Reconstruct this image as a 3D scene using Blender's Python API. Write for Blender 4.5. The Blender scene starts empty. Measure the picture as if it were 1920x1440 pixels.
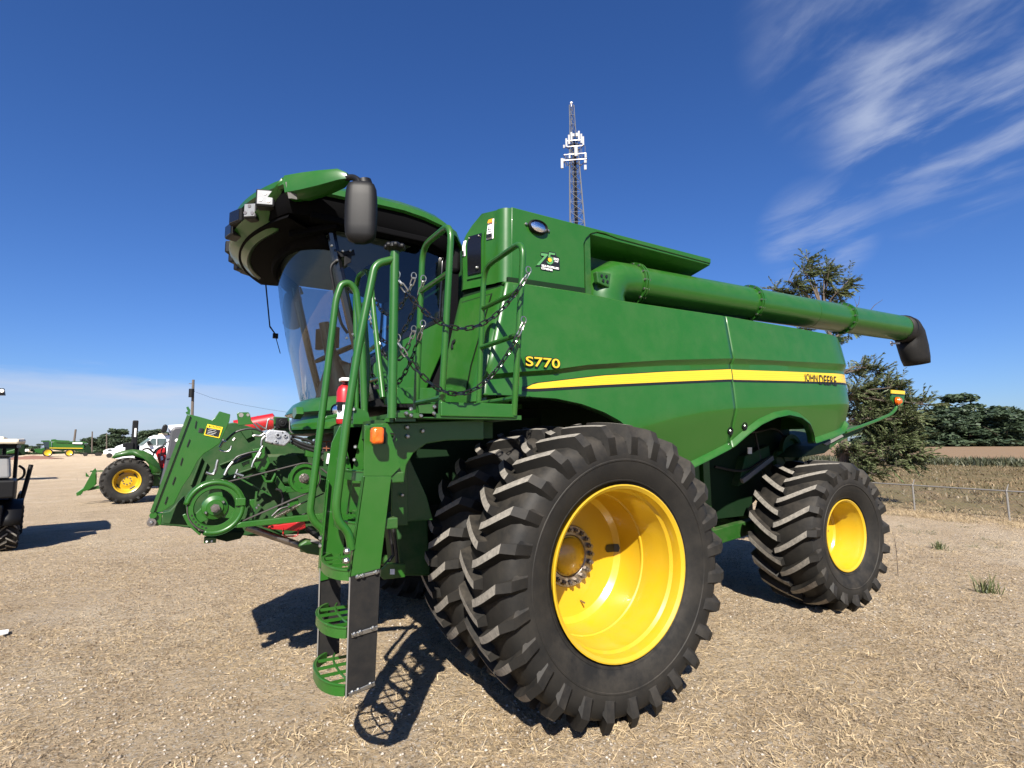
# Combine harvester parked on a dry gravel lot. World axes: X = towards the machine's rear,
# Y = towards the machine's right-hand side, Z = up, metres.
import bpy, math, random
import numpy as np
from mathutils import Vector, Matrix

scene = bpy.context.scene
COL = scene.collection
PI = math.pi
R = math.radians

# ------------------------------------------------------------------ camera
cam_data = bpy.data.cameras.new('camera')
cam_data.sensor_width = 36.0
cam_data.lens = 18.9375
cam_data.clip_start = 0.05
cam_data.clip_end = 4000.0
cam = bpy.data.objects.new('camera', cam_data)
cam.location = (-2.385, -4.96, 1.76)
cam.rotation_euler = (1.6828, 0.00795, -0.52611)
COL.objects.link(cam)
scene.camera = cam

# ------------------------------------------------------------------ sky and sun
SUN_FROM = Vector((-0.64, -1.03, 1.0)).normalized()
SUN_EL = math.asin(SUN_FROM.z)
SUN_ROT = math.atan2(SUN_FROM.x, SUN_FROM.y)
world = bpy.data.worlds.new('World')
scene.world = world
world.use_nodes = True
wt = world.node_tree
wt.nodes.clear()
w_out = wt.nodes.new('ShaderNodeOutputWorld')
w_bg = wt.nodes.new('ShaderNodeBackground')
w_bg.inputs['Strength'].default_value = 0.10
sky = wt.nodes.new('ShaderNodeTexSky')
sky.sky_type = 'NISHITA'
sky.sun_disc = False
sky.sun_elevation = SUN_EL
sky.sun_rotation = SUN_ROT
sky.altitude = 100.0
sky.air_density = 1.0
sky.dust_density = 0.6
sky.ozone_density = 4.0
def wn(kind, **kw):
    n = wt.nodes.new(kind)
    for k, v in kw.items():
        setattr(n, k, v)
    return n
def wmath(op, a, b=None, clamp=False):
    n = wn('ShaderNodeMath', operation=op, use_clamp=clamp)
    for i, v in enumerate((a, b)):
        if v is None:
            continue
        if isinstance(v, (int, float)):
            n.inputs[i].default_value = v
        else:
            wt.links.new(v, n.inputs[i])
    return n.outputs[0]
# thin cirrus: noise stretched over a flat cloud deck (direction divided by height)
geo = wn('ShaderNodeTexCoord')
sep = wn('ShaderNodeSeparateXYZ')
wt.links.new(geo.outputs['Generated'], sep.inputs[0])
zc = wmath('MAXIMUM', sep.outputs[2], 0.02)
dx = wmath('DIVIDE', sep.outputs[0], zc)
dy = wmath('DIVIDE', sep.outputs[1], zc)
comb = wn('ShaderNodeCombineXYZ')
wt.links.new(dx, comb.inputs[0]); wt.links.new(dy, comb.inputs[1])
mp = wn('ShaderNodeMapping')
mp.vector_type = 'TEXTURE'
mp.inputs['Rotation'].default_value = (0, 0, R(77))
mp.inputs['Scale'].default_value = (1.15, 0.60, 1.0)
wt.links.new(comb.outputs[0], mp.inputs[0])
n1 = wn('ShaderNodeTexNoise')
n1.inputs['Scale'].default_value = 2.4; n1.inputs['Detail'].default_value = 8.0
n1.inputs['Roughness'].default_value = 0.56; n1.inputs['Distortion'].default_value = 0.35
wt.links.new(mp.outputs[0], n1.inputs['Vector'])
def dirmask(d, c0, c1):
    """soft cap of cloud cover about a direction"""
    v = Vector(d).normalized()
    dn = wn('ShaderNodeVectorMath', operation='DOT_PRODUCT')
    dn.inputs[1].default_value = v
    wt.links.new(geo.outputs['Generated'], dn.inputs[0])
    mr = wn('ShaderNodeMapRange', interpolation_type='SMOOTHSTEP')
    mr.inputs['From Min'].default_value = c0; mr.inputs['From Max'].default_value = c1
    wt.links.new(dn.outputs['Value'], mr.inputs['Value'])
    return mr.outputs[0]
cap_a = dirmask((0.79, 0.25, 0.58), 0.965, 0.992)
cap_b = dirmask((0.855, 0.30, 0.42), 0.988, 0.998)
cap_c = dirmask((0.825, 0.465, 0.325), 0.9955, 0.9995)
cir = wn('ShaderNodeMapRange', interpolation_type='SMOOTHSTEP')
cir.inputs['From Min'].default_value = 0.36; cir.inputs['From Max'].default_value = 0.76
wt.links.new(n1.outputs[0], cir.inputs['Value'])
hi = wmath('ADD', wmath('ADD', wmath('MULTIPLY', cap_a, 0.50), wmath('MULTIPLY', cap_b, 0.30)), wmath('MULTIPLY', cap_c, 0.38))
hi = wmath('MULTIPLY', hi, cir.outputs[0])
# low stratus bank on the left, widened out of view to add white fill
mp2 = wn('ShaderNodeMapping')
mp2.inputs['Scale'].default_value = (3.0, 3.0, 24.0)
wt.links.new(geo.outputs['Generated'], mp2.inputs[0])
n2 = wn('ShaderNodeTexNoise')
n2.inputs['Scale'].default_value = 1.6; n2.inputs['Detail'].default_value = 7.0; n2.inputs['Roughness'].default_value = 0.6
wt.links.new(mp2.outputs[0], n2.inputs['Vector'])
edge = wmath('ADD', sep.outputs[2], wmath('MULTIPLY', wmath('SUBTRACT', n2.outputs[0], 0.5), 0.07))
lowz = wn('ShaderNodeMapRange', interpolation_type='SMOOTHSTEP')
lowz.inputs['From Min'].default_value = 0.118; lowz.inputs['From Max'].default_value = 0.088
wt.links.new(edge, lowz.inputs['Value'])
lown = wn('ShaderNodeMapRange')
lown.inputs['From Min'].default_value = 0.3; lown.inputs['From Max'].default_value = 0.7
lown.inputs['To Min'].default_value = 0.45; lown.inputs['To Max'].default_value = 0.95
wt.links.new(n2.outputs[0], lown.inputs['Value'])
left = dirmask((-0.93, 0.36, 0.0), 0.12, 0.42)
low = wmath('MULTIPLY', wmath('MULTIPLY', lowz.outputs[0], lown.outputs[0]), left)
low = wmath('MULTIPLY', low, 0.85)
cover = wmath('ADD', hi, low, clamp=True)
cmix = wn('ShaderNodeMix', data_type='RGBA')
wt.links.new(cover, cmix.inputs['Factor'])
hs = wn('ShaderNodeHueSaturation')
hs.inputs['Saturation'].default_value = 1.15
wt.links.new(sky.outputs[0], hs.inputs['Color'])
air = wn('ShaderNodeMix', data_type='RGBA', blend_type='MULTIPLY')
air.inputs['Factor'].default_value = 1.0
wt.links.new(hs.outputs[0], air.inputs[6])
air.inputs[7].default_value = (0.35, 0.415, 0.585, 1)   # clear, dry autumn air
wt.links.new(air.outputs[2], cmix.inputs[6])
cmix.inputs[7].default_value = (2.65, 2.95, 3.65, 1)
wt.links.new(cmix.outputs[2], w_bg.inputs['Color'])
wt.links.new(w_bg.outputs[0], w_out.inputs[0])

sun_data = bpy.data.lights.new('sun', 'SUN')
sun_data.energy = 5.0
sun_data.angle = R(0.53)
sun_data.color = (1.0, 0.94, 0.85)
sun = bpy.data.objects.new('sun', sun_data)
sun.rotation_euler = (-SUN_FROM).to_track_quat('-Z', 'Y').to_euler()
sun.location = (-30, -45, 50)
COL.objects.link(sun)

vs = scene.view_settings
vs.view_transform = 'Standard'
vs.look = 'None'
vs.exposure = 1.2
vs.gamma = 1.0
vs.use_curve_mapping = False
scene.cycles.max_bounces = 8
scene.cycles.transparent_max_bounces = 12
scene.cycles.caustics_reflective = False
scene.cycles.caustics_refractive = False

# ------------------------------------------------------------------ materials
def mat(name, col, rough=0.5, metal=0.0, coat=0.0, spec=0.5, noise=None, bump=None, trans=0.0, coat_rough=0.05, dust=None):
    """noise=(scale, amount, colour2): mottled second colour; bump=(scale, strength, distance);
    dust=(colour, amount, scale): patchy settled dust on upward faces"""
    m = bpy.data.materials.new(name)
    m.use_nodes = True
    nt = m.node_tree
    b = nt.nodes['Principled BSDF']
    b.inputs['Base Color'].default_value = (*col, 1)
    b.inputs['Roughness'].default_value = rough
    b.inputs['Metallic'].default_value = metal
    b.inputs['Coat Weight'].default_value = coat
    b.inputs['Coat Roughness'].default_value = coat_rough
    b.inputs['Specular IOR Level'].default_value = spec
    b.inputs['Transmission Weight'].default_value = trans
    L = nt.links.new
    tc = nt.nodes.new('ShaderNodeTexCoord')
    last = None
    if noise:
        n = nt.nodes.new('ShaderNodeTexNoise')
        n.inputs['Scale'].default_value = noise[0]; n.inputs['Detail'].default_value = 6; n.inputs['Roughness'].default_value = 0.65
        L(tc.outputs['Object'], n.inputs['Vector'])
        mr = nt.nodes.new('ShaderNodeMapRange')
        mr.inputs['From Min'].default_value = 0.35; mr.inputs['From Max'].default_value = 0.7
        mr.inputs['To Max'].default_value = noise[1]
        L(n.outputs[0], mr.inputs['Value'])
        mx = nt.nodes.new('ShaderNodeMix'); mx.data_type = 'RGBA'
        mx.inputs[6].default_value = (*col, 1); mx.inputs[7].default_value = (*noise[2], 1)
        L(mr.outputs[0], mx.inputs[0]); L(mx.outputs[2], b.inputs['Base Color'])
        last = mx.outputs[2]
    if dust:
        ge = nt.nodes.new('ShaderNodeNewGeometry')
        sx = nt.nodes.new('ShaderNodeSeparateXYZ'); L(ge.outputs['Normal'], sx.inputs[0])
        up = nt.nodes.new('ShaderNodeMapRange'); up.inputs['From Min'].default_value = -0.4; up.inputs['From Max'].default_value = 1.0
        L(sx.outputs[2], up.inputs['Value'])
        n = nt.nodes.new('ShaderNodeTexNoise'); n.inputs['Scale'].default_value = dust[2]; n.inputs['Detail'].default_value = 8; n.inputs['Roughness'].default_value = 0.7
        L(tc.outputs['Object'], n.inputs['Vector'])
        mr = nt.nodes.new('ShaderNodeMapRange'); mr.inputs['From Min'].default_value = 0.38; mr.inputs['From Max'].default_value = 0.68; mr.inputs['To Max'].default_value = dust[1]
        L(n.outputs[0], mr.inputs['Value'])
        mu = nt.nodes.new('ShaderNodeMath'); mu.operation = 'MULTIPLY'
        L(up.outputs[0], mu.inputs[0]); L(mr.outputs[0], mu.inputs[1])
        mx = nt.nodes.new('ShaderNodeMix'); mx.data_type = 'RGBA'
        if last: L(last, mx.inputs[6])
        else: mx.inputs[6].default_value = (*col, 1)
        mx.inputs[7].default_value = (*dust[0], 1)
        L(mu.outputs[0], mx.inputs[0]); L(mx.outputs[2], b.inputs['Base Color'])
        ra = nt.nodes.new('ShaderNodeMapRange'); ra.inputs['To Min'].default_value = rough; ra.inputs['To Max'].default_value = 0.85
        L(mu.outputs[0], ra.inputs['Value']); L(ra.outputs[0], b.inputs['Roughness'])
    if bump:
        n = nt.nodes.new('ShaderNodeTexNoise'); n.inputs['Scale'].default_value = bump[0]; n.inputs['Detail'].default_value = 5
        L(tc.outputs['Object'], n.inputs['Vector'])
        bp = nt.nodes.new('ShaderNodeBump'); bp.inputs['Strength'].default_value = bump[1]; bp.inputs['Distance'].default_value = bump[2]
        L(n.outputs[0], bp.inputs['Height']); L(bp.outputs[0], b.inputs['Normal'])
    return m

DUST = (0.30, 0.24, 0.17)
M = {}
M['green'] = mat('green_paint', (0.0122, 0.080, 0.0066), 0.34, coat=0.30, spec=0.42, noise=(3.0, 0.35, (0.0142, 0.086, 0.0085)), bump=(1.6, 0.05, 0.05), dust=(DUST, 0.10, 5.0))
M['green_dark'] = mat('green_frame_paint', (0.0100, 0.064, 0.0065), 0.42, coat=0.1, spec=0.4, noise=(6.0, 0.5, (0.013, 0.077, 0.0105)), dust=(DUST, 0.22, 9.0))
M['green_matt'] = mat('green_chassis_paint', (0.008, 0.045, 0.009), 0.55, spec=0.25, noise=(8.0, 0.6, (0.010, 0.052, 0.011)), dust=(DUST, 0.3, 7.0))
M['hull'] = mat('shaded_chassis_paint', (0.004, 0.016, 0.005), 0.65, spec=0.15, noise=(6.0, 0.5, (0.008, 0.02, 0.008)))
M['yellow'] = mat('yellow_rim_paint', (0.46, 0.29, 0.011), 0.3, coat=0.4, noise=(4.0, 0.3, (0.42, 0.265, 0.010)), dust=(DUST, 0.12, 6.0))
M['stripe'] = mat('yellow_decal', (0.56, 0.37, 0.018), 0.35, coat=0.3)
M['rubber'] = mat('tyre_rubber', (0.0095, 0.0092, 0.0086), 0.6, spec=0.22, noise=(5.0, 0.7, (0.016, 0.015, 0.013)), dust=((0.10, 0.084, 0.064), 0.42, 7.0), bump=(60.0, 0.15, 0.004))
M['rubber_worn'] = mat('worn_lug_rubber', (0.145, 0.135, 0.118), 0.8, spec=0.2, noise=(30.0, 0.9, (0.29, 0.265, 0.225)), bump=(80.0, 0.3, 0.004))
M['black'] = mat('black_plastic', (0.0055, 0.0055, 0.006), 0.50, spec=0.22, noise=(30.0, 0.5, (0.008, 0.008, 0.0085)), bump=(250.0, 0.1, 0.001))
M['black_gloss'] = mat('black_gloss_trim', (0.006, 0.006, 0.007), 0.15, coat=0.3)
M['soffit'] = mat('soffit_plastic', (0.003, 0.003, 0.0034), 0.8, spec=0.04)
M['lamp'] = mat('frosted_lamp', (0.20, 0.205, 0.21), 0.3, coat=0.5, noise=(60.0, 0.5, (0.14, 0.145, 0.15)))
M['black_flap'] = mat('black_rubber_sheet', (0.0075, 0.0075, 0.0075), 0.6, spec=0.25, noise=(9.0, 0.5, (0.011, 0.0105, 0.010)), dust=(DUST, 0.10, 12.0))
M['hose'] = mat('black_hose', (0.012, 0.012, 0.012), 0.45)
M['belt'] = mat('rubber_belt', (0.035, 0.030, 0.027), 0.7)
M['zinc'] = mat('zinc_plate', (0.40, 0.40, 0.38), 0.38, metal=1.0, noise=(25.0, 0.5, (0.28, 0.28, 0.26)))
M['alu'] = mat('cast_aluminium', (0.50, 0.51, 0.52), 0.45, metal=0.85, noise=(18.0, 0.7, (0.34, 0.35, 0.36)), bump=(90.0, 0.3, 0.004))
M['chrome'] = mat('lamp_reflector', (0.8, 0.82, 0.84), 0.12, metal=1.0, bump=(70.0, 0.5, 0.006))
M['amber'] = mat('amber_lens', (0.62, 0.085, 0.004), 0.15, coat=0.6, noise=(40.0, 0.6, (0.75, 0.15, 0.008)), bump=(90.0, 0.5, 0.006))
M['red'] = mat('red_paint', (0.33, 0.008, 0.011), 0.4, coat=0.2)
M['white'] = mat('white_label', (0.78, 0.78, 0.76), 0.5)
M['white_paint'] = mat('white_paint', (0.78, 0.79, 0.80), 0.3, coat=0.5, dust=(DUST, 0.15, 3.0))
M['decal_black'] = mat('black_decal', (0.008, 0.008, 0.008), 0.4)
M['decal_green'] = mat('pale_green_decal', (0.07, 0.22, 0.075), 0.4)
M['decal_white'] = mat('white_decal', (0.80, 0.80, 0.78), 0.4)
M['decal_yellow'] = mat('yellow_caution_decal', (0.88, 0.58, 0.02), 0.4)
M['grey_plastic'] = mat('grey_plastic', (0.035, 0.037, 0.043), 0.5, noise=(5.0, 0.4, (0.05, 0.05, 0.055)), bump=(200.0, 0.1, 0.001))
M['seat'] = mat('dark_seat_cloth', (0.018, 0.018, 0.02), 0.85, bump=(120.0, 0.3, 0.003))
M['trim'] = mat('tan_cab_lining', (0.20, 0.18, 0.14), 0.85, noise=(5.0, 0.6, (0.15, 0.14, 0.11)))
M['cab_grey'] = mat('grey_cab_trim', (0.10, 0.095, 0.085), 0.7, noise=(6.0, 0.5, (0.07, 0.066, 0.06)))
M['shaft'] = mat('bare_steel', (0.28, 0.26, 0.24), 0.4, metal=0.9, noise=(20.0, 0.7, (0.16, 0.12, 0.09)))
M['tower_steel'] = mat('dull_tower_steel', (0.09, 0.095, 0.105), 0.6, noise=(3.0, 0.6, (0.06, 0.065, 0.07)))
M['galv'] = mat('galvanised_steel', (0.20, 0.19, 0.175), 0.65, metal=0.2, noise=(12.0, 0.5, (0.15, 0.14, 0.125)))
M['wood'] = mat('weathered_wood', (0.10, 0.08, 0.065), 0.85, noise=(8.0, 0.8, (0.06, 0.05, 0.04)))
M['bark'] = mat('bark', (0.10, 0.075, 0.055), 0.9, noise=(8.0, 0.8, (0.05, 0.04, 0.03)), bump=(20.0, 0.5, 0.02))
M['cream'] = mat('cream_canopy', (0.70, 0.62, 0.47), 0.55, noise=(3.0, 0.4, (0.60, 0.52, 0.38)))
M['utv_grey'] = mat('grey_tailgate', (0.17, 0.17, 0.17), 0.45, dust=(DUST, 0.4, 4.0))
M['soil'] = mat('red_soil', (0.22, 0.11, 0.075), 0.95, noise=(3.0, 0.8, (0.16, 0.08, 0.055)))

def glass_mat(name, tint, refl=0.06, rough=0.0):
    m = bpy.data.materials.new(name); m.use_nodes = True
    nt = m.node_tree; nt.nodes.clear()
    o = nt.nodes.new('ShaderNodeOutputMaterial')
    t = nt.nodes.new('ShaderNodeBsdfTransparent'); t.inputs[0].default_value = (*tint, 1)
    g = nt.nodes.new('ShaderNodeBsdfGlossy'); g.inputs['Roughness'].default_value = rough
    lw = nt.nodes.new('ShaderNodeLayerWeight'); lw.inputs[0].default_value = 0.5
    f = nt.nodes.new('ShaderNodeMath'); f.operation = 'POWER'; f.inputs[1].default_value = 5.0   # Schlick reflectance, same from both sides
    nt.links.new(lw.outputs['Facing'], f.inputs[0])
    mr = nt.nodes.new('ShaderNodeMapRange'); mr.inputs['To Min'].default_value = refl; mr.inputs['To Max'].default_value = 1.0
    x = nt.nodes.new('ShaderNodeMixShader')
    nt.links.new(f.outputs[0], mr.inputs['Value']); nt.links.new(mr.outputs[0], x.inputs[0])
    nt.links.new(t.outputs[0], x.inputs[1]); nt.links.new(g.outputs[0], x.inputs[2])
    nt.links.new(x.outputs[0], o.inputs[0])
    return m
M['glass'] = glass_mat('tinted_cab_glass', (0.50, 0.61, 0.65), 0.07)
M['car_glass'] = glass_mat('car_glass', (0.30, 0.36, 0.36), 0.08)

def leaf_mat(name, c1, c2, scale=0.6):
    m = bpy.data.materials.new(name); m.use_nodes = True
    nt = m.node_tree; nt.nodes.clear()
    L = nt.links.new
    o = nt.nodes.new('ShaderNodeOutputMaterial')
    tc = nt.nodes.new('ShaderNodeTexCoord')
    n = nt.nodes.new('ShaderNodeTexNoise'); n.inputs['Scale'].default_value = scale; n.inputs['Detail'].default_value = 4
    L(tc.outputs['Object'], n.inputs['Vector'])
    gi = nt.nodes.new('ShaderNodeNewGeometry')
    ad = nt.nodes.new('ShaderNodeMath'); ad.operation = 'ADD'
    mu = nt.nodes.new('ShaderNodeMath'); mu.operation = 'MULTIPLY'; mu.inputs[1].default_value = 0.45
    L(gi.outputs['Random Per Island'], mu.inputs[0])
    L(n.outputs[0], ad.inputs[0]); L(mu.outputs[0], ad.inputs[1])
    mr = nt.nodes.new('ShaderNodeMapRange'); mr.inputs['From Min'].default_value = 0.45; mr.inputs['From Max'].default_value = 1.0
    L(ad.outputs[0], mr.inputs['Value'])
    mx = nt.nodes.new('ShaderNodeMix'); mx.data_type = 'RGBA'
    mx.inputs[6].default_value = (*c1, 1); mx.inputs[7].default_value = (*c2, 1)
    L(mr.outputs[0], mx.inputs[0])
    d = nt.nodes.new('ShaderNodeBsdfPrincipled'); d.inputs['Roughness'].default_value = 0.55
    L(mx.outputs[2], d.inputs['Base Color'])
    t = nt.nodes.new('ShaderNodeBsdfTranslucent'); L(mx.outputs[2], t.inputs[0])
    x = nt.nodes.new('ShaderNodeMixShader'); x.inputs[0].default_value = 0.25
    L(d.outputs[0], x.inputs[1]); L(t.outputs[0], x.inputs[2]); L(x.outputs[0], o.inputs[0])
    return m
M['leaf'] = leaf_mat('grey_green_leaves', (0.070, 0.095, 0.036), (0.165, 0.190, 0.085))
M['leaf_far'] = leaf_mat('far_tree_leaves', (0.030, 0.052, 0.028), (0.075, 0.108, 0.055), 0.25)
M['straw'] = leaf_mat('dry_straw', (0.27, 0.195, 0.11), (0.58, 0.455, 0.275), 3.0)
M['chaff'] = leaf_mat('brown_chaff', (0.14, 0.095, 0.055), (0.50, 0.385, 0.24), 6.0)
M['weed'] = leaf_mat('green_weed', (0.06, 0.08, 0.03), (0.13, 0.14, 0.05), 3.0)

# ------------------------------------------------------------------ mesh helpers
def V(*a): return Vector(a)

class MB:
    """collects shapes, builds ONE mesh object"""
    def __init__(s):
        s.v = []; s.f = []; s.mi = []; s.m = 0
    def add(s, verts, faces):
        o = len(s.v)
        s.v.extend([tuple(p) for p in verts])
        for f in faces:
            s.f.append([i + o for i in f]); s.mi.append(s.m)
        return s
    def box(s, c, d, rot=None):
        hx, hy, hz = d[0]/2, d[1]/2, d[2]/2
        pts = [V(x, y, z) for z in (-hz, hz) for y in (-hy, hy) for x in (-hx, hx)]
        if rot is not None:
            pts = [rot @ p for p in pts]
        c = Vector(c)
        return s.add([p + c for p in pts], [(0,2,3,1),(4,5,7,6),(0,1,5,4),(2,6,7,3),(0,4,6,2),(1,3,7,5)])
    def box2(s, a, b):
        return s.box([(a[i]+b[i])/2 for i in range(3)], [abs(b[i]-a[i]) for i in range(3)])
    def bar(s, a, b, w, h, up=(0,0,1)):
        """rectangular bar from a to b"""
        a, b = Vector(a), Vector(b); d = b - a; L = d.length
        x = d.normalized(); u = Vector(up)
        y = u.cross(x)
        if y.length < 1e-4: y = V(0,1,0).cross(x)
        y.normalize(); z = x.cross(y)
        rot = Matrix((x, y, z)).transposed()
        return s.box((a+b)/2, (L, w, h), rot)
    def prism(s, poly, ext):
        """polygon (3D points) extruded along vector ext"""
        n = len(poly); e = Vector(ext)
        a = [Vector(p) for p in poly]
        nrm = sum(((a[i]-a[0]).cross(a[(i+1) % n]-a[0]) for i in range(1, n-1)), V(0,0,0))
        if nrm.dot(e) > 0: a.reverse()
        vs_ = a + [p + e for p in a]
        fs = [list(range(n)), list(range(2*n-1, n-1, -1))]
        fs += [[(i+1) % n, i, i+n, (i+1) % n + n] for i in range(n)]
        return s.add(vs_, fs)
    def tube(s, path, r, n=10, closed=False, caps=True):
        P = [Vector(p) for p in path]; k = len(P)
        rs = r if isinstance(r, (list, tuple)) else [r]*k
        T = []
        for i in range(k):
            if closed: t = P[(i+1) % k] - P[(i-1) % k]
            else: t = P[min(i+1, k-1)] - P[max(i-1, 0)]
            T.append(t.normalized())
        u = T[0].orthogonal().normalized()
        vs_ = []
        for i in range(k):
            u = (u - T[i]*u.dot(T[i]))
            u = u.normalized() if u.length > 1e-6 else T[i].orthogonal().normalized()
            w = T[i].cross(u)
            for j in range(n):
                a = 2*PI*j/n
                vs_.append(P[i] + (u*math.cos(a) + w*math.sin(a))*rs[i])
        fs = []
        for i in range(k if closed else k-1):
            i2 = (i+1) % k
            for j in range(n):
                fs.append([i*n+j, i*n+(j+1) % n, i2*n+(j+1) % n, i2*n+j])
        if caps and not closed:
            fs.append(list(range(n-1, -1, -1))); fs.append([(k-1)*n+j for j in range(n)])
        return s.add(vs_, fs)
    def cyl(s, a, b, r, n=20, r2=None):
        return s.tube([a, b], [r, r if r2 is None else r2], n)
    def lathe(s, prof, o, axis, n=48, closed=False, arc=None):
        """prof: (radius, offset along axis)"""
        o = Vector(o); ax = Vector(axis).normalized()
        u = ax.orthogonal().normalized()
        if abs(ax.z) < 0.9: u = V(0,0,1).cross(ax).normalized()
        w = ax.cross(u)
        vs_ = []; m = len(prof)
        full = arc is None
        a0, a1 = (0, 2*PI) if full else arc
        cols = n if full else n+1
        for i in range(cols):
            a = a0 + (a1-a0)*i/n
            d = u*math.cos(a) + w*math.sin(a)
            for (r, h) in prof: vs_.append(o + d*r + ax*h)
        fs = []
        for i in range(n):
            i2 = (i+1) % cols
            for j in range(m if closed else m-1):
                j2 = (j+1) % m
                fs.append([i*m+j, i2*m+j, i2*m+j2, i*m+j2])
        return s.add(vs_, fs)
    def sphere(s, c, r, n=12, m=8, sc=(1,1,1)):
        c = Vector(c); vs_ = []; fs = []
        for i in range(m+1):
            t = PI*i/m
            for j in range(n):
                a = 2*PI*j/n
                vs_.append(c + V(r*sc[0]*math.sin(t)*math.cos(a), r*sc[1]*math.sin(t)*math.sin(a), r*sc[2]*math.cos(t)))
        for i in range(m):
            for j in range(n):
                fs.append([i*n+j, (i+1)*n+j, (i+1)*n+(j+1) % n, i*n+(j+1) % n])
        return s.add(vs_, fs)
    def grid(s, rows, flip=False):
        """rows of equal-length point lists -> sheet"""
        m = len(rows[0]); o = [p for r in rows for p in r]; fs = []
        for i in range(len(rows)-1):
            for j in range(m-1):
                q = [i*m+j, i*m+j+1, (i+1)*m+j+1, (i+1)*m+j]
                fs.append(q[::-1] if flip else q)
        return s.add(o, fs)
    def bolt(s, p, ax, r=0.012, h=0.012):
        p = Vector(p); ax = Vector(ax).normalized()
        return s.tube([p, p+ax*h*0.6, p+ax*h], [r, r, r*0.6], 8)
    def build(s, name, mats, parent=None, smooth=35, bevel=0, solid=0, loc=None, rot=None, solid_off=-1):
        me = bpy.data.meshes.new(name)
        me.from_pydata(s.v, [], s.f)
        if not isinstance(mats, (list, tuple)): mats = [mats]
        for m_ in mats: me.materials.append(m_)
        if len(mats) > 1: me.polygons.foreach_set('material_index', s.mi)
        if smooth:
            me.polygons.foreach_set('use_smooth', [True]*len(me.polygons))
            try: me.set_sharp_from_angle(angle=R(smooth))
            except Exception: pass
        me.update()
        o = bpy.data.objects.new(name, me); COL.objects.link(o)
        if parent is not None: o.parent = parent
        if loc: o.location = loc
        if rot: o.rotation_euler = rot
        if solid:
            md = o.modifiers.new('thickness', 'SOLIDIFY'); md.thickness = solid; md.offset = solid_off
        if bevel:
            md = o.modifiers.new('edges', 'BEVEL'); md.width = bevel; md.segments = 2; md.limit_method = 'ANGLE'; md.angle_limit = R(40)
            md.harden_normals = False
        return o

def empty(name, loc=(0,0,0), rz=0.0, parent=None):
    o = bpy.data.objects.new(name, None); COL.objects.link(o)
    o.location = loc; o.rotation_euler = (0, 0, rz); o.empty_display_size = 0.2
    if parent: o.parent = parent
    return o
def tag(o, label=None, cat=None, group=None, kind=None):
    if label: o['label'] = label
    if cat: o['category'] = cat
    if group: o['group'] = group
    if kind: o['kind'] = kind
    return o
def dup(o, parent=None):
    c = o.copy(); COL.objects.link(c)
    if parent is not None: c.parent = parent
    for ch in [k for k in o.children]: dup(ch, c)
    return c
def smooth_path(pts, rad, seg=5):
    """round the corners of a polyline"""
    P = [Vector(p) for p in pts]; out = [P[0]]
    for i in range(1, len(P)-1):
        a, b, c = P[i-1], P[i], P[i+1]
        d1, d2 = (a-b), (c-b)
        r = min(rad, d1.length*0.45, d2.length*0.45)
        p, q = b + d1.normalized()*r, b + d2.normalized()*r
        for k in range(seg+1):
            t = k/seg
            out.append(p*(1-t)**2 + b*2*t*(1-t) + q*t*t)
    out.append(P[-1]); return out
def text_obj(name, txt, m, parent, loc, rot, height, width=None, bold=0.0, shear=0.0, depth=0.0, align='LEFT'):
    c = bpy.data.curves.new(name, 'FONT'); c.body = txt; c.size = 1.0; c.offset = bold; c.shear = shear; c.resolution_u = 4
    c.extrude = 0.0; c.align_x = align
    t = bpy.data.objects.new('tmp', c); COL.objects.link(t)
    dg = bpy.context.evaluated_depsgraph_get(); dg.update()
    me = bpy.data.meshes.new_from_object(t.evaluated_get(dg))
    bpy.data.objects.remove(t)
    n = len(me.vertices); a = np.zeros(n*3, 'f'); me.vertices.foreach_get('co', a); a = a.reshape(-1, 3)
    mn, mx = a.min(0), a.max(0)
    k = height/max(1e-6, mx[1]-mn[1]); kx = k if width is None else width/max(1e-6, mx[0]-mn[0])
    a[:, 1] = (a[:, 1]-mn[1])*k
    a[:, 0] = (a[:, 0]-mn[0])*kx if align == 'LEFT' else (a[:, 0]-(mn[0]+mx[0])/2)*kx
    me.vertices.foreach_set('co', a.ravel()); me.materials.clear(); me.materials.append(m); me.update()
    me.name = name
    o = bpy.data.objects.new(name, me); COL.objects.link(o); o.parent = parent; o.location = loc; o.rotation_euler = rot
    return o
def np_mesh(name, verts, faces, m, parent=None, smooth=False):
    """fast mesh from numpy arrays (faces: n x 3 or n x 4)"""
    me = bpy.data.meshes.new(name)
    nv, nf, k = len(verts), len(faces), faces.shape[1]
    me.vertices.add(nv); me.vertices.foreach_set('co', np.ascontiguousarray(verts, 'f').ravel())
    me.loops.add(nf*k); me.loops.foreach_set('vertex_index', np.ascontiguousarray(faces, 'i').ravel())
    me.polygons.add(nf); me.polygons.foreach_set('loop_start', np.arange(nf, dtype='i')*k)
    try: me.polygons.foreach_set('loop_total', np.full(nf, k, 'i'))
    except Exception: pass
    if smooth: me.polygons.foreach_set('use_smooth', np.ones(nf, bool))
    me.materials.append(m); me.update(calc_edges=True); me.validate()
    o = bpy.data.objects.new(name, me); COL.objects.link(o)
    if parent is not None: o.parent = parent
    return o
rng = np.random.default_rng(7)
random.seed(7)

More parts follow.
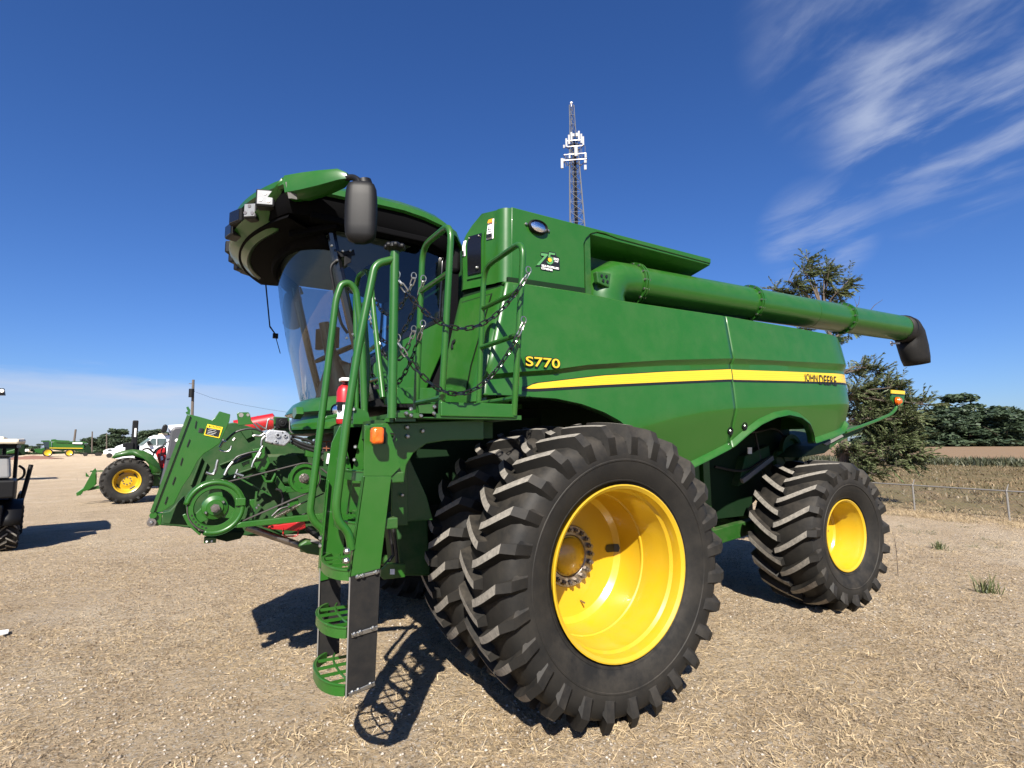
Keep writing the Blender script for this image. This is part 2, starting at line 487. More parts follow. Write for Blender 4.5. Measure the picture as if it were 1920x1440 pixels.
# ------------------------------------------------------------------ ground
def vnoise(x, y, seed=0):
    xi = np.floor(x).astype(np.int64); yi = np.floor(y).astype(np.int64)
    fx = x - xi; fy = y - yi
    fx = fx*fx*(3-2*fx); fy = fy*fy*(3-2*fy)
    def h(a, b):
        k = (a*374761393 + b*668265263 + seed*974711) & 0xffffffff
        k = ((k ^ (k >> 13))*1274126177) & 0xffffffff
        return ((k ^ (k >> 16)) & 0xffff)/65535.0
    return (h(xi, yi)*(1-fx)+h(xi+1, yi)*fx)*(1-fy) + (h(xi, yi+1)*(1-fx)+h(xi+1, yi+1)*fx)*fy
def fbm(x, y, seed=0, o=4):
    s = 0; a = 0.5
    for i in range(o):
        s = s + a*vnoise(x*2**i, y*2**i, seed+i*17); a *= 0.5
    return s
def gheight(x, y):
    near = np.clip(1.6 - np.hypot(x-1.5, y+1.0)/9.0, 0, 1)
    h = (fbm(x*0.9, y*0.9, 3, 3)-0.45)*0.05 + (fbm(x*5, y*5, 9, 4)-0.47)*0.045
    h = h + (fbm(x*13, y*13, 31, 3)-0.45)*0.060*np.clip(fbm(x*1.3, y*1.3, 41, 2)*2-0.45, 0.1, 1)
    return h*near
gx = np.concatenate([np.array([-1500, -800, -400, -200, -100, -60, -40, -25, -16, -11.]), np.arange(-8.5, 9.6, 0.036), np.array([11, 13, 16, 22, 32, 50, 90, 160, 300, 600, 1000, 1500.])])
gy = np.concatenate([np.array([-1500, -600, -200, -60, -25, -12, -7.]), np.arange(-5.4, 8.0, 0.036), np.array([9, 11, 14, 18, 24, 34, 50, 80, 130, 220, 400, 800, 1500.])])
GX, GY = np.meshgrid(gx, gy, indexing='ij')
GZ = gheight(GX, GY)
gv = np.stack([GX, GY, GZ], -1).reshape(-1, 3)
ny_ = len(gy); ii, jj = np.meshgrid(np.arange(len(gx)-1), np.arange(ny_-1), indexing='ij')
q0 = (ii*ny_+jj).ravel()
gf = np.stack([q0, q0+ny_, q0+ny_+1, q0+1], -1)

def ground_mat():
    m = bpy.data.materials.new('dry_gravel_lot'); m.use_nodes = True
    nt = m.node_tree; b = nt.nodes['Principled BSDF']; L = nt.links.new
    b.inputs['Roughness'].default_value = 0.95; b.inputs['Specular IOR Level'].default_value = 0.15
    tc = nt.nodes.new('ShaderNodeTexCoord')
    def noise(scale, det=6, rough=0.65, sc=(1,1,1), rot=0):
        mp = nt.nodes.new('ShaderNodeMapping'); mp.inputs['Scale'].default_value = sc; mp.inputs['Rotation'].default_value = (0,0,rot)
        L(tc.outputs['Object'], mp.inputs[0])
        n = nt.nodes.new('ShaderNodeTexNoise'); n.inputs['Scale'].default_value = scale; n.inputs['Detail'].default_value = det; n.inputs['Roughness'].default_value = rough
        L(mp.outputs[0], n.inputs['Vector']); return n.outputs[0]
    def rng_(v, a, b_, lo=0, hi=1):
        r = nt.nodes.new('ShaderNodeMapRange'); r.inputs['From Min'].default_value = a; r.inputs['From Max'].default_value = b_
        r.inputs['To Min'].default_value = lo; r.inputs['To Max'].default_value = hi; L(v, r.inputs['Value']); return r.outputs[0]
    def mix(f, a, c):
        x = nt.nodes.new('ShaderNodeMix'); x.data_type = 'RGBA'
        L(f, x.inputs[0])
        for k, v in ((6, a), (7, c)):
            if isinstance(v, tuple): x.inputs[k].default_value = (*v, 1)
            else: L(v, x.inputs[k])
        return x.outputs[2]
    big = noise(0.55, 7); mid = noise(3.2, 8, 0.7); fine = noise(26, 8, 0.75); fib = noise(55, 5, 0.7, (0.35, 1, 1), 0.7)
    c = mix(rng_(big, 0.35, 0.65), (0.64, 0.495, 0.325), (0.56, 0.425, 0.27))
    pat = noise(0.33, 8, 0.7); pat2 = noise(0.8, 8, 0.72, (1, 1, 1), 1.3)
    c = mix(rng_(pat, 0.52, 0.62, 0, 0.85), c, (0.72, 0.585, 0.41))
    c = mix(rng_(pat2, 0.54, 0.66, 0, 0.7), c, (0.40, 0.30, 0.19))
    c = mix(rng_(mid, 0.45, 0.68, 0, 0.5), c, (0.43, 0.325, 0.215))
    cob = noise(11, 7, 0.75)
    c = mix(rng_(cob, 0.54, 0.66, 0, 0.40), c, (0.33, 0.25, 0.165))
    c = mix(rng_(fine, 0.52, 0.70, 0, 0.75), c, (0.25, 0.185, 0.12))
    c = mix(rng_(fib, 0.52, 0.68, 0, 0.7), c, (0.68, 0.555, 0.405))
    vo = nt.nodes.new('ShaderNodeTexVoronoi'); vo.inputs['Scale'].default_value = 70; L(tc.outputs['Object'], vo.inputs['Vector'])
    sp = nt.nodes.new('ShaderNodeSeparateColor'); L(vo.outputs['Color'], sp.inputs[0])
    c = mix(rng_(sp.outputs[0], 0.86, 0.9, 0, 0.65), c, (0.60, 0.55, 0.48))
    c = mix(rng_(sp.outputs[1], 0.9, 0.93, 0, 0.6), c, (0.12, 0.095, 0.07))
    # beyond the packed lot (towards the fence) grey stones then brown thatch
    L(c, b.inputs['Base Color'])
    s1 = noise(24, 8, 0.8); s2 = noise(9, 6, 0.7)
    ad = nt.nodes.new('ShaderNodeMath'); ad.operation = 'ADD'; L(s1, ad.inputs[0]); L(s2, ad.inputs[1])
    bp = nt.nodes.new('ShaderNodeBump'); bp.inputs['Strength'].default_value = 1.0; bp.inputs['Distance'].default_value = 0.13
    L(ad.outputs[0], bp.inputs['Height']); L(bp.outputs[0], b.inputs['Normal'])
    return m
M['ground'] = ground_mat()
ground = np_mesh('ground', gv, gf, M['ground'], smooth=True)
tag(ground, 'pale dry gravel lot strewn with straw', kind='structure')

# fields beyond the fence: scrub, then stubble up to the wood
def sheet(name, poly, z, m):
    mb = MB(); mb.add([(x, y, z) for x, y in poly], [list(range(len(poly)))])
    return tag(mb.build(name, m, smooth=0), kind='structure')
M['scrub'] = mat('dry_scrub_ground', (0.15, 0.105, 0.06), 0.95, spec=0.1, noise=(0.9, 0.9, (0.11, 0.105, 0.045)), bump=(6.0, 0.8, 0.12))
M['stubble'] = mat('stubble_field', (0.205, 0.14, 0.085), 0.95, spec=0.1, noise=(0.06, 0.6, (0.18, 0.125, 0.08)), bump=(1.2, 0.7, 0.2))
f1 = sheet('field', [(12.6, -60), (80, -60), (80, 110), (15.6, 110), (13.9, 5)], 0.03, M['scrub'])
tag(f1, 'brown scrub field behind the low pipe fence', kind='structure')
f2 = sheet('stubble_field', [(46, -200), (420, -200), (420, 300), (50, 300)], 0.05, M['stubble'])
tag(f2, 'tan stubble field reaching to the far wood', kind='structure')

# ------------------------------------------------------------------ loose straw, stones, tufts
def scatter_points(n, rmin, rmax, power=1.0, half=52):
    """random points on the ground in front of the camera, denser close by"""
    u = rng.random(n)
    r = rmin + (rmax-rmin)*u**power
    a = R(90) + 0.0
    ang = R(90) - 0.5261*-1*0  # forward heading is (0.5, 0.86)
    hd = math.atan2(0.859, 0.5)
    th = hd + (rng.random(n)*2-1)*R(half)
    return cam.location.x + r*np.cos(th), cam.location.y + r*np.sin(th), r
def blades(name, x, y, ln, wd, tilt, m, curl=0.3):
    n = len(x)
    a = rng.random(n)*2*PI
    z = gheight(x, y)
    d = np.stack([np.cos(a)*np.cos(tilt), np.sin(a)*np.cos(tilt), np.sin(tilt)], -1)
    side = np.stack([-np.sin(a), np.cos(a), rng.normal(0, 0.5, n)], -1)
    side /= np.linalg.norm(side, axis=1)[:, None]
    p0 = np.stack([x, y, z+0.002], -1)
    bend = np.stack([rng.normal(0, 1, n), rng.normal(0, 1, n), -np.abs(rng.normal(0, 0.6, n))*np.sin(tilt)], -1)*curl
    p1 = p0 + d*(ln*0.5)[:, None]
    p2 = p1 + (d+bend)*(ln*0.5)[:, None]
    p2[:, 2] = np.maximum(p2[:, 2], z+0.001); p1[:, 2] = np.maximum(p1[:, 2], z+0.003)
    w = (side*(wd*0.5)[:, None])
    vs_ = np.stack([p0-w, p0+w, p1-w*0.9, p1+w*0.9, p2], 1).reshape(-1, 3)
    b = np.arange(n)*5
    f = np.concatenate([np.stack([b, b+1, b+3], -1), np.stack([b, b+3, b+2], -1), np.stack([b+2, b+3, b+4], -1)])
    return tag(np_mesh(name, vs_, f, m), kind='stuff')
x, y, r = scatter_points(130000, 1.4, 13, 1.2)
ok = fbm(x*0.8, y*0.8, 21, 3) > 0.36
x, y, r = x[ok], y[ok], r[ok]
n = len(x)
s = blades('straw_litter', x, y, rng.uniform(0.015, 0.075, n), rng.uniform(0.002, 0.0045, n)*(1+r*0.05), np.abs(rng.normal(0, 0.22, n)), M['straw'], 0.10)
tag(s, 'short pale straw lying flat over the lot', 'straw', kind='stuff')
x, y, r = scatter_points(150000, 1.4, 11, 1.15)
ok = fbm(x*1.1, y*1.1, 61, 3) > 0.40
x, y, r = x[ok], y[ok], r[ok]; n = len(x)
s = blades('chaff', x, y, rng.uniform(0.008, 0.035, n), rng.uniform(0.003, 0.008, n)*(1+r*0.05), np.abs(rng.normal(0, 0.35, n)), M['chaff'], 0.2)
tag(s, 'fine brown chaff pressed into the gravel', 'chaff', kind='stuff')
# standing dry tufts
def tufts(name, cx, cy, per, hmin, hmax, spread, m, lab, cat):
    n = len(cx)*per
    x = np.repeat(cx, per) + rng.normal(0, spread, n); y = np.repeat(cy, per) + rng.normal(0, spread, n)
    o = blades(name, x, y, rng.uniform(hmin, hmax, n), rng.uniform(0.003, 0.006, n), rng.uniform(0.08, 0.9, n), m, 0.5)
    return tag(o, lab, cat, kind='stuff')
tx, ty, tr = scatter_points(1500, 1.5, 10, 1.3)
ok = (fbm(tx*0.7, ty*0.7, 51, 3) > 0.47) & (rng.random(len(tx)) < np.clip(1.35-tr*0.17, 0.15, 1))
tx, ty = tx[ok], ty[ok]
tufts('dry_grass', tx, ty, 16, 0.03, 0.11, 0.05, M['straw'], 'dry yellow grass tufts standing in the gravel', 'grass')
dx_ = rng.uniform(4.6, 12.6, 1500); dy_ = rng.uniform(-4.2, 7.0, 1500)
ok = fbm(dx_*0.5, dy_*0.5, 91, 3) > 0.45
tufts('dry_grass', dx_[ok], dy_[ok], 14, 0.03, 0.13, 0.07, M['straw'], 'rough matted dry grass right of the rear wheel', 'grass')
fx = rng.uniform(12.0, 14.2, 900); fy = rng.uniform(-3.5, 8.5, 900)
tufts('thatch', fx, fy, 26, 0.06, 0.24, 0.12, M['straw'], 'matted dry thatch along the foot of the low fence', 'grass')
wx = rng.uniform(8.0, 13.0, 45); wy = rng.uniform(-3.5, 4.0, 45)
tufts('weed', wx, wy, 16, 0.05, 0.16, 0.05, M['weed'], 'small green weeds scattered in the dry gravel', 'weeds')
sx_ = rng.uniform(13.4, 55, 4200); sy_ = rng.uniform(-8, 34, 4200)
def scrub_tufts():
    per = 9; n = len(sx_)*per
    x = np.repeat(sx_, per)+rng.normal(0, 0.25, n); y = np.repeat(sy_, per)+rng.normal(0, 0.25, n)
    return blades('scrub', x, y, rng.uniform(0.08, 0.24, n), rng.uniform(0.02, 0.05, n), rng.uniform(0.5, 1.4, n), M['scrub_leaf'], 0.5)
M['scrub_leaf'] = leaf_mat('scrub_leaves', (0.075, 0.065, 0.028), (0.27, 0.19, 0.105), 0.35)
tag(scrub_tufts(), 'low brown and olive scrub growing behind the fence', 'scrub', kind='stuff')
# dark grass bank across the field
hx = rng.uniform(44, 52, 1500); hy = rng.uniform(-6, 40, 1500)
def bank():
    per = 10; n = len(hx)*per
    x = np.repeat(hx, per)+rng.normal(0, 0.5, n); y = np.repeat(hy, per)+rng.normal(0, 0.5, n)
    return blades('grass_bank', x, y, rng.uniform(0.3, 0.75, n), rng.uniform(0.05, 0.12, n), rng.uniform(0.6, 1.5, n), M['bank_leaf'], 0.3)
M['bank_leaf'] = leaf_mat('bank_grass', (0.035, 0.045, 0.022), (0.085, 0.085, 0.04), 0.3)
tag(bank(), 'strip of dark green grass across the field', 'grass', kind='stuff')
# stones
def stones():
    x, y, r = scatter_points(30000, 1.4, 14, 1.25)
    ok = fbm(x*0.6, y*0.6, 77, 3) > 0.40
    x, y, r = x[ok], y[ok], r[ok]
    n = len(x)
    base = np.array([[1,0,0],[0,1,0],[-1,0,0],[0,-1,0],[0,0,1],[0,0,-1]], float)
    tri = np.array([[0,1,4],[1,2,4],[2,3,4],[3,0,4],[1,0,5],[2,1,5],[3,2,5],[0,3,5]])
    sc = (0.004 + 0.014*rng.random(n)**3)[:, None, None]
    v = base[None]*(1+rng.normal(0, 0.25, (n, 6, 1)))*np.array([1, 0.8, 0.5])
    a = rng.random(n)*2*PI; ca, sa = np.cos(a)[:, None], np.sin(a)[:, None]
    vx = v[:, :, 0]*ca - v[:, :, 1]*sa; vy = v[:, :, 0]*sa + v[:, :, 1]*ca
    v = np.stack([vx, vy, v[:, :, 2]], -1)*sc + np.stack([x, y, gheight(x, y)+0.003], -1)[:, None, :]
    f = (tri[None] + (np.arange(n)*6)[:, None, None]).reshape(-1, 3)
    return np_mesh('gravel', v.reshape(-1, 3), f, M['stone'])
M['stone'] = leaf_mat('gravel_stone', (0.26, 0.215, 0.165), (0.56, 0.50, 0.42), 2.0)
tag(stones(), 'small pale stones scattered over the lot', 'gravel', kind='stuff')

# ------------------------------------------------------------------ combine: root and wheels
combine = empty('combine_harvester', (0, 0, 0))
tag(combine, 'huge green self-propelled combine harvester with yellow wheels filling the foreground', 'combine harvester')

def carcass(mb, Rr, rim, w, side_bulge=1.0, n=72):
    h = Rr - rim
    prof = [(rim-0.02, -w*0.70), (rim+0.01, -w*0.80), (rim+h*0.14, -w*0.89), (rim+h*0.34, -w*0.985), (rim+h*0.55, -w*1.02), (rim+h*0.72, -w*1.0),
            (rim+h*0.86, -w*0.92), (rim+h*0.955, -w*0.74), (rim+h, -w*0.35), (rim+h, 0)]
    prof[4:4] = [(rim+h*0.44, -w*1.004), (rim+h*0.45, -w*1.022), (rim+h*0.475, -w*1.024), (rim+h*0.485, -w*1.012)]   # moulded rings
    prof[2:2] = [(rim+h*0.07, -w*0.845), (rim+h*0.075, -w*0.865), (rim+h*0.10, -w*0.878), (rim+h*0.105, -w*0.865)]
    prof = prof + [(r, -o) for r, o in reversed(prof[:-1])]
    mb.lathe(prof, (0,0,0), (0,1,0), n)
def lugs(mb, Ro, Rc, w, count, wid, run, side=-1, rside=None, steps=7):
    """bar lugs on one half of the tread. side -1: camera side. Lug tops use material 1"""
    if rside is None: rside = Rc - 0.10
    for k in range(count):
        a0 = 2*PI*(k + (0.5 if side > 0 else 0))/count
        secs = []
        for i in range(steps+1):
            t = i/steps
            y = side*w*(-0.06 + 0.98*t)
            th = a0 + run*(t**1.25)
            rt = Ro - 0.05*(Ro-Rc)*0 - (0.022*t*t)
            rb = Rc - 0.02 - 0.05*t*t
            hw = (wid*(0.42 + 0.10*t))/Ro
            secs.append((y, th, rt, rb, hw))
        vs_ = []
        for (y, th, rt, rb, hw) in secs:
            for (r, d) in ((rb, -hw*1.55), (rt, -hw*0.82), (rt, hw*0.82), (rb, hw*1.55)):
                a = th + d
                vs_.append((r*math.cos(a), y, r*math.sin(a)))
        # shoulder flank running down the sidewall, first a rounded corner then the long foot
        y, th, rt, rb, hw = secs[-1]
        rm = rside+(rt-rside)*0.55
        for (r, d, yy) in ((rm-0.02, -hw*1.75, w*0.98), (rm+0.012, -hw*1.0, w*1.085), (rm+0.012, hw*1.0, w*1.085), (rm-0.02, hw*1.75, w*0.98)):
            a = th - 0.015 + d
            vs_.append((r*math.cos(a), side*yy, r*math.sin(a)))
        for (r, d, yy) in ((rside, -hw*1.9, w*1.0), (rside+0.012, -hw*1.05, w*1.035), (rside+0.012, hw*1.05, w*1.035), (rside, hw*1.9, w*1.0)):
            a = th - 0.03 + d
            vs_.append((r*math.cos(a), side*yy, r*math.sin(a)))
        o = len(mb.v); mb.v.extend(vs_)
        def f(idx, m_):
            mb.f.append([o+q for q in (idx if side < 0 else idx[::-1])]); mb.mi.append(m_)
        for i in range(steps+2):
            b, c = i*4, i*4+4
            last = i >= steps
            f([b, c, c+1, b+1], 0); f([b+1, c+1, c+2, b+2], 0 if last else 1); f([b+2, c+2, c+3, b+3], 0)
        f([0, 1, 2, 3], 0); e = (steps+2)*4; f([e+3, e+2, e+1, e], 0)

FT = dict(Ro=0.955, rim=0.545, w=0.258)
mb = MB(); carcass(mb, 0.895, 0.545, 0.262)
mb.mi = [0]*len(mb.f)
lugs(mb, 0.957, 0.897, 0.262, 27, 0.064, -0.14, -1, 0.735)
lugs(mb, 0.957, 0.897, 0.262, 27, 0.064, -0.14, 1, 0.735)
front_tyre = mb
mb = MB(); carcass(mb, 0.725, 0.365, 0.355, n=64)
mb.mi = [0]*len(mb.f)
lugs(mb, 0.785, 0.727, 0.355, 19, 0.074, -0.28, -1, 0.585)
lugs(mb, 0.785, 0.727, 0.355, 19, 0.074, -0.28, 1, 0.585)
rear_tyre = mb

def make_wheel(name, loc, kind, flip=False):
    """wheel > tyre, hub_cap, wheel_nut ... ; axis along Y, outer face towards -Y"""
    rim = MB()
    if kind == 'front':
        yf = -0.235
        prof = [(0.535, yf+0.012), (0.549, yf+0.006), (0.549, yf-0.002), (0.541, yf-0.004), (0.520, yf+0.012), (0.513, yf+0.045), (0.512, yf+0.075), (0.497, yf+0.095),
                (0.494, yf+0.16), (0.484, yf+0.20), (0.482, yf+0.335), (0.473, yf+0.342), (0.473, yf+0.354), (0.480, yf+0.362), (0.474, yf+0.50), (0.462, yf+0.56),
                (0.425, yf+0.595), (0.30, yf+0.605), (0.215, yf+0.603), (0.12, yf+0.602), (0.0, yf+0.602)]
        yh = yf+0.60; rb, rc, nb = 0.187, 0.132, 20
    else:
        yf = -0.300
        prof = [(0.362, yf+0.012), (0.374, yf+0.006), (0.374, yf-0.002), (0.366, yf-0.004), (0.349, yf+0.010), (0.343, yf+0.05), (0.330, yf+0.075), (0.326, yf+0.17), (0.310, yf+0.20), (0.305, yf+0.29),
                (0.290, yf+0.31), (0.20, yf+0.325), (0.10, yf+0.33), (0.0, yf+0.33)]
        yh = yf+0.33; rb, rc, nb = 0.13, 0.085, 10
    rim.lathe([(r, h) for r, h in prof][::-1], (0,0,0), (0,1,0), 72)
    w = rim.build('wheel', M['yellow'], combine, 30, loc=loc)
    if kind == 'front' and not flip: w['label'] = 'wheel with a deep dished yellow rim'
    ty = (front_tyre if kind == 'front' else rear_tyre).build('tyre', [M['rubber'], M['rubber_worn']], w, 32) if kind not in TY else None
    if ty is not None: TY[kind] = ty
    else:
        ty = TY[kind].copy(); COL.objects.link(ty); ty.parent = w
    h = MB(); h.lathe([(0.0, yh-0.065), (0.02, yh-0.068), (rc*0.55, yh-0.055), (rc*0.93, yh-0.03), (rc, yh-0.02), (rc, yh), (rc+0.02, yh+0.002)], (0,0,0), (0,1,0), 40)
    h.build('hub_cap', M['yellow'], w, 30)
    g = MB(); g.lathe([(rc+0.012, yh-0.004), (rc+0.02, yh-0.012), (rb+0.028, yh-0.012), (rb+0.034, yh-0.002)], (0,0,0), (0,1,0), 48)
    g.build('bolt_ring', M['shaft'], w, 30)
    nut = MB(); nut.tube([(0, 0, 0), (0, -0.03, 0)], 0.0195, 6); nut.tube([(0, -0.03, 0), (0, -0.045, 0)], 0.011, 8)
    n0 = None
    for k in range(nb):
        a = 2*PI*k/nb
        p = (rb*math.cos(a), yh-0.012, rb*math.sin(a))
        if n0 is None: n0 = nut.build('wheel_nut', M['shaft'], w, 30, loc=p); o = n0
        else:
            o = n0.copy(); COL.objects.link(o); o.location = p
    if kind == 'front':
        s = MB(); rows = []   # oval hand hole through the disc
        for k in range(15):
            t = k/14; r_ = 0.345+0.112*t
            hz = 0.029*(1-max(0, (0.22-t)/0.22)**2)**0.5 if t < 0.22 else 0.029*(1-max(0, (t-0.93)/0.07)**2)**0.5
            yy = yf+float(np.interp(r_, [0.215, 0.30, 0.425, 0.462], [0.603, 0.605, 0.595, 0.56]))-0.006
            rows.append([(r_, yy, 0.015+hz), (r_, yy, 0.015-hz)])
        s.grid(rows); s.build('rim_slot', M['decal_black'], w, 0)
        vlv = MB(); vlv.tube([(0.10, yh-0.005, -0.33), (0.10, yh-0.05, -0.335)], 0.007, 8); vlv.build('valve', M['shaft'], w, 30)
    return w
TY = {}
w1 = make_wheel('wheel', (0, -2.025, 0.95), 'front')
w2 = dup(w1, combine); w2.location = (0, -1.33, 0.95); w2['label'] = 'inner dual wheel in the shade behind the outer one'; w2.rotation_euler = (0, 0, 0)
w3 = make_wheel('wheel', (3.60, -1.39, 0.778), 'rear')
w3['label'] = 'smaller rear steering wheel with wide chevron lugs'
for w_ in list(w1.children): pass
for src_, x, y, z in ((w1, 0, 2.025, 0.95), (w2, 0, 1.33, 0.95), (w3, 3.60, 1.39, 0.778)):
    c = dup(src_, combine); c.location = (x, y, z); c.rotation_euler = (0, 0, PI)
    c['label'] = 'wheel on the far side of the machine'

# ------------------------------------------------------------------ combine: hull, side panels, tank
def interp(curve, x):
    xs = [p[0] for p in curve]; zs = [p[2] for p in curve]
    return float(np.interp(x, xs, zs))
C_top = [(-0.553,-1.64,2.933),(-0.299,-1.64,2.942),(0.232,-1.64,2.949),(0.599,-1.64,2.935),(0.837,-1.64,2.938),(1.987,-1.64,2.954),(2.041,-1.64,2.953),(3.063,-1.64,2.952),(4.057,-1.64,2.941)]
C_led = [(-0.781,-1.7,2.177),(-0.724,-1.7,2.191),(-0.372,-1.7,2.267),(0.189,-1.7,2.367),(1.026,-1.7,2.465),(1.899,-1.7,2.543),(3.931,-1.7,2.627)]
C_led2 = [(-0.761,-1.66,2.153),(-0.703,-1.66,2.166),(-0.348,-1.66,2.242),(0.22,-1.66,2.338),(1.065,-1.66,2.427),(1.947,-1.66,2.496),(2.565,-1.66,2.533),(3.952,-1.66,2.548)]
C_crease = [(-0.455,-1.7,1.978),(0.041,-1.7,1.957),(0.4,-1.7,1.889),(0.69,-1.7,1.883),(1.105,-1.7,1.972),(1.493,-1.7,2.035),(1.891,-1.7,2.074),(2.548,-1.7,2.108),(3.835,-1.7,2.179)]
C_bot = [(-0.782,-1.62,2.074),(-0.407,-1.62,2.103),(-0.128,-1.62,2.094),(0.103,-1.62,2.061),(0.315,-1.62,2.004),(0.47,-1.62,1.939),(0.718,-1.62,1.759),(0.949,-1.62,1.589),(1.144,-1.62,1.507),(1.347,-1.62,1.519),(1.606,-1.62,1.606),(1.92,-1.62,1.717),(2.098,-1.62,1.836),(2.274,-1.62,1.934),(2.478,-1.62,2),(2.686,-1.62,2.03),(2.898,-1.62,2.007),(3.075,-1.62,1.944),(3.186,-1.62,1.844),(3.241,-1.62,1.744),(3.823,-1.62,1.864),(3.91,-1.62,1.947)]
def y_side(x, z):
    zt, zl, zl2, zc = interp(C_top, x), interp(C_led, x), interp(C_led2, x), interp(C_crease, x)
    pts = [(9, -1.635), (zt, -1.64), (zl, -1.70), (zl2, -1.665), (zc, -1.70), (zc-1.0, -1.40), (-9, -1.40)]
    zs = [p[0] for p in pts][::-1]; ys = [p[1] for p in pts][::-1]
    y = float(np.interp(z, zs, ys))
    # rear corner wraps in
    if x > 3.6: y += 0.10*((x-3.6)/0.42)**2
    return y
def side_panel(x0, x1, name, front):
    mb = MB(); n = 64
    xs = [x0+(x1-x0)*i/n for i in range(n+1)]
    rows = []
    for x in xs:
        zt, zl, zl2, zc, zb = (interp(c, x) for c in (C_top, C_led, C_led2, C_crease, C_bot))
        zc = max(zc, zb+0.02)
        zl2 = max(zl2, zc+0.02); zl = max(zl, zl2+0.015)
        zs = [zt]
        zs += [zt+(zl-zt)*k/5 for k in range(1, 6)]
        zs += [zl2+0.004, zl2-0.004]
        zs += [zl2+(zc-zl2)*k/4 for k in range(1, 4)] + [zc+0.006, zc-0.006]
        zs += [zc+(zb+0.055-zc)*k/4 for k in range(1, 5)] if zc-zb > 0.07 else [zc-0.007-0.001*k for k in range(4)]
        col = []
        for k, z in enumerate(zs):
            dx = 0
            if front: dx = 0.30*max(0, (2.95-z)) * -1 if False else 0
            col.append((x+dx, y_side(x, z), z))
        # flared lip along arch and lower edge
        yb = col[-1][1]
        col.append((x, yb-0.035, zb+0.012)); col.append((x, yb-0.036, zb)); col.append((x, yb+0.05, zb-0.004))
        rows.append([(x, col[0][1]+0.06, zt+0.012), (x, col[0][1]+0.012, zt+0.010)] + col)
    if front:   # leading edge slopes forward towards the deck
        for i, r in enumerate(rows):
            k = max(0, 1-i/10)
            rows[i] = [(p[0]-k*0.235*min(1.0, max(0, (2.93-p[2])/0.85)), p[1], p[2]) for p in r]
    mb.grid(rows, flip=True)
    return mb.build(name, M['green'], combine, 24, solid=0.02, solid_off=1)
X_SEAM = [(1.905,-1.68,2.305)][0][0]
X_REAR = [(3.969,-1.66,2.592)][0][0]
p1 = side_panel(-0.50, X_SEAM-0.006, 'side_panel', True); p1['label'] = 'long front side panel'
p2 = side_panel(X_SEAM+0.006, X_REAR, 'side_panel', False); p2['label'] = 'rear side panel over the small wheel'
for p_ in (p1, p2):
    c = p_.copy(); COL.objects.link(c); c.scale = (1, -1, 1); c['label'] = 'side panel on the far side'
# rear end cap
mb = MB()
zr = [2.90, 2.6, 2.3, 2.1, 1.9]
mb.prism([(X_REAR-0.02, -1.54, 2.94), (X_REAR+0.02, -1.52, 2.2), (X_REAR-0.05, -1.42, 1.92), (X_REAR-0.05, 1.42, 1.92), (X_REAR+0.02, 1.52, 2.2), (X_REAR-0.02, 1.54, 2.94)], (0.10, 0, 0))
mb.build('rear_hood', M['green'], combine, 30, bevel=0.02)
# inner hull: separator body, engine bay, all in shade
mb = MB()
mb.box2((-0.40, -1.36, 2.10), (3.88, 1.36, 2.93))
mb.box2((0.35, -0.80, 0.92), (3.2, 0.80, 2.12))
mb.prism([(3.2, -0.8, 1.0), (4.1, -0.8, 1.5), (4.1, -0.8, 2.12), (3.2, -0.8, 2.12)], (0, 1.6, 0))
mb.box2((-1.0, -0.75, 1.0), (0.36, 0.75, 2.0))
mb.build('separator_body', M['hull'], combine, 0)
# front axle and final drives
mb = MB()
mb.cyl((0, -1.5, 0.95), (0, 1.5, 0.95), 0.16, 20)
mb.box2((-0.26, -1.02, 0.62), (0.30, -0.72, 1.35)); mb.box2((-0.26, 0.72, 0.62), (0.30, 1.02, 1.35))
mb.build('front_axle', M['green_matt'], combine, 30, bevel=0.02)
mb = MB()
mb.bar((3.6, -1.15, 0.78), (3.6, 1.15, 0.78), 0.20, 0.22); mb.box2((3.42, -0.45, 0.8), (3.78, 0.45, 1.3))
mb.cyl((3.6, -1.2, 0.55), (3.6, -1.2, 1.0), 0.08); mb.cyl((3.6, 1.2, 0.55), (3.6, 1.2, 1.0), 0.08)
mb.cyl((3.35, -0.9, 0.80), (3.35, 0.5, 0.84), 0.035)
mb.build('rear_axle', M['green_matt'], combine, 30, bevel=0.01)
# frame posts and lower frame seen between the wheels
mb = MB()
a = [(2.3,-0.95,1.481),(2.353,-0.95,1.059),(2.251,-0.95,1.494)]
mb.box2((a[0][0]-0.05, -1.0, 0.55), (a[0][0]+0.05, -0.88, 1.95)); mb.box2((a[0][0]-0.16, -0.97, 0.75), (a[0][0]-0.075, -0.90, 1.95))
mb.bar((a[0][0]-0.2, -0.9, 0.72), (3.6, -0.7, 0.80), 0.10, 0.16)
mb.build('frame_post', M['green_dark'], combine, 0, bevel=0.006)
mb = MB()
e = [(2.931,-0.9,1.27),(3.082,-0.9,1.608),(3.525,-0.9,1.727),(3.555,-0.9,1.518),(3.074,-0.9,1.306)]
mb.prism(e, (0, 0.15, 0)); mb.build('elevator_housing', M['green_matt'], combine, 0, bevel=0.01)
mb = MB(); g = [(2.925,-0.95,1.332),(3.498,-0.95,1.583)]
mb.bar(g[0], g[1], 0.035, 0.05); mb.build('guard_rail', M['galv'], combine, 0)
mb = MB(); g = [(3.111,-0.92,1.705),(3.178,-0.92,1.705),(3.171,-0.92,1.631),(3.104,-0.92,1.632)]
mb.prism(g, (0, 0.012, 0)); mb.build('warning_decal', M['white'], combine, 0)
mb = MB()
for (px, r_) in ((1478, 0.16), (1500, 0.09)): pass
mb.lathe([(0.02, 0), (0.19, 0), (0.20, -0.02), (0.20, -0.06), (0.15, -0.06), (0.14, -0.02), (0.05, -0.03), (0.04, -0.08), (0, -0.08)], [(3.895,-0.9,1.659)][0], (0, 1, 0), 32)
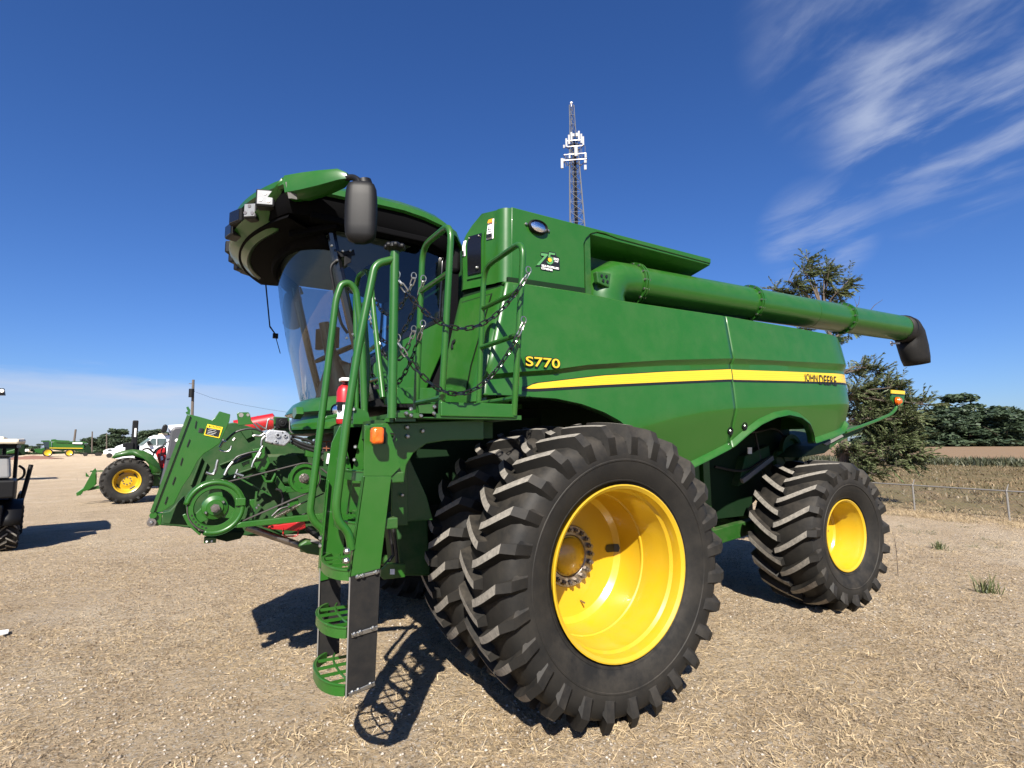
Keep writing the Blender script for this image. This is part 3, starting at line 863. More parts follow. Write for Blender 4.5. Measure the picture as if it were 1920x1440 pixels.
mb.lathe([(0.0, -0.05), (0.10, -0.05), (0.11, 0.0), (0.02, 0.0)], [(3.672,-0.9,1.553)][0], (0, 1, 0), 24)
mb.build('drive_pulley', M['green_matt'], combine, 30)
mb = MB()
for pth in ([(2.75, -0.86, 1.98), (3.2, -0.90, 1.86), (3.7, -0.88, 1.95), (4.0, -0.86, 1.75)], [(2.6, -0.86, 1.5), (3.0, -0.92, 1.42), (3.5, -0.9, 1.6), (3.9, -0.86, 1.6)], [(3.3, -0.86, 2.0), (3.36, -0.9, 1.5), (3.5, -0.86, 1.2)]):
    mb = MB(); mb.tube(smooth_path(pth, 0.25), 0.014, 6); mb.build('hose', M['hose'], combine, 30)

# yellow stripe with a black keyline, on both panels (moulded strip, 3 mm proud)
S_up = [(-0.364,-1.685,2.163),(-0.287,-1.685,2.2),(0.352,-1.685,2.295),(1.036,-1.685,2.367),(1.895,-1.685,2.444),(1.925,-1.685,2.441),(2.784,-1.685,2.476),(3.879,-1.685,2.516)]
S_lo = [(-0.369,-1.685,2.159),(-0.287,-1.685,2.161),(0.349,-1.685,2.221),(1.031,-1.685,2.279),(1.895,-1.685,2.349),(1.917,-1.685,2.345),(2.774,-1.685,2.38),(3.865,-1.685,2.417)]
def strip(x0, x1, up, lo, off, name, m, n=40, taper=None):
    mb = MB(); rows = []
    for i in range(n+1):
        x = x0+(x1-x0)*i/n
        zu, zl = up(x), lo(x)
        rows.append([(x, y_side(x, zu+(zl-zu)*k/4)-off, zu+(zl-zu)*k/4) for k in range(5)])
    mb.grid(rows, flip=True)
    return mb.build(name, m, combine, 40)
fu = lambda x: interp(S_up, x); fl = lambda x: interp(S_lo, x)
xs0 = S_up[0][0]
for (a_, b_) in ((xs0, X_SEAM-0.007), (X_SEAM+0.007, X_REAR-0.02)):
    strip(a_, b_, fu, fl, 0.006, 'yellow_stripe', M['stripe'])
for (a_, b_) in ((xs0-0.03, X_SEAM-0.007), (X_SEAM+0.007, X_REAR-0.018)):
    strip(a_, b_, lambda x: fu(x)+0.006*(x < X_SEAM), lambda x: fl(x)-0.020, 0.003, 'black_keyline', M['decal_black'])
# fine ribs printed along the stripe
for k in range(1, 5):
    strip(xs0+0.25, X_SEAM-0.01, lambda x: fl(x)+(fu(x)-fl(x))*(k/5)+0.0015, lambda x: fl(x)+(fu(x)-fl(x))*(k/5)-0.0015, 0.008, 'stripe_rib', M['decal_yellow'], 24)
    strip(X_SEAM+0.01, X_REAR-0.03, lambda x: fl(x)+(fu(x)-fl(x))*(k/5)+0.0015, lambda x: fl(x)+(fu(x)-fl(x))*(k/5)-0.0015, 0.008, 'stripe_rib', M['decal_yellow'], 24)
# lettering
t0 = [(-0.381,-1.7,2.313),(-0.082,-1.7,2.324),(-0.371,-1.7,2.395),(-0.076,-1.7,2.397)]
hh = t0[2][2]-t0[0][2]
for off, b_, m_, nm in ((0.004, 0.05, 'decal_black', 'letter_outline'), (0.007, 0.012, 'stripe', 'model_lettering')):
    g_ = 0.006 if b_ > 0.03 else 0
    text_obj(nm, 'S770', M[m_], combine, (t0[0][0]-g_, -1.708-off, t0[0][2]+0.006-g_), (PI/2, 0, 0), hh*0.86+2*g_, (t0[1][0]-t0[0][0])+2*g_, bold=b_, shear=0.0)
t1 = [(3.03,-1.69,2.382),(3.622,-1.69,2.407),(3.042,-1.69,2.483)]
tw = t1[1][0]-t1[0][0]
for wd_, x_, w_ in (('JOHN', 0.0, 0.40), ('DEERE', 0.45, 0.55)):
    text_obj('stripe_lettering', wd_, M['decal_black'], combine, (t1[0][0]+tw*x_, y_side(t1[0][0]+tw*x_, t1[0][2])-0.0105, t1[0][2]-0.012), (PI/2, 0, 0), (t1[2][2]-t1[0][2])*1.0, tw*w_, bold=0.0)
# two round latches beside the seam
for p in [(1.883,-1.6,1.871),(2.078,-1.6,1.918)]:
    mb = MB(); y0 = y_side(p[0], p[2])
    mb.lathe([(0.0, 0.004), (0.022, 0.004), (0.026, -0.010), (0.036, -0.010), (0.038, 0.006)], (p[0], y0, p[2]), (0, 1, 0), 24)
    l_ = mb.build('panel_latch', M['black'], combine, 30)
    mb = MB(); mb.bolt((p[0], y0, p[2]), (0, -1, 0), 0.012, 0.012); mb.build('latch_bolt', M['zinc'], l_, 30)

# ---- grain tank
YT = -1.50
side = [(-0.397,-1.5,3.597),(1.914,-1.5,3.57),(1.91,-1.5,3.52),(0.71,-1.5,3.547),(0.573,-1.5,3.564),(0.485,-1.5,3.561),(0.415,-1.5,3.533),(0.362,-1.5,3.481),(0.338,-1.5,3.43),(0.337,-1.5,2.994),(-0.421,-1.5,2.97)]
side[0] = (-0.362, side[0][1], side[0][2]); side[-1] = (-0.372, side[-1][1], side[-1][2])
mb = MB(); mb.prism(side, (0, 0.03, 0)); mb.build('tank_side', M['green'], combine, 30, bevel=0.006)
XT1 = side[1][0]
mb = MB()   # roof lid, underside falls inward over the auger
lip = side[2]
mb.prism([(side[0][0], -1.495, 3.585), (side[0][0], 1.50, 3.585), (XT1, 1.50, 3.545), (XT1, -1.495, 3.545)], (0, 0, 0.012))
mb.prism([(0.42, -1.49, 3.53), (XT1-0.005, -1.49, 3.505), (XT1-0.10, -1.22, 3.40), (0.42, -1.22, 3.44)], (0, 0, 0.03))
mb.build('tank_lid', M['green'], combine, 0, bevel=0.004)
mb = MB()
mb.box2((0.40, -1.24, 2.95), (XT1-0.12, -1.18, 3.50)); mb.box2((0.36, -1.48, 2.95), (0.42, -1.18, 3.56))
mb.box2((-0.38, -1.18, 2.93), (XT1-0.12, 1.4, 3.53))
mb.build('tank_wall', M['green_dark'], combine, 0)
mb = MB()   # deck the auger rests over
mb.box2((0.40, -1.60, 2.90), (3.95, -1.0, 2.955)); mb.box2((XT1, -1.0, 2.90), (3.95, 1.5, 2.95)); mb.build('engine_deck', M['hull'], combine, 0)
for p in [(0.891,-1.22,3.57),(1.416,-1.22,3.577),(1.981,-1.22,3.554)]:
    mb = MB(); mb.bolt(p, (0, -1, 0), 0.012, 0.014); mb.build('lid_bolt', M['zinc'], combine, 30)
# dark strip painting in the shaded gap between tank and side panel
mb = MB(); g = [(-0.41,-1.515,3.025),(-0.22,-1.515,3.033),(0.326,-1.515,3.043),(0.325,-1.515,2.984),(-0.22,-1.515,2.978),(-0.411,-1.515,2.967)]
mb.prism(g, (0, 0.02, 0)); mb.build('tank_gap_shade', M['hull'], combine, 0)
# tank front, facing the cab: upright above, sloping forward below
F = {}
zs = [3.585, 3.45, 3.2, 3.02, 2.96, 2.90, 2.6, 2.3, 2.06]
def front_profile(z):
    xo = float(np.interp(z, [2.06, 2.32, 2.93, 3.0, 3.6], [-0.755, -0.70, -0.50, -0.46, -0.45]))
    xi = float(np.interp(z, [2.06, 2.3, 2.6, 3.02, 3.35, 3.47, 3.585], [-0.80, -0.765, -0.70, -0.60, -0.61, -0.58, -0.52]))
    yo = float(np.interp(z, [2.06, 2.93, 2.97, 3.6], [-1.645, -1.645, -1.50, -1.50]))
    yi = float(np.interp(z, [2.06, 3.4, 3.5, 3.585], [-1.05, -1.05, -1.08, -1.22]))
    pts = [(0.0, yi+0.02, z), (xi+0.16, yi+0.0, z), (xi+0.05, yi-0.005, z), (xi+0.012, yi-0.03, z), (xi, yi-0.08, z)]
    for k in range(1, 5):
        t = k/5; pts.append((xi+(xo-xi)*t, (yi-0.08)+(yo+0.09-(yi-0.08))*t, z))
    for k in range(7):
        a = PI/2*k/6
        pts.append((xo+0.09-0.09*math.cos(a), yo+0.09-0.09*math.sin(a), z))
    return pts
mb = MB(); mb.grid([front_profile(z) for z in np.linspace(3.585, 2.995, 10)], flip=True)
mb.build('tank_front', M['green'], combine, 40)
mb = MB(); mb.grid([front_profile(z) for z in np.linspace(2.925, 2.06, 14)], flip=True)
mb.build('engine_side_panel', M['green'], combine, 40)
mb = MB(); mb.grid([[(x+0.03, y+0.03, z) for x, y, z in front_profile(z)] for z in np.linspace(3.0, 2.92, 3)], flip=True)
mb.build('tank_gap_shade', M['hull'], combine, 40)  # same painted gap shade, carried round the tank front
P0 = V(-0.60, -1.05, 3.0); 
def on_front(z, t, off):
    """point on the tank front: t 0 inner edge .. 1 outer edge, pushed forward by off"""
    pr = front_profile(z); a, b = Vector(pr[4]), Vector(pr[9])
    p = a + (b-a)*t; n = (b-a).cross(V(0, 0, 1)).normalized()
    if n.x > 0: n = -n
    return p + n*off
def front_patch(name, m, z0, z1, t0, t1, off, parent=combine, skew=0, rnd=0.0, nz=8):
    mb = MB(); rows = []
    for i in range(nz+1):
        z = z0+(z1-z0)*i/nz; rows.append([on_front(z, t0+(t1-t0)*k/4 + skew*(i/nz), off) for k in range(5)])
    mb.grid(rows, flip=True); return mb.build(name, m, parent, 40)
# tinted grain window with a raised frame
front_patch('window_frame', M['green'], 3.44, 3.07, 0.14, 0.67, 0.012)
wf = front_patch('tank_window', M['black_gloss'], 3.42, 3.10, 0.19, 0.61, 0.022)
mb = MB(); mb.bolt(on_front(3.14, 0.52, 0.024), (-1, 0, 0), 0.012, 0.02); mb.bolt(on_front(3.40, 0.24, 0.024), (-1, 0, 0), 0.008, 0.01); mb.bolt(on_front(3.40, 0.54, 0.024), (-1, 0, 0), 0.008, 0.01)
mb.build('window_latch', M['zinc'], combine, 30)
for (z0, z1, ta, tb, band) in ((3.40, 3.27, 0.01, 0.10, None), (3.52, 3.36, 0.73, 0.94, 'y')):
    front_patch('warning_decal', M['white'], z0, z1, ta, tb, 0.005)
    d0 = front_patch('decal_text_block', M['decal_black'], z1+0.04, z1+0.008, ta+0.02, tb-0.02, 0.018)
    if band:
        front_patch('decal_header', mat('orange_decal', (0.85, 0.28, 0.02), 0.4), z0-0.004, z0-0.03, ta+0.02, tb-0.02, 0.018)
        mb = MB()
        mb.bar(on_front(3.46, 0.80, 0.018), on_front(3.43, 0.80, 0.018), 0.006, 0.004); mb.bar(on_front(3.435, 0.79, 0.018), on_front(3.43, 0.90, 0.018), 0.006, 0.004)
        mb.build('decal_pictogram', M['decal_black'], combine, 0)
# access door: dark seam, then the door skin
front_patch('door_seam', M['decal_black'], 2.885, 2.135, 0.07, 0.865, 0.004, skew=0.02)
front_patch('access_door', M['green'], 2.875, 2.145, 0.085, 0.85, 0.010, skew=0.02)
mb = MB(); g = [on_front(2.50, 0.12, 0.018), on_front(2.56, 0.12, 0.018), on_front(2.57, 0.20, 0.018), on_front(2.545, 0.20, 0.018), on_front(2.53, 0.16, 0.018), on_front(2.50, 0.19, 0.018)]
mb.prism(g, (-0.006, 0, 0)); mb.build('door_handle', M['decal_black'], combine, 0)
# oval work lamp on the tank side
lc = [(-0.129,-1.5,3.475)][0]
mb = MB(); mb.lathe([(0.0, 0.0), (0.088, 0.0), (0.092, -0.02), (0.080, -0.035), (0.075, -0.02)], (0, 0, 0), (0, 1, 0), 32)
lamp = mb.build('work_lamp', M['black'], combine, 30, loc=(lc[0], -1.502, lc[2]), rot=(0, R(4), 0)); lamp.scale = (1, 1, 0.62)
mb = MB(); mb.lathe([(0.0, -0.034), (0.05, -0.031), (0.074, -0.021)], (0, 0, 0), (0, 1, 0), 32); mb.build('lamp_lens', M['chrome'], lamp, 30)
for dx_ in (-0.105, 0.105):
    mb = MB(); mb.bolt((lc[0]+dx_, -1.502, lc[2]-dx_*0.07), (0, -1, 0), 0.012, 0.014); mb.build('lamp_bolt', M['zinc'], combine, 30)
# anniversary decal: numerals, dot and two lines of words on a dark badge
bd = [(-0.151,-1.503,3.151),(-0.121,-1.503,3.182),(-0.084,-1.503,3.24),(-0.104,-1.503,3.254),(-0.099,-1.503,3.277),(-0.027,-1.503,3.285),(-0.017,-1.503,3.301),(0.046,-1.503,3.298),(0.05,-1.503,3.272),(0.082,-1.503,3.26),(0.085,-1.503,3.158),(0.011,-1.503,3.151),(0.016,-1.503,3.134),(-0.101,-1.503,3.133),(-0.106,-1.503,3.162)]
mb = MB(); mb.prism(bd, (0, 0.0025, 0)); mb.build('decal_badge', M['decal_black'], combine, 0)
k0 = [(-0.147,-1.505,3.159),(-0.031,-1.505,3.178),(-0.105,-1.505,3.271),(-0.041,-1.505,3.181),(0.042,-1.505,3.195),(-0.023,-1.505,3.29)]
s7 = [(-0.099,-1.507,3.269),(-0.035,-1.507,3.274),(-0.036,-1.507,3.261),(-0.118,-1.507,3.166),(-0.143,-1.507,3.166),(-0.066,-1.507,3.251),(-0.099,-1.507,3.25)]
mb = MB(); mb.prism(s7, (0, 0.002, 0)); mb.build('decal_numeral', M['decal_green'], combine, 0)
s5 = [(-0.02,-1.507,3.29),(0.037,-1.507,3.291),(0.035,-1.507,3.276),(-0.007,-1.507,3.274),(-0.013,-1.507,3.256),(0.011,-1.507,3.253),(0.021,-1.507,3.235),(0.015,-1.507,3.207),(-0.006,-1.507,3.191),(-0.032,-1.507,3.191),(-0.047,-1.507,3.206),(-0.042,-1.507,3.213),(-0.026,-1.507,3.205),(-0.006,-1.507,3.211),(0.002,-1.507,3.227),(-0.005,-1.507,3.242),(-0.031,-1.507,3.246)]
mb = MB(); mb.prism(s5, (0, 0.002, 0)); mb.build('decal_numeral', M['decal_green'], combine, 0)
dc = [(-0.018,-1.508,3.228)][0]
mb = MB(); mb.lathe([(0.0, 0), (0.018, 0), (0.018, 0.002)], dc, (0, -1, 0), 20); o_ = mb.build('decal_dot', M['stripe'], combine, 0)
for (px, txt, hgt) in (([(0.019,-1.509,3.236),(0.069,-1.509,3.24),(0.02,-1.509,3.252)], 'SINCE', 1), ([(0.029,-1.509,3.216),(0.066,-1.509,3.218),(0.03,-1.509,3.231)], '1947', 1), ([(-0.097,-1.509,3.16),(0.07,-1.509,3.165),(-0.097,-1.509,3.177)], 'SELF-PROPELLED', 1), ([(-0.1,-1.509,3.138),(0.007,-1.509,3.14),(-0.1,-1.509,3.155)], 'COMBINES', 1)):
    text_obj('decal_lettering', txt, M['decal_white'], combine, (px[0][0], -1.5095, px[0][2]), (PI/2, 0, 0), px[2][2]-px[0][2], px[1][0]-px[0][0], bold=0.03)

# ---- unloading auger
AX = [V(0.62, -1.36, 3.20), V(6.02, -1.36, 3.31)]
ad_ = (AX[1]-AX[0]).normalized()
def ap(x): return AX[0] + ad_*((x-AX[0].x)/ad_.x)
mb = MB(); r_ = 0.172
mb.tube([ap(x) for x in (0.97, 2.0, 3.0, 4.42, 4.44, 5.98)], [r_, r_, r_, r_, r_*0.985, r_*0.985], 40)
mb.build('unloading_auger', M['green'], combine, 30)
mb = MB()
prof = [V(0.66, -1.36, 2.86), V(0.62, -1.36, 3.02), V(0.66, -1.36, 3.13), V(0.76, -1.36, 3.195), V(0.90, -1.36, 3.207), V(0.98, -1.36, 3.207)]
mb.tube(prof, [0.20, 0.205, 0.20, 0.19, 0.18, 0.178], 32)
mb.build('auger_elbow', M['green'], combine, 40)
e0 = [(0.421,-1.55,3.193),(0.582,-1.55,3.2),(0.56,-1.55,3.067),(0.52,-1.55,3.075),(0.435,-1.55,3.095)]
mb = MB(); mb.prism(e0, (0, 0.05, 0))
mb.build('cover_plate', M['green_dark'], combine, 0, bevel=0.01)
for p in [(0.472,-1.555,3.159),(0.524,-1.555,3.162),(0.488,-1.555,3.12),(0.534,-1.555,3.117)]:
    mb = MB(); mb.cyl(p, V(*p)+V(0, -0.004, 0), 0.012, 10); mb.build('plate_hole', M['decal_black'], combine, 30)
for xx, rr in ((1.0, 0.03), (2.64, 0.025), (4.43, 0.025)):
    mb = MB(); ax_ = ad_
    for dd in (-0.022, 0.006):
        mb.lathe([(r_-0.02, dd), (r_+rr, dd), (r_+rr, dd+0.014), (r_-0.02, dd+0.014)], ap(xx), ax_, 40, closed=True)
    fl_ = mb.build('auger_flange', M['green'], combine, 30)
    for k in range(14):
        a = 2*PI*k/14
        u = V(0, 1, 0); w_ = ax_.cross(u)
        p = ap(xx) + (u*math.cos(a)+w_*math.sin(a))*(r_+rr*0.45) + ax_*0.022
        mb = MB(); mb.cyl(ax_*-0.055, ax_*0.012, 0.011, 8)
        if k == 0 and xx == 1.0: BOLT = mb.build('flange_bolt', M['zinc'], fl_, 30); o_ = BOLT
        else: o_ = BOLT.copy(); COL.objects.link(o_); o_.parent = fl_
        o_.location = p
mb = MB()   # faded band inside the tube reflection: weld seam ring
mb.lathe([(r_-0.01, -0.004), (r_+0.0015, -0.004), (r_+0.0015, 0.004), (r_-0.01, 0.004)], ap(3.72), ad_, 40, closed=True); mb.build('weld_seam', M['green_dark'], combine, 30)
mb = MB(); mb.lathe([(r_-0.03, -0.004), (r_+0.012, -0.004), (r_+0.012, 0.02), (r_-0.03, 0.02)], ap(5.97), ad_, 40, closed=True)
mb.build('auger_collar', M['black'], combine, 30)
# rubber spout boot
mb = MB(); rows = []
cs = [(ap(5.80), 0.180), (ap(6.0)+V(0, 0, 0), 0.190)]
def ring(c, ax, ru, rw, n=28, up=V(0, 1, 0)):
    ax = ax.normalized(); u = up; w_ = ax.cross(u).normalized()
    return [c + u*ru*math.cos(2*PI*k/n) + w_*rw*math.sin(2*PI*k/n) for k in range(n+1)]
path = [(V(5.86, -1.36, 3.305), V(1, 0, 0.02), 0.178, 0.178), (V(6.06, -1.36, 3.30), V(1, 0, -0.25), 0.183, 0.188), (V(6.14, -1.36, 3.22), V(0.8, 0, -0.9), 0.18, 0.205),
        (V(6.20, -1.36, 3.06), V(0.28, 0, -1), 0.172, 0.215), (V(6.24, -1.36, 2.92), V(0.2, 0, -1), 0.165, 0.20), (V(6.27, -1.36, 2.83), V(0.2, 0, -1), 0.15, 0.175)]
mb.grid([ring(*p) for p in path]); mb.build('spout_boot', M['black_flap'], combine, 50, solid=0.012)
mb = MB(); p = [(5.53,-1.4,3.055)][0]
mb.tube([(p[0]+0.03*math.cos(a), p[1], p[2]+0.03*math.sin(a)) for a in np.linspace(0, 2*PI, 13)[:-1]], 0.006, 6, closed=True)
mb.bar(p, (p[0]+0.2, p[1], p[2]+0.02), 0.02, 0.02); mb.build('boot_clip', M['shaft'], combine, 30)

# ---- tail: chopper board, light bracket
mb = MB()
t_ = [(3.564,-1.25,1.586),(3.893,-1.25,1.717),(4.598,-1.25,1.902),(5.004,-1.25,1.973),(4.944,-1.25,1.911),(4.366,-1.25,1.752),(4.056,-1.25,1.627)]
mb.prism(t_, (0, 2.5, 0)); mb.build('tailboard', M['green_matt'], combine, 0, bevel=0.008)
t_ = [(4.025,-1.27,1.741),(4.424,-1.27,1.848),(4.456,-1.27,1.829),(4.077,-1.27,1.721)]
mb = MB(); mb.prism(t_, (0, 0.01, 0)); mb.build('tailboard_edge', M['galv'], combine, 0)
b_ = [(4.443,-1.3,1.88),(5.142,-1.3,2.02),(5.56,-1.3,2.118),(5.696,-1.3,2.186),(5.735,-1.3,2.244)]
mb = MB(); mb.tube(smooth_path(b_, 0.10), 0.020, 10); arm = mb.build('light_arm', M['green'], combine, 30)
q = [(5.643,-1.3,2.45),(6.001,-1.3,2.451),(5.947,-1.3,2.309),(5.878,-1.3,2.248),(5.68,-1.3,2.257),(5.62,-1.3,2.312)]
mb = MB(); mb.prism(q, (0, 0.02, 0)); mb.build('reflector_plate', M['green'], arm, 0)
q = [(5.599,-1.32,2.446),(5.956,-1.32,2.447),(5.943,-1.32,2.399),(5.591,-1.32,2.399)]
mb = MB(); mb.prism(q, (0, 0.012, 0)); mb.build('reflector_strip', M['stripe'], arm, 0)
p = [(5.729,-1.32,2.3)][0]
mb = MB(); mb.lathe([(0.0, -0.05), (0.03, -0.045), (0.052, -0.02), (0.055, 0.01)], p, (0, 1, 0), 20); mb.build('amber_light', M['amber'], arm, 30)
mb = MB(); mb.lathe([(0.0, 0.03), (0.05, 0.03), (0.06, 0.0), (0.055, 0.005)], (p[0]-0.01, p[1], p[2]), (0, 1, 0), 20); mb.build('light_housing', M['black'], arm, 30)

# ------------------------------------------------------------------ combine: cab
def xa(z):   # A-pillar line
    return float(np.interp(z, [2.10, 2.72, 3.28, 3.5], [-1.26, -1.43, -1.565, -1.61]))
def xf(z):   # windscreen centre line
    return float(np.interp(z, [2.10, 2.30, 2.65, 3.05, 3.45], [-1.60, -1.645, -1.735, -1.815, -1.865]))
HW = 0.86
def screen_pt(u, z):
    return V(xf(z)+(xa(z)-xf(z))*abs(u)**2.3, HW*u, z)
mb = MB(); mb.grid([[screen_pt(u, z) for u in np.linspace(-0.97, 0.97, 33)] for z in np.linspace(2.14, 3.42, 14)])
mb.build('windscreen', M['glass'], combine, 60)
# A-pillars, rear pillars, sills
for s in (-1, 1):
    mb = MB()
    for (o_, w_) in ((0.0, 0.055),):
        pth = [V(xa(z)+0.005, s*HW, z) for z in np.linspace(2.10, 3.48, 8)]
        mb.tube(pth, [0.036]*8, 8)
    mb.build('cab_pillar', M['black_gloss'], combine, 40)
    mb = MB(); mb.bar((-0.585, s*(HW-0.01), 2.50), (-0.565, s*(HW-0.01), 3.48), 0.05, 0.10); mb.bar((-0.70, s*(HW-0.005), 2.62), (-0.66, s*(HW-0.005), 3.46), 0.03, 0.028)
    mb.build('cab_rear_pillar', M['black_gloss'], combine, 40, bevel=0.01)
    # door window
    pl = [(xa(z)+0.03, s*(HW+0.005), z) for z in np.linspace(2.42, 3.40, 7)] + [(-0.64, s*(HW+0.005), 3.42), (-0.65, s*(HW+0.005), 2.72)]
    mb = MB(); mb.add(pl, [list(range(len(pl)))]); mb.build('door_window', M['glass'], combine, 0)
    # green door lower panel rising to the rear
    dp = [(-1.246,-0.885,2.444),(-1.071,-0.885,2.572),(-0.612,-0.885,2.826),(-0.635,-0.885,2.616),(-0.755,-0.885,2.341),(-0.845,-0.885,2.129),(-1.178,-0.885,2.117),(-1.234,-0.885,2.23)]
    if s > 0: dp = [(x, -y, z) for x, y, z in dp]
    mb = MB(); mb.prism(dp, (0, s*-0.03, 0)); mb.build('door_panel', M['green'], combine, 0, bevel=0.008)
    dq = [(-1.283,-0.89,2.35),(-1.06,-0.89,2.572),(-0.615,-0.89,2.825),(-0.615,-0.89,2.852),(-1.082,-0.89,2.609),(-1.296,-0.89,2.398)]
    if s > 0: dq = [(x, -y, z) for x, y, z in dq]
    mb = MB(); mb.prism(dq, (0, s*-0.02, 0)); mb.build('window_seal', M['black_gloss'], combine, 0)
    # black panel put in for the dark, shaded gap behind the door
    gp = [(-0.583,-0.84,2.848),(-0.519,-0.84,3.005),(-0.531,-0.84,3.428),(-0.581,-0.84,3.419),(-0.626,-0.84,2.624),(-0.828,-0.84,2.133),(-0.67,-0.84,2.138),(-0.499,-0.84,2.821)]
    if s > 0: gp = [(x, -y, z) for x, y, z in gp]
    mb = MB(); mb.prism(gp, (0, s*-0.10, 0)); mb.build('cab_gap_shade', M['black'], combine, 0)
# windscreen wiper and handle rod by the pillar
mb = MB(); pp = [(-1.541,-0.9,3.153),(-1.579,-0.9,3.109),(-1.586,-0.9,3.075),(-1.522,-0.9,2.756),(-1.496,-0.9,2.665),(-1.448,-0.9,2.601)]
mb.tube(smooth_path(pp, 0.06), 0.011, 8); mb.build('grab_handle', M['black'], combine, 40)
mb = MB(); pp = [(-1.549,-0.93,3.216),(-1.51,-0.93,3.215),(-1.424,-0.93,3.251),(-1.414,-0.93,3.207),(-1.517,-0.93,3.172)]
mb.prism(pp, (0, 0.02, 0)); pp = [(-1.494,-0.93,3.201),(-1.438,-0.93,3.203),(-1.445,-0.93,3.143),(-1.476,-0.93,3.121),(-1.491,-0.93,3.102)]
mb.prism(pp, (0, 0.02, 0)); mb.build('pillar_bracket', M['black'], combine, 0, bevel=0.003)
for p in [(-1.51,-0.945,3.214),(-1.455,-0.945,3.228),(-1.55,-0.945,3.137),(-1.592,-0.945,3.241),(-1.423,-0.945,2.587),(-1.465,-0.945,2.555)]:
    mb = MB(); mb.bolt(p, (0, -1, 0), 0.010, 0.012); mb.build('bracket_bolt', M['zinc'], combine, 30)
mb = MB(); pp = [(-1.444,-0.7,3.169),(-1.399,-0.7,3.19),(-1.347,-0.7,3.141),(-1.335,-0.7,3.019),(-1.44,-0.7,3.004)]
mb.prism(pp, (0, 0.04, 0)); mb.build('interior_mirror', M['black'], combine, 0, bevel=0.01)
# cab structure: floor, rear wall, lining
mb = MB(); mb.prism([(-1.58, -0.3, 2.06), (-1.26, -0.85, 2.06), (-0.55, -0.85, 2.06), (-0.55, 0.85, 2.06), (-1.26, 0.85, 2.06), (-1.58, 0.3, 2.06)], (0, 0, 0.06))
mb.build('cab_floor', M['black'], combine, 0)
mb = MB(); mb.box2((-0.58, -0.84, 2.10), (-0.54, 0.84, 2.62)); mb.box2((-0.58, -0.84, 2.62), (-0.54, -0.60, 3.5)); mb.box2((-0.58, 0.60, 2.62), (-0.54, 0.84, 3.5))
mb.box2((-0.58, -0.6, 3.30), (-0.54, 0.6, 3.5)); mb.build('cab_rear_wall', M['cab_grey'], combine, 0)
mb = MB(); mb.add([(-0.56, -0.60, 2.62), (-0.56, 0.60, 2.62), (-0.56, 0.60, 3.30), (-0.56, -0.60, 3.30)], [(0, 1, 2, 3)]); mb.build('rear_window', M['glass'], combine, 0)
mb = MB(); mb.prism([(-1.80, -0.35, 3.40), (-1.56, -0.80, 3.40), (-0.60, -0.82, 3.40), (-0.60, 0.82, 3.40), (-1.56, 0.80, 3.40), (-1.80, 0.35, 3.40)], (0, 0, 0.05))
mb.build('headlining', M['trim'], combine, 0)
mb = MB()  # small screen unit hanging in the corner, console, column
mb.box2((-1.46, -0.62, 2.12), (-1.40, -0.30, 2.14)); mb.tube([(-1.45, 0.0, 2.12), (-1.36, 0.0, 2.55)], [0.07, 0.05], 12)
mb.prism([(-1.42, -0.10, 2.12), (-1.20, -0.10, 2.12), (-1.24, -0.10, 2.50), (-1.40, -0.10, 2.55)], (0, 0.20, 0))
mb.build('steering_column', M['seat'], combine, 30, bevel=0.01)
mb = MB()
c0 = V(-1.33, 0, 2.60); ax = V(-0.45, 0, 0.9).normalized(); u = V(0, 1, 0); w_ = ax.cross(u)
mb.tube([c0+(u*math.cos(a)+w_*math.sin(a))*0.20 for a in np.linspace(0, 2*PI, 33)[:-1]], 0.015, 8, closed=True)
for a in (0.5, 2.6, 4.7): mb.bar(c0, c0+(u*math.cos(a)+w_*math.sin(a))*0.2, 0.025, 0.012)
mb.build('steering_wheel', M['black'], combine, 40)
mb = MB()
mb.box2((-1.06, -0.27, 2.38), (-0.66, 0.27, 2.52)); mb.box((-0.66, 0, 2.80), (0.13, 0.50, 0.62), Matrix.Rotation(R(8), 3, 'Y'))
mb.box((-0.62, 0, 3.16), (0.10, 0.28, 0.18)); mb.box2((-0.98, -0.36, 2.60), (-0.66, -0.28, 2.66)); mb.box2((-1.10, 0.28, 2.55), (-0.62, 0.46, 2.66))
mb.box2((-0.98, -0.20, 2.12), (-0.70, 0.20, 2.38))
mb.build('operator_seat', M['seat'], combine, 30, bevel=0.03)
mb = MB(); mb.box((-1.36, 0.30, 2.78), (0.05, 0.26, 0.20), Matrix.Rotation(R(35), 3, 'Z')); mb.tube([(-1.2, 0.44, 2.6), (-1.34, 0.32, 2.74)], 0.015, 8); mb.build('display_screen', M['black'], combine, 30, bevel=0.008)
mb = MB(); mb.tube([V(-1.53, -0.50, z) if False else screen_pt(-0.62, z)+V(0.10, 0.02, 0) for z in np.linspace(2.15, 2.75, 5)], [0.10, 0.075, 0.05, 0.045, 0.04], 12)
mb.build('corner_post', M['black'], combine, 40)

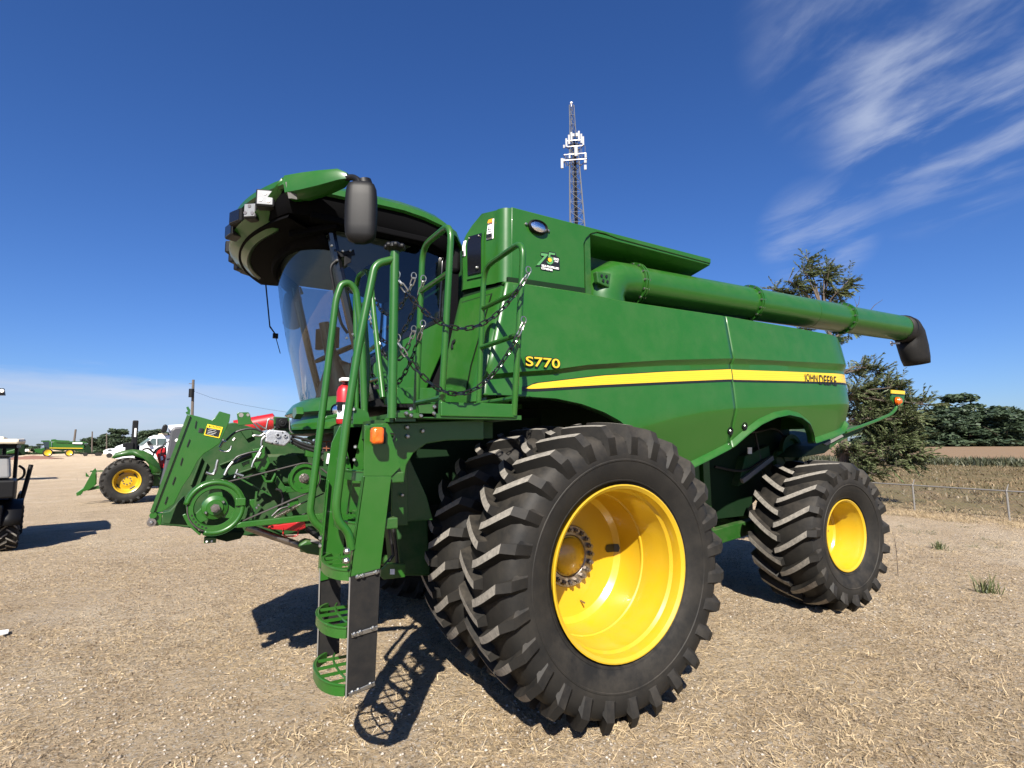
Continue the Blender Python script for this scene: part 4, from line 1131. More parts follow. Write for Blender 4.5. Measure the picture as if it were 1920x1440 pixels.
# roof: shell with drooping rear, black soffit, lamp band, green lower lip
def plan(z_unused=0, grow=0.0, n=56):
    """closed plan outline, anticlockwise from the left rear"""
    pts = []
    hw = 1.03+grow
    pts += [(-0.52-grow*0.5+0.02, -hw+0.16), (-0.60, -hw+0.04), (-0.75, -hw)]
    pts += [(x, -hw) for x in np.linspace(-0.9, -1.75, 6)]
    for u in np.linspace(-1, 1, 25):
        pts.append((-1.97-grow-0.27*(1-abs(u)**2.2)+0.02, hw*u*0.985))
    pts += [(x, hw) for x in np.linspace(-1.75, -0.9, 6)]
    pts += [(-0.75, hw), (-0.60, hw-0.04), (-0.50-grow*0.5, hw-0.16)]
    return pts
def droop(x): return -0.16*max(0, (x+1.15)/0.65)**2
def roof_ring(scale, dz, grow=0.0, front_dz=0.0):
    out = []
    for (x, y) in plan(grow=grow):
        cx = -1.25
        X = cx+(x-cx)*scale; Yv = y*scale
        f = max(0, (-1.55-x)/0.6)
        out.append(V(X, Yv, dz+droop(X)+front_dz*f))
    return out
mb = MB()
rings = [roof_ring(0.0, 3.80), roof_ring(0.45, 3.79), roof_ring(0.75, 3.755), roof_ring(0.93, 3.70), roof_ring(1.0, 3.645), roof_ring(1.005, 3.60), roof_ring(0.985, 3.585)]
mb.grid([r + [r[0]] for r in rings]); mb.build('cab_roof', M['green'], combine, 40)
mb = MB()
rings = [roof_ring(0.97, 3.595), roof_ring(0.965, 3.50, 0, -0.02), roof_ring(0.93, 3.445, 0, -0.02), roof_ring(0.80, 3.42), roof_ring(0.0, 3.42)]
mb.grid([r + [r[0]] for r in rings]); mb.build('roof_soffit', M['soffit'], combine, 40)
# rear of the cab roof: black rounded housing down to the pillars
mb = MB(); mb.box2((-0.66, -0.90, 3.20), (-0.50, 0.90, 3.46)); mb.build('roof_rear_trim', M['black'], combine, 30, bevel=0.05)
# lower green lip sweeping round the front under the lamps
mb = MB(); rows = []
for i, u in enumerate(np.linspace(-1.0, 1.0, 33)):
    x = -1.965-0.27*(1-abs(u)**2.2); y = 1.015*u
    rise = 0.16*max(0, (abs(u)-0.72)/0.28)**1.5
    back = 0.0
    z0 = 3.375+rise; hgt = 0.085+0.03*abs(u)
    rows.append([(x+0.17, y*0.87, z0+0.012), (x+0.14, y*0.89, z0-0.004), (x+0.02, y*0.985, z0+hgt*0.75), (x, y, z0+hgt*0.95), (x+0.015, y*0.99, z0+hgt*1.1), (x+0.06, y*0.96, z0+hgt*1.1)])
mb.grid(rows); mb.build('visor_lip', M['green'], combine, 50, solid=0.012)
mb = MB(); rows = []
for u in np.linspace(-0.98, 0.98, 33):
    x = -1.95-0.27*(1-abs(u)**2.2); y = 1.0*u
    rows.append([(x+0.085, y*0.95, 3.61), (x+0.10, y*0.94, 3.50), (x+0.06, y*0.96, 3.40), (x+0.30, y*0.8, 3.37), (x+0.40, y*0.78, 3.36)])
mb.grid(rows); mb.build('lamp_recess', M['soffit'], combine, 50)
# cross bars of the soffit
mb = MB(); mb.bar((-1.75, -0.93, 3.44), (-0.85, -0.97, 3.40), 0.10, 0.05); mb.bar((-1.85, -0.7, 3.36), (-1.55, -0.95, 3.40), 0.06, 0.05); mb.build('soffit_rail', M['soffit'], combine, 0, bevel=0.01)
mb = MB(); rows = []
for u in np.linspace(-1, 1, 21):   # hood over the top of the windscreen
    p = screen_pt(u*0.99, 3.40); q = screen_pt(u*0.99, 3.24)
    drop = 0.10*abs(u)**3
    rows.append([p+V(-0.05, 0, 0.03), p+V(-0.02, 0, -0.05-0.02), q+V(-0.006, 0, 0.10-drop)])
mb.grid(rows); mb.build('screen_hood', M['soffit'], combine, 50, solid=0.01)
def roof_lamp(u, z, size, m_lens, yaw=0.0, tilt=0.0):
    x = -1.965-0.27*(1-abs(u)**2.2); y = 1.0*u
    nrm = math.atan2(y*1.1, -(x+1.3)*1.0)
    g = empty('roof_lamp_tmp') if False else None
    rot = Matrix.Rotation(-nrm+yaw, 3, 'Z') @ Matrix.Rotation(tilt, 3, 'Y')
    mb = MB(); mb.box((0, 0, 0), (0.09, size[0], size[1])); mb.v = [tuple(rot @ Vector(p)) for p in mb.v]
    h = mb.build('roof_lamp', M['black'], combine, 0, bevel=0.012, loc=(x+(0.015 if m_lens is M['lamp'] else 0.012), y*0.99, z+(0.02 if m_lens is M['lamp'] else 0)))
    mb = MB(); mb.box((-0.047, 0, 0), (0.006, size[0]*0.82, size[1]*0.80)); mb.v = [tuple(rot @ Vector(p)) for p in mb.v]
    mb.build('lamp_lens', m_lens, h, 0, bevel=0.004)
    if m_lens is M['lamp']:
        for dy, dz in ((0, 0.03), (-0.025, -0.025), (0.03, -0.02)):
            mb = MB(); mb.cyl((-0.049, dy, dz), (-0.054, dy, dz), 0.013, 10); mb.v = [tuple(rot @ Vector(p)) for p in mb.v]; mb.build('lamp_bulb', M['shaft'], h, 30)
    return h
roof_lamp(-0.84, 3.52, (0.13, 0.13), M['lamp'], 0.35)
roof_lamp(-0.67, 3.475, (0.10, 0.12), M['lamp'], 0.2)
for u, z in ((-0.42, 3.53), (-0.24, 3.48), (0.42, 3.55), (0.58, 3.52), (0.74, 3.50), (0.88, 3.52)):
    roof_lamp(u, z, (0.16, 0.11), M['black_gloss'])
for s in (-1, 1):   # green pods carrying the mirrors, mirror arms, mirrors
    def q(p): return V(p[0], p[1]*(-s), p[2])
    sc_ = [[(-1.907,-1.02,3.578)][0], [(-1.816,-1.1,3.581)][0], [(-1.716,-1.2,3.589)][0], [(-1.616,-1.32,3.596)][0], [(-1.581,-1.37,3.59)][0]]
    stations = [(sc_[0], 0.075, 0.085), (sc_[1], 0.085, 0.085), (sc_[2], 0.08, 0.075), (sc_[3], 0.06, 0.055), (sc_[4], 0.025, 0.028)]
    d = V(0.46, -0.40, 0.08).normalized()
    rows = []
    for c, w_, h_ in stations:
        c = q(c); dd = q(d); sd = dd.cross(V(0, 0, 1)).normalized(); up = sd.cross(dd).normalized()
        if up.z < 0: up = -up
        pr = [(-1.0, -0.55), (-1.0, 0.35), (-0.75, 0.85), (0.0, 1.0), (0.75, 0.85), (1.0, 0.3), (0.9, -0.7), (0.0, -0.95), (-0.8, -0.85)]
        rows.append([c+sd*a*w_+up*b*h_ for a, b in pr+[pr[0]]])
    mb = MB(); mb.grid(rows); k = len(rows[0])
    mb.add(rows[0][:-1], [list(range(k-1))]); mb.add(rows[-1][:-1], [list(range(k-1))])
    mb.build('mirror_pod', M['green'], combine, 38, bevel=0.0)
    mb = MB()
    b0 = q((-1.965, -1.02, 3.60)); 
    pb_ = [(-1.945,-1.09,3.589),(-1.906,-1.09,3.579),(-1.885,-1.09,3.475),(-1.92,-1.09,3.475)]
    mb.prism([q(p_) for p_ in pb_], q((0.02, -0.012, 0)))
    mb.build('pod_bracket', M['cab_grey'], combine, 0)
    ma_ = [[(-1.603,-1.36,3.581)][0], [(-1.555,-1.4,3.583)][0], [(-1.53,-1.46,3.539)][0], [(-1.529,-1.49,3.459)][0]]
    mb = MB(); mb.tube(smooth_path([q(p_) for p_ in ma_], 0.06), 0.021, 10); mb.build('mirror_arm', M['black'], combine, 40)
    mk_ = [(-1.493,-1.44,3.558),(-1.477,-1.44,3.485)]
    mb = MB(); mb.tube([q(mk_[0]), q(mk_[1])], [0.05, 0.062], 14); mb.build('mirror_joint', M['black'], combine, 40)
    # mirror: rounded box body, its back to the camera
    rows = []
    cx, cy = -1.52, -1.50
    for z, k in ((3.505, 0.55), (3.49, 0.80), (3.46, 0.92), (3.40, 0.98), (3.30, 1.0), (3.20, 0.98), (3.14, 0.93), (3.105, 0.75), (3.085, 0.35)):
        ring_ = []
        for j in range(25):
            a = 2*PI*j/24
            ca, sa = math.cos(a), math.sin(a)
            e = 0.55
            X = math.copysign(abs(ca)**e, ca)*0.105*k; Yv = math.copysign(abs(sa)**e, sa)*0.055*k
            v_ = Matrix.Rotation(R(-22), 3, 'Z') @ V(X, Yv, 0)
            ring_.append(q((cx+v_.x, cy+v_.y, z)))
        rows.append(ring_)
    mb = MB(); mb.grid(rows); mb.add(rows[0][:-1], [list(range(24))]); mb.add(rows[-1][:-1], [list(range(24))])
    mb.build('mirror', M['black'], combine, 50)
# wiper-like wire stay and pad on the far side of the screen
mb = MB()
for o_ in (0, 0.02):
    mb.tube([V(-1.86, 0.95, 3.42+o_), V(-1.80, 0.98, 2.98+o_*0.5), V(-1.75, 0.93, 2.90)], 0.006, 6)
mb.box((-1.75, 0.92, 2.88), (0.05, 0.03, 0.05)); mb.tube([V(-1.75, 0.92, 2.88), V(-1.70, 0.9, 2.70)], 0.004, 6)
mb.build('mirror_stay', M['black'], combine, 30)
mb = MB(); mb.box((-1.70, -0.80, 3.80), (0.08, 0.05, 0.03)); mb.build('roof_beacon_mount', M['black'], combine, 0, bevel=0.008)

# nose shroud under the windscreen
def nose(z, out):
    pts = []
    for u in np.linspace(-1, 1, 29):
        x = -1.60+(-1.25+1.60)*abs(u)**2.4
        pts.append(V(x-out, u*(0.90+out*0.2), z))
    return pts
mb = MB(); mb.grid([nose(2.155, -0.02), nose(2.15, 0.02), nose(2.12, 0.075), nose(2.06, 0.12), nose(2.03, 0.135)]); mb.build('nose_shroud', M['green'], combine, 40)
mb = MB(); mb.grid([nose(2.03, 0.12), nose(2.02, 0.07), nose(1.945, 0.09), nose(1.925, 0.13), nose(1.905, 0.16), nose(1.89, 0.16), nose(1.885, 0.0)]); mb.build('nose_panel', M['green'], combine, 30)
mb = MB(); mb.prism([(-1.74, -0.25, 1.86), (-1.42, -0.86, 1.86), (-0.55, -0.9, 1.86), (-0.55, 0.9, 1.86), (-1.42, 0.86, 1.86), (-1.74, 0.25, 1.86)], (0, 0, 0.025)); mb.build('cab_base', M['green_matt'], combine, 0)
p = [(-1.521,-0.95,2.018)][0]
mb = MB(); mb.lathe([(0.0, 0.02), (0.044, 0.02), (0.046, -0.015), (0.038, -0.02)], p, (0.75, 0.65, 0), 24); hl = mb.build('nose_lamp', M['black'], combine, 30)
mb = MB(); mb.lathe([(0.0, -0.022), (0.025, -0.02), (0.038, -0.013)], p, (0.75, 0.65, 0), 24); mb.build('lamp_lens', M['chrome'], hl, 30)
mb = MB(); q_ = [(-1.6,-0.98,1.973),(-1.497,-0.98,1.998),(-1.496,-0.98,1.975),(-1.621,-0.98,1.942)]
mb.prism(q_, (0, 0.12, 0)); mb.build('lamp_shelf', M['green'], combine, 0, bevel=0.004)
mb = MB(); q_ = [(-1.78,-0.655,2.049),(-1.78,-0.809,2.043),(-1.78,-0.845,1.991),(-1.78,-0.729,1.958),(-1.78,-0.645,1.986)]
mb.prism(q_, (0.05, 0, 0)); mb.build('nose_bracket', M['green'], combine, 0, bevel=0.004)
# side skirt of the deck behind the railings
mb = MB(); q_ = [(-1.263,-1.22,2.168),(-1.134,-1.22,2.174),(-1.133,-1.22,2.066),(-1.249,-1.22,2.047)]
mb.prism(q_, (0, 0.03, 0)); q_ = [(-1.192,-1.3,2.163),(-0.28,-1.3,2.205),(-0.281,-1.3,2.079),(-1.19,-1.3,2.051)]
mb.prism(q_, (0, 0.03, 0)); mb.build('deck_skirt', M['green'], combine, 0, bevel=0.004)
mb = MB(); q_ = [(-1.36,-1.306,2.173),(-1.36,-1.458,2.165),(-1.36,-1.46,2.133),(-1.36,-1.322,2.143)]
mb.prism(q_, (0.04, 0, 0)); mb.build('deck_controls', M['cab_grey'], combine, 0)

# ------------------------------------------------------------------ combine: deck, railings, ladder, chains
RT = 0.0185
def rail(path, name='railing', rad=0.09, r=RT, m='green_dark'):
    mb = MB(); mb.tube(smooth_path(path, rad), r, 12); return mb.build(name, M['green'], combine, 40)
YD = -2.25
# deck floor and toe board
mb = MB(); mb.box2((-1.50, -2.24, 1.905), (-0.74, -1.25, 1.93)); mb.build('deck_floor', M['green_dark'], combine, 0)
b_ = [(-1.269,-2.25,1.982),(-0.78,-2.25,1.998),(-0.781,-2.25,1.916),(-1.256,-2.25,1.908)]
mb = MB(); mb.prism([(-1.255, YD, 1.915), (-0.775, YD, 1.915), (-0.775, YD, 1.995), (-1.255, YD, 1.995)], (0, 0.04, 0)); mb.box2((-0.815, -2.21, 1.915), (-0.775, -1.70, 1.995))
mb.build('toe_board', M['green'], combine, 0, bevel=0.006)
for p in ((-0.775, -2.20, 1.975), (-0.775, -2.20, 1.935)):
    mb = MB(); mb.bolt(p, (1, 0, 0), 0.011, 0.014); mb.build('deck_bolt', M['zinc'], combine, 30)
# two lateral guard hoops that lean slightly outwards
def hoop(x, yi, yo, ztop_i, ztop_o, bars):
    zb = 1.93
    yi2, yo2 = yi-0.09, yo-0.13
    g = rail([(x, yi, zb), (x, yi2, ztop_i), (x, yo2, ztop_o), (x, yo, zb)], 'guard_hoop', 0.11)
    for zz in bars:
        t = (zz-zb)/(ztop_i-zb)
        a = V(x, yi+(yi2-yi)*t, zz); b = V(x, yo+(yo2-yo)*t, zz)
        mb = MB(); mb.cyl(a, b, 0.016, 10); mb.build('guard_bar', M['green'], g, 30)
    return g
g1 = hoop(-0.79, -1.77, -2.24, 2.93, 2.95, (2.66, 2.40, 2.03))
g2 = hoop(-1.24, -1.82, -2.22, 2.98, 2.97, (2.70, 2.02))
# plate linking hoop foot to the deck
mb = MB(); q_ = [(-1.377,-2.24,1.971),(-1.287,-2.24,1.983),(-1.286,-2.24,1.911),(-1.371,-2.24,1.909)]
mb.prism(q_, (0, 0.012, 0)); mb.build('foot_plate', M['green_dark'], combine, 0)
for p in [(-1.367,-2.245,1.915),(-1.292,-2.245,1.965),(-1.294,-2.245,1.93),(-1.423,-2.245,1.95),(-1.423,-2.245,1.916),(-1.449,-2.245,1.927)]:
    mb = MB(); mb.bolt(p, (0, -1, 0), 0.011, 0.014); mb.build('deck_bolt', M['zinc'], combine, 30)
# knob post and near handrail
kp = [(-1.534,-2.25,2.791),(-1.518,-2.25,1.87)]
mb = MB(); mb.cyl((-1.525, YD, 1.90), (-1.525, YD, 2.79), 0.024, 14); mb.build('railing_post', M['green'], combine, 30)
kb = MB(); kb.lathe([(0.0, 0.05), (0.025, 0.05), (0.045, 0.035), (0.048, 0.018), (0.03, 0.004), (0.018, 0.0)], (-1.525, YD, 2.785), (0, 0, 1), 20)
for k in range(7):
    a = 2*PI*k/7; kb.sphere((-1.525+0.044*math.cos(a), YD+0.044*math.sin(a), 2.812), 0.016, 8, 6)
kb.build('post_knob', M['black'], combine, 40)
near = [(-1.536,-2.25,2.741),(-1.63,-2.25,2.702),(-1.705,-2.25,2.258),(-1.753,-2.25,1.88),(-1.793,-2.25,1.47),(-1.781,-2.25,1.399),(-1.729,-2.25,1.344),(-1.714,-2.25,1.262)]
rail(near, 'handrail', 0.07, 0.0205)
far = [(-1.531,-1.75,1.904),(-1.558,-1.75,2.384),(-1.6,-1.75,2.691),(-1.642,-1.75,2.735),(-1.689,-1.75,2.718),(-1.717,-1.75,2.626),(-1.76,-1.75,2.116),(-1.797,-1.75,1.69),(-1.825,-1.75,1.396),(-1.797,-1.75,1.336),(-1.75,-1.75,1.294),(-1.743,-1.75,1.238)]
rail(far, 'handrail', 0.10, 0.0205)
# front guard hoop beyond the ladder head
hp = [V(-1.44, -1.46, 1.95), V(-1.44, -1.46, 2.86), V(-1.46, -1.50, 2.97), V(-1.44, -1.72, 2.98), V(-1.40, -1.66, 2.70), V(-1.335, -1.45, 2.06)]
hp = [V(-1.38, -0.95, 2.02)] + [(-1.4,-0.899,2.937),(-1.4,-0.985,3.026),(-1.4,-1.252,3.002),(-1.4,-1.359,2.838),(-1.4,-1.411,2.677),(-1.4,-1.669,2.055)]
rail(hp[:], 'guard_hoop', 0.10, 0.018)
for a_, b_ in (((672, 565), (698, 553)), ((690, 648), (706, 640)), ((686, 722), (716, 712))): pass
gb = [(-1.4,-1.008,2.787),(-1.4,-1.392,2.747),(-1.4,-1.246,2.402),(-1.4,-1.529,2.419),(-1.4,-1.29,2.195),(-1.4,-1.627,2.187)]
for k in (0, 2, 4):
    mb = MB(); mb.cyl(gb[k], gb[k+1], 0.015, 10); mb.build('guard_bar', M['green'], combine, 30)
rail([(-1.5,-1.62,1.91),(-1.484,-1.62,2.244),(-1.511,-1.62,2.547)], 'railing_post', 0.02, 0.017)
# deck side beam, outrigger plate with amber lamp
mb = MB()
q_ = [(-1.593,-2.05,1.877),(-0.892,-2.05,1.911),(-0.892,-2.05,1.792),(-1.132,-2.05,1.786),(-1.256,-2.05,1.769),(-1.335,-2.05,1.716),(-1.375,-2.05,1.652),(-1.386,-2.05,1.57),(-1.455,-2.05,1.573),(-1.458,-2.05,1.718),(-1.59,-2.05,1.719)]
mb.prism(q_, (0, 0.05, 0)); mb.build('deck_beam', M['green'], combine, 0, bevel=0.005)
mb = MB(); mb.box2((-1.55, -2.03, 1.80), (-0.82, -1.0, 1.90)); mb.build('deck_frame', M['green_matt'], combine, 0)
for p in [(-1.376,-2.055,1.861),(-1.285,-2.055,1.841),(-1.372,-2.055,1.811),(-1.491,-2.055,1.66),(-1.576,-2.055,1.665)]:
    mb = MB(); mb.bolt(p, (0, -1, 0), 0.013, 0.014); mb.build('deck_bolt', M['zinc'], combine, 30)
for q_ in ([(-1.505,-2.02,1.879),(-1.418,-2.02,1.931),(-1.374,-2.02,1.88)], [(-1.554,-2.2,1.885),(-1.504,-2.2,1.942),(-1.502,-2.2,1.881)], [(-1.489,-2.2,1.942),(-1.377,-2.2,1.951),(-1.379,-2.2,1.888),(-1.488,-2.2,1.886)], [(-1.607,-1.78,1.886),(-1.603,-1.78,1.989),(-1.521,-1.78,1.957),(-1.501,-1.78,1.888)]):
    mb = MB(); mb.prism(q_, (0, 0.01, 0)); mb.build('post_gusset', M['green'], combine, 0)
lp = [(-1.59,-2.06,1.853),(-1.52,-2.06,1.851),(-1.518,-2.06,1.773),(-1.582,-2.06,1.779)]
mb = MB(); mb.prism([(-1.641,-2.285,1.852),(-1.565,-2.285,1.852),(-1.564,-2.285,1.769),(-1.634,-2.285,1.772)], (0, 0.03, 0)); ah = mb.build('lamp_housing', M['black'], combine, 0, bevel=0.005)
mb = MB(); c_ = [(-1.621,-2.32,1.809)][0]; mb.box(c_, (0.060, 0.06, 0.082)); mb.build('amber_light', M['amber'], ah, 30, bevel=0.014)
mb = MB(); mb.tube(smooth_path([(-1.476,-2.065,1.825),(-1.446,-2.065,1.822),(-1.458,-2.065,1.787),(-1.472,-2.065,1.767)], 0.02), 0.005, 6); mb.build('wire_clip', M['decal_black'], combine, 30)

# ---- ladder: two stringers (plates across X), steps between, rubber skirts below
YN, YF = -2.25, -1.76
def stringer(y, s, lab):
    if s < 0: q_ = [(-1.664,-2.25,1.863),(-1.647,-2.25,1.863),(-1.506,-2.25,1.639),(-1.53,-2.25,1.573),(-1.571,-2.25,1.155),(-1.721,-2.25,1.131),(-1.66,-2.25,1.722),(-1.664,-2.25,1.775)]
    else: q_ = [(-1.669,-1.76,1.871),(-1.708,-1.76,1.779),(-1.731,-1.76,1.569),(-1.756,-1.76,1.247),(-1.769,-1.76,1.098),(-1.753,-1.76,1.051),(-1.699,-1.76,1.055),(-1.66,-1.76,1.566),(-1.619,-1.76,1.717),(-1.601,-1.76,1.872)]
    mb = MB(); mb.prism(q_, (0, 0.006*s, 0)) if False else mb.prism(q_, (0, 0.008, 0))
    o = mb.build('ladder_stringer', M['green'], combine, 0, bevel=0.002)
    return o
q_ = [(-1.654,-2.25,1.675),(-1.515,-2.25,1.672),(-1.571,-2.25,1.155),(-1.721,-2.25,1.131),(-1.659,-2.25,1.675)]
mb = MB(); mb.prism([(-1.664,-2.25,1.863),(-1.543,-2.25,1.856),(-1.472,-2.25,1.652),(-1.508,-2.25,1.618),(-1.522,-2.25,1.605),(-1.663,-2.25,1.61)], (0, 0.008, 0)); mb.build('ladder_bracket', M['green'], combine, 0, bevel=0.002)
mb = MB(); mb.prism([(-1.666,-2.262,1.61),(-1.526,-2.262,1.605),(-1.575,-2.262,1.158),(-1.724,-2.262,1.134)], (0, 0.008, 0))
e_ = [(-1.666,-2.262,1.61),(-1.724,-2.262,1.134)]
mb.prism([e_[0], e_[1], (e_[1][0], e_[1][1]+0.04, e_[1][2]), (e_[0][0], e_[0][1]+0.04, e_[0][2])], (0.008, 0, 0))
mb.build('ladder_stringer', M['green'], combine, 0, bevel=0.002)
fs = [(-1.681,-1.76,1.871),(-1.72,-1.76,1.779),(-1.743,-1.76,1.569),(-1.765,-1.76,1.248),(-1.772,-1.76,1.099),(-1.761,-1.76,1.017),(-1.646,-1.76,1.032),(-1.626,-1.76,1.384),(-1.59,-1.76,1.655),(-1.545,-1.76,1.872)]
mb = MB(); mb.prism(fs, (0, 0.008, 0)); 
e_ = [(-1.743,-1.76,1.569),(-1.772,-1.76,1.099)]
mb.prism([e_[0], e_[1], (e_[1][0], e_[1][1]-0.04, e_[1][2]), (e_[0][0], e_[0][1]-0.04, e_[0][2])], (0.008, 0, 0))
mb.build('ladder_stringer', M['green'], combine, 0, bevel=0.002)
mb = MB(); mb.prism([(-1.669,-1.76,1.886),(-1.546,-1.76,1.888),(-1.526,-1.76,1.582),(-1.546,-1.76,1.378),(-1.611,-1.76,1.383),(-1.594,-1.76,1.579)], (0, 0.05, 0)); mb.build('ladder_back_plate', M['green'], combine, 0)
for p in [(-1.601,-1.775,1.971),(-1.587,-1.775,1.754),(-1.591,-1.775,1.68),(-1.765,-1.775,1.256),(-1.764,-1.775,1.215),(-1.673,-1.775,1.682),(-1.64,-1.775,1.693)]:
    mb = MB(); mb.bolt(p, (-0.4, -1, 0), 0.013, 0.022); mb.build('ladder_bolt', M['zinc'], combine, 30)
for p in [(-1.739,-2.29,1.264),(-1.741,-2.29,1.22)]:
    mb = MB(); mb.bolt(p, (-1, -0.3, 0), 0.016, 0.02); mb.build('ladder_bolt', M['zinc'], combine, 30)
for y, q_ in ((YN, [(-1.723,-2.268,1.137),(-1.576,-2.268,1.159),(-1.592,-2.268,0.612),(-1.729,-2.268,0.595)]), (YF, [(-1.761,-1.75,1.096),(-1.646,-1.75,1.103),(-1.644,-1.75,0.613),(-1.763,-1.75,0.602)])):
    mb = MB(); mb.prism(q_, (0, 0.010, 0)); mb.build('ladder_skirt', M['black_flap'], combine, 0)
# bright cut edge on skirts
for q_ in ([(-1.726,-2.27,1.136),(-1.721,-2.27,1.135),(-1.725,-2.27,0.594),(-1.73,-2.27,0.596)], [(-1.767,-1.762,1.098),(-1.761,-1.762,1.098),(-1.76,-1.762,0.605),(-1.765,-1.762,0.607)]):
    mb = MB(); mb.prism(q_, (0, 0.008, 0)); mb.build('skirt_edge', M['galv'], combine, 0)
for q_, bs in (([(-1.699,-2.27,1.142),(-1.582,-2.27,1.153),(-1.582,-2.27,1.14),(-1.696,-2.27,1.124)], [(-1.69,-2.277,1.137),(-1.665,-2.277,1.139),(-1.6,-2.277,1.147)]), ([(-1.712,-2.27,0.878),(-1.585,-2.27,0.895),(-1.585,-2.27,0.873),(-1.709,-2.27,0.858)], [(-1.699,-2.277,0.875),(-1.671,-2.277,0.88),(-1.61,-2.277,0.888)]), ([(-1.718,-2.27,0.614),(-1.595,-2.27,0.64),(-1.592,-2.27,0.62),(-1.715,-2.27,0.597)], [(-1.702,-2.277,0.616),(-1.675,-2.277,0.621),(-1.618,-2.277,0.634)])):
    mb = MB(); mb.prism(q_, (0, -0.006, 0)); s_ = mb.build('clamp_strip', M['zinc'], combine, 0, bevel=0.002)
    for p in bs:
        mb = MB(); mb.bolt(p, (0, -1, 0), 0.011, 0.012); mb.build('ladder_bolt', M['zinc'], s_, 30)
# steps: D-shaped open treads with a rounded nose
def step(z, x0, nose_, name='ladder_step'):
    mb = MB()
    yc, hw = (YN+YF)/2, (YF-YN)/2-0.012
    out = []
    for k in range(17):
        t = -1+2*k/16
        out.append((x0-nose_*(1-abs(t)**2.6)**0.8, yc+hw*t))
    back = x0+0.12
    mb.tube([(x, y, z) for x, y in out], 0.006, 6)
    rows = [[(x, y, z+0.004), (x-0.004, y, z-0.048)] for x, y in out]
    rows2 = [[(x+0.012, y, z+0.004), (x+0.010, y, z-0.048)] for x, y in out]
    mb.grid(rows); mb.grid(rows2, flip=True); mb.grid([[a[0], b[0]] for a, b in zip(rows, rows2)])
    mb.bar((back, yc-hw, z-0.012), (back, yc+hw, z-0.012), 0.010, 0.035)
    def xn(y):
        t = (y-yc)/hw; return x0-nose_*(1-abs(t)**2.6)**0.8
    # grip lattice: curved cross bars and ribs running back
    for f in np.linspace(-0.66, 0.66, 4):
        y = yc+hw*f; mb.bar((xn(y)+0.006, y, z-0.006), (back, yc+hw*f*0.94, z-0.006), 0.008, 0.014)
    for g in (0.5,):
        pts = []
        for k in range(13):
            t = -0.97+1.94*k/12; y = yc+hw*t
            pts.append((xn(y)+(back-xn(y))*g, y, z-0.004))
        mb.tube(pts, 0.006, 5)
    return mb.build(name, M['green'], combine, 40)
step(1.16, -1.715, 0.075); step(0.895, -1.725, 0.085); step(0.635, -1.725, 0.09); step(1.38, -1.67, 0.06); step(1.63, -1.63, 0.05)
for z, x in ((1.40, -1.60), (1.63, -1.57)):
    mb = MB(); mb.box2((x, -2.24, z-0.06), (x+0.12, -1.77, z-0.005)); mb.build('step_box', M['green_dark'], combine, 0, bevel=0.006)
# inner support: pierced plate, axle frame column, tow eye
for q_ in ([(-1.339,-1.7,1.719),(-1.244,-1.7,1.751),(-1.237,-1.7,1.271),(-1.339,-1.7,1.279),(-1.343,-1.7,1.55)], [(-1.227,-1.6,1.737),(-1.078,-1.6,1.432),(-1.033,-1.6,1.276),(-1.22,-1.6,1.28)]):
    mb = MB(); mb.prism(q_, (0, 0.02, 0)); mb.build('gusset_plate', M['green_dark'], combine, 0, bevel=0.004)
mb = MB(); q_ = [(-1.168,-1.25,1.246),(-0.942,-1.25,1.36),(-0.904,-1.25,0.838),(-1.124,-1.25,0.865)]
mb.prism(q_, (0, 0.30, 0)); mb.build('frame_column', M['green_matt'], combine, 0, bevel=0.012)
mb = MB(); q_ = [(-1.293,-1.35,0.947),(-1.247,-1.35,0.983),(-1.129,-1.35,0.962),(-1.128,-1.35,0.878),(-1.274,-1.35,0.88),(-1.3,-1.35,0.907)]
mb.prism(q_, (0, 0.03, 0)); mb.build('tow_lug', M['green'], combine, 0, bevel=0.004)
mb = MB(); q_ = [(-1.235,-1.36,0.945),(-1.206,-1.36,0.942),(-1.206,-1.36,0.907),(-1.235,-1.36,0.911)]
mb.prism(q_, (0, 0.008, 0)); mb.build('lug_label', M['white'], combine, 0)
for pth, r_ in ((smooth_path([(-1.211,-1.3,1.255),(-1.19,-1.3,1.129),(-1.173,-1.3,1.004),(-1.168,-1.3,0.933)], 0.1), 0.012), ([(-1.205,-1.2,1.207),(-1.163,-1.2,1.004),(-1.222,-1.2,0.939)], 0.014)):
    mb = MB(); mb.tube(pth, r_, 8); mb.build('hose', M['hose'], combine, 30)
for p in [(-1.307,-1.72,1.598),(-1.293,-1.72,1.543),(-1.317,-1.72,1.583),(-1.284,-1.72,1.459)]:
    mb = MB(); mb.bolt(p, (0, -1, 0), 0.011, 0.014); mb.build('gusset_bolt', M['zinc'], combine, 30)
for px in ((780, 872), (786, 880), (790, 868), (796, 877), (783, 888)): pass

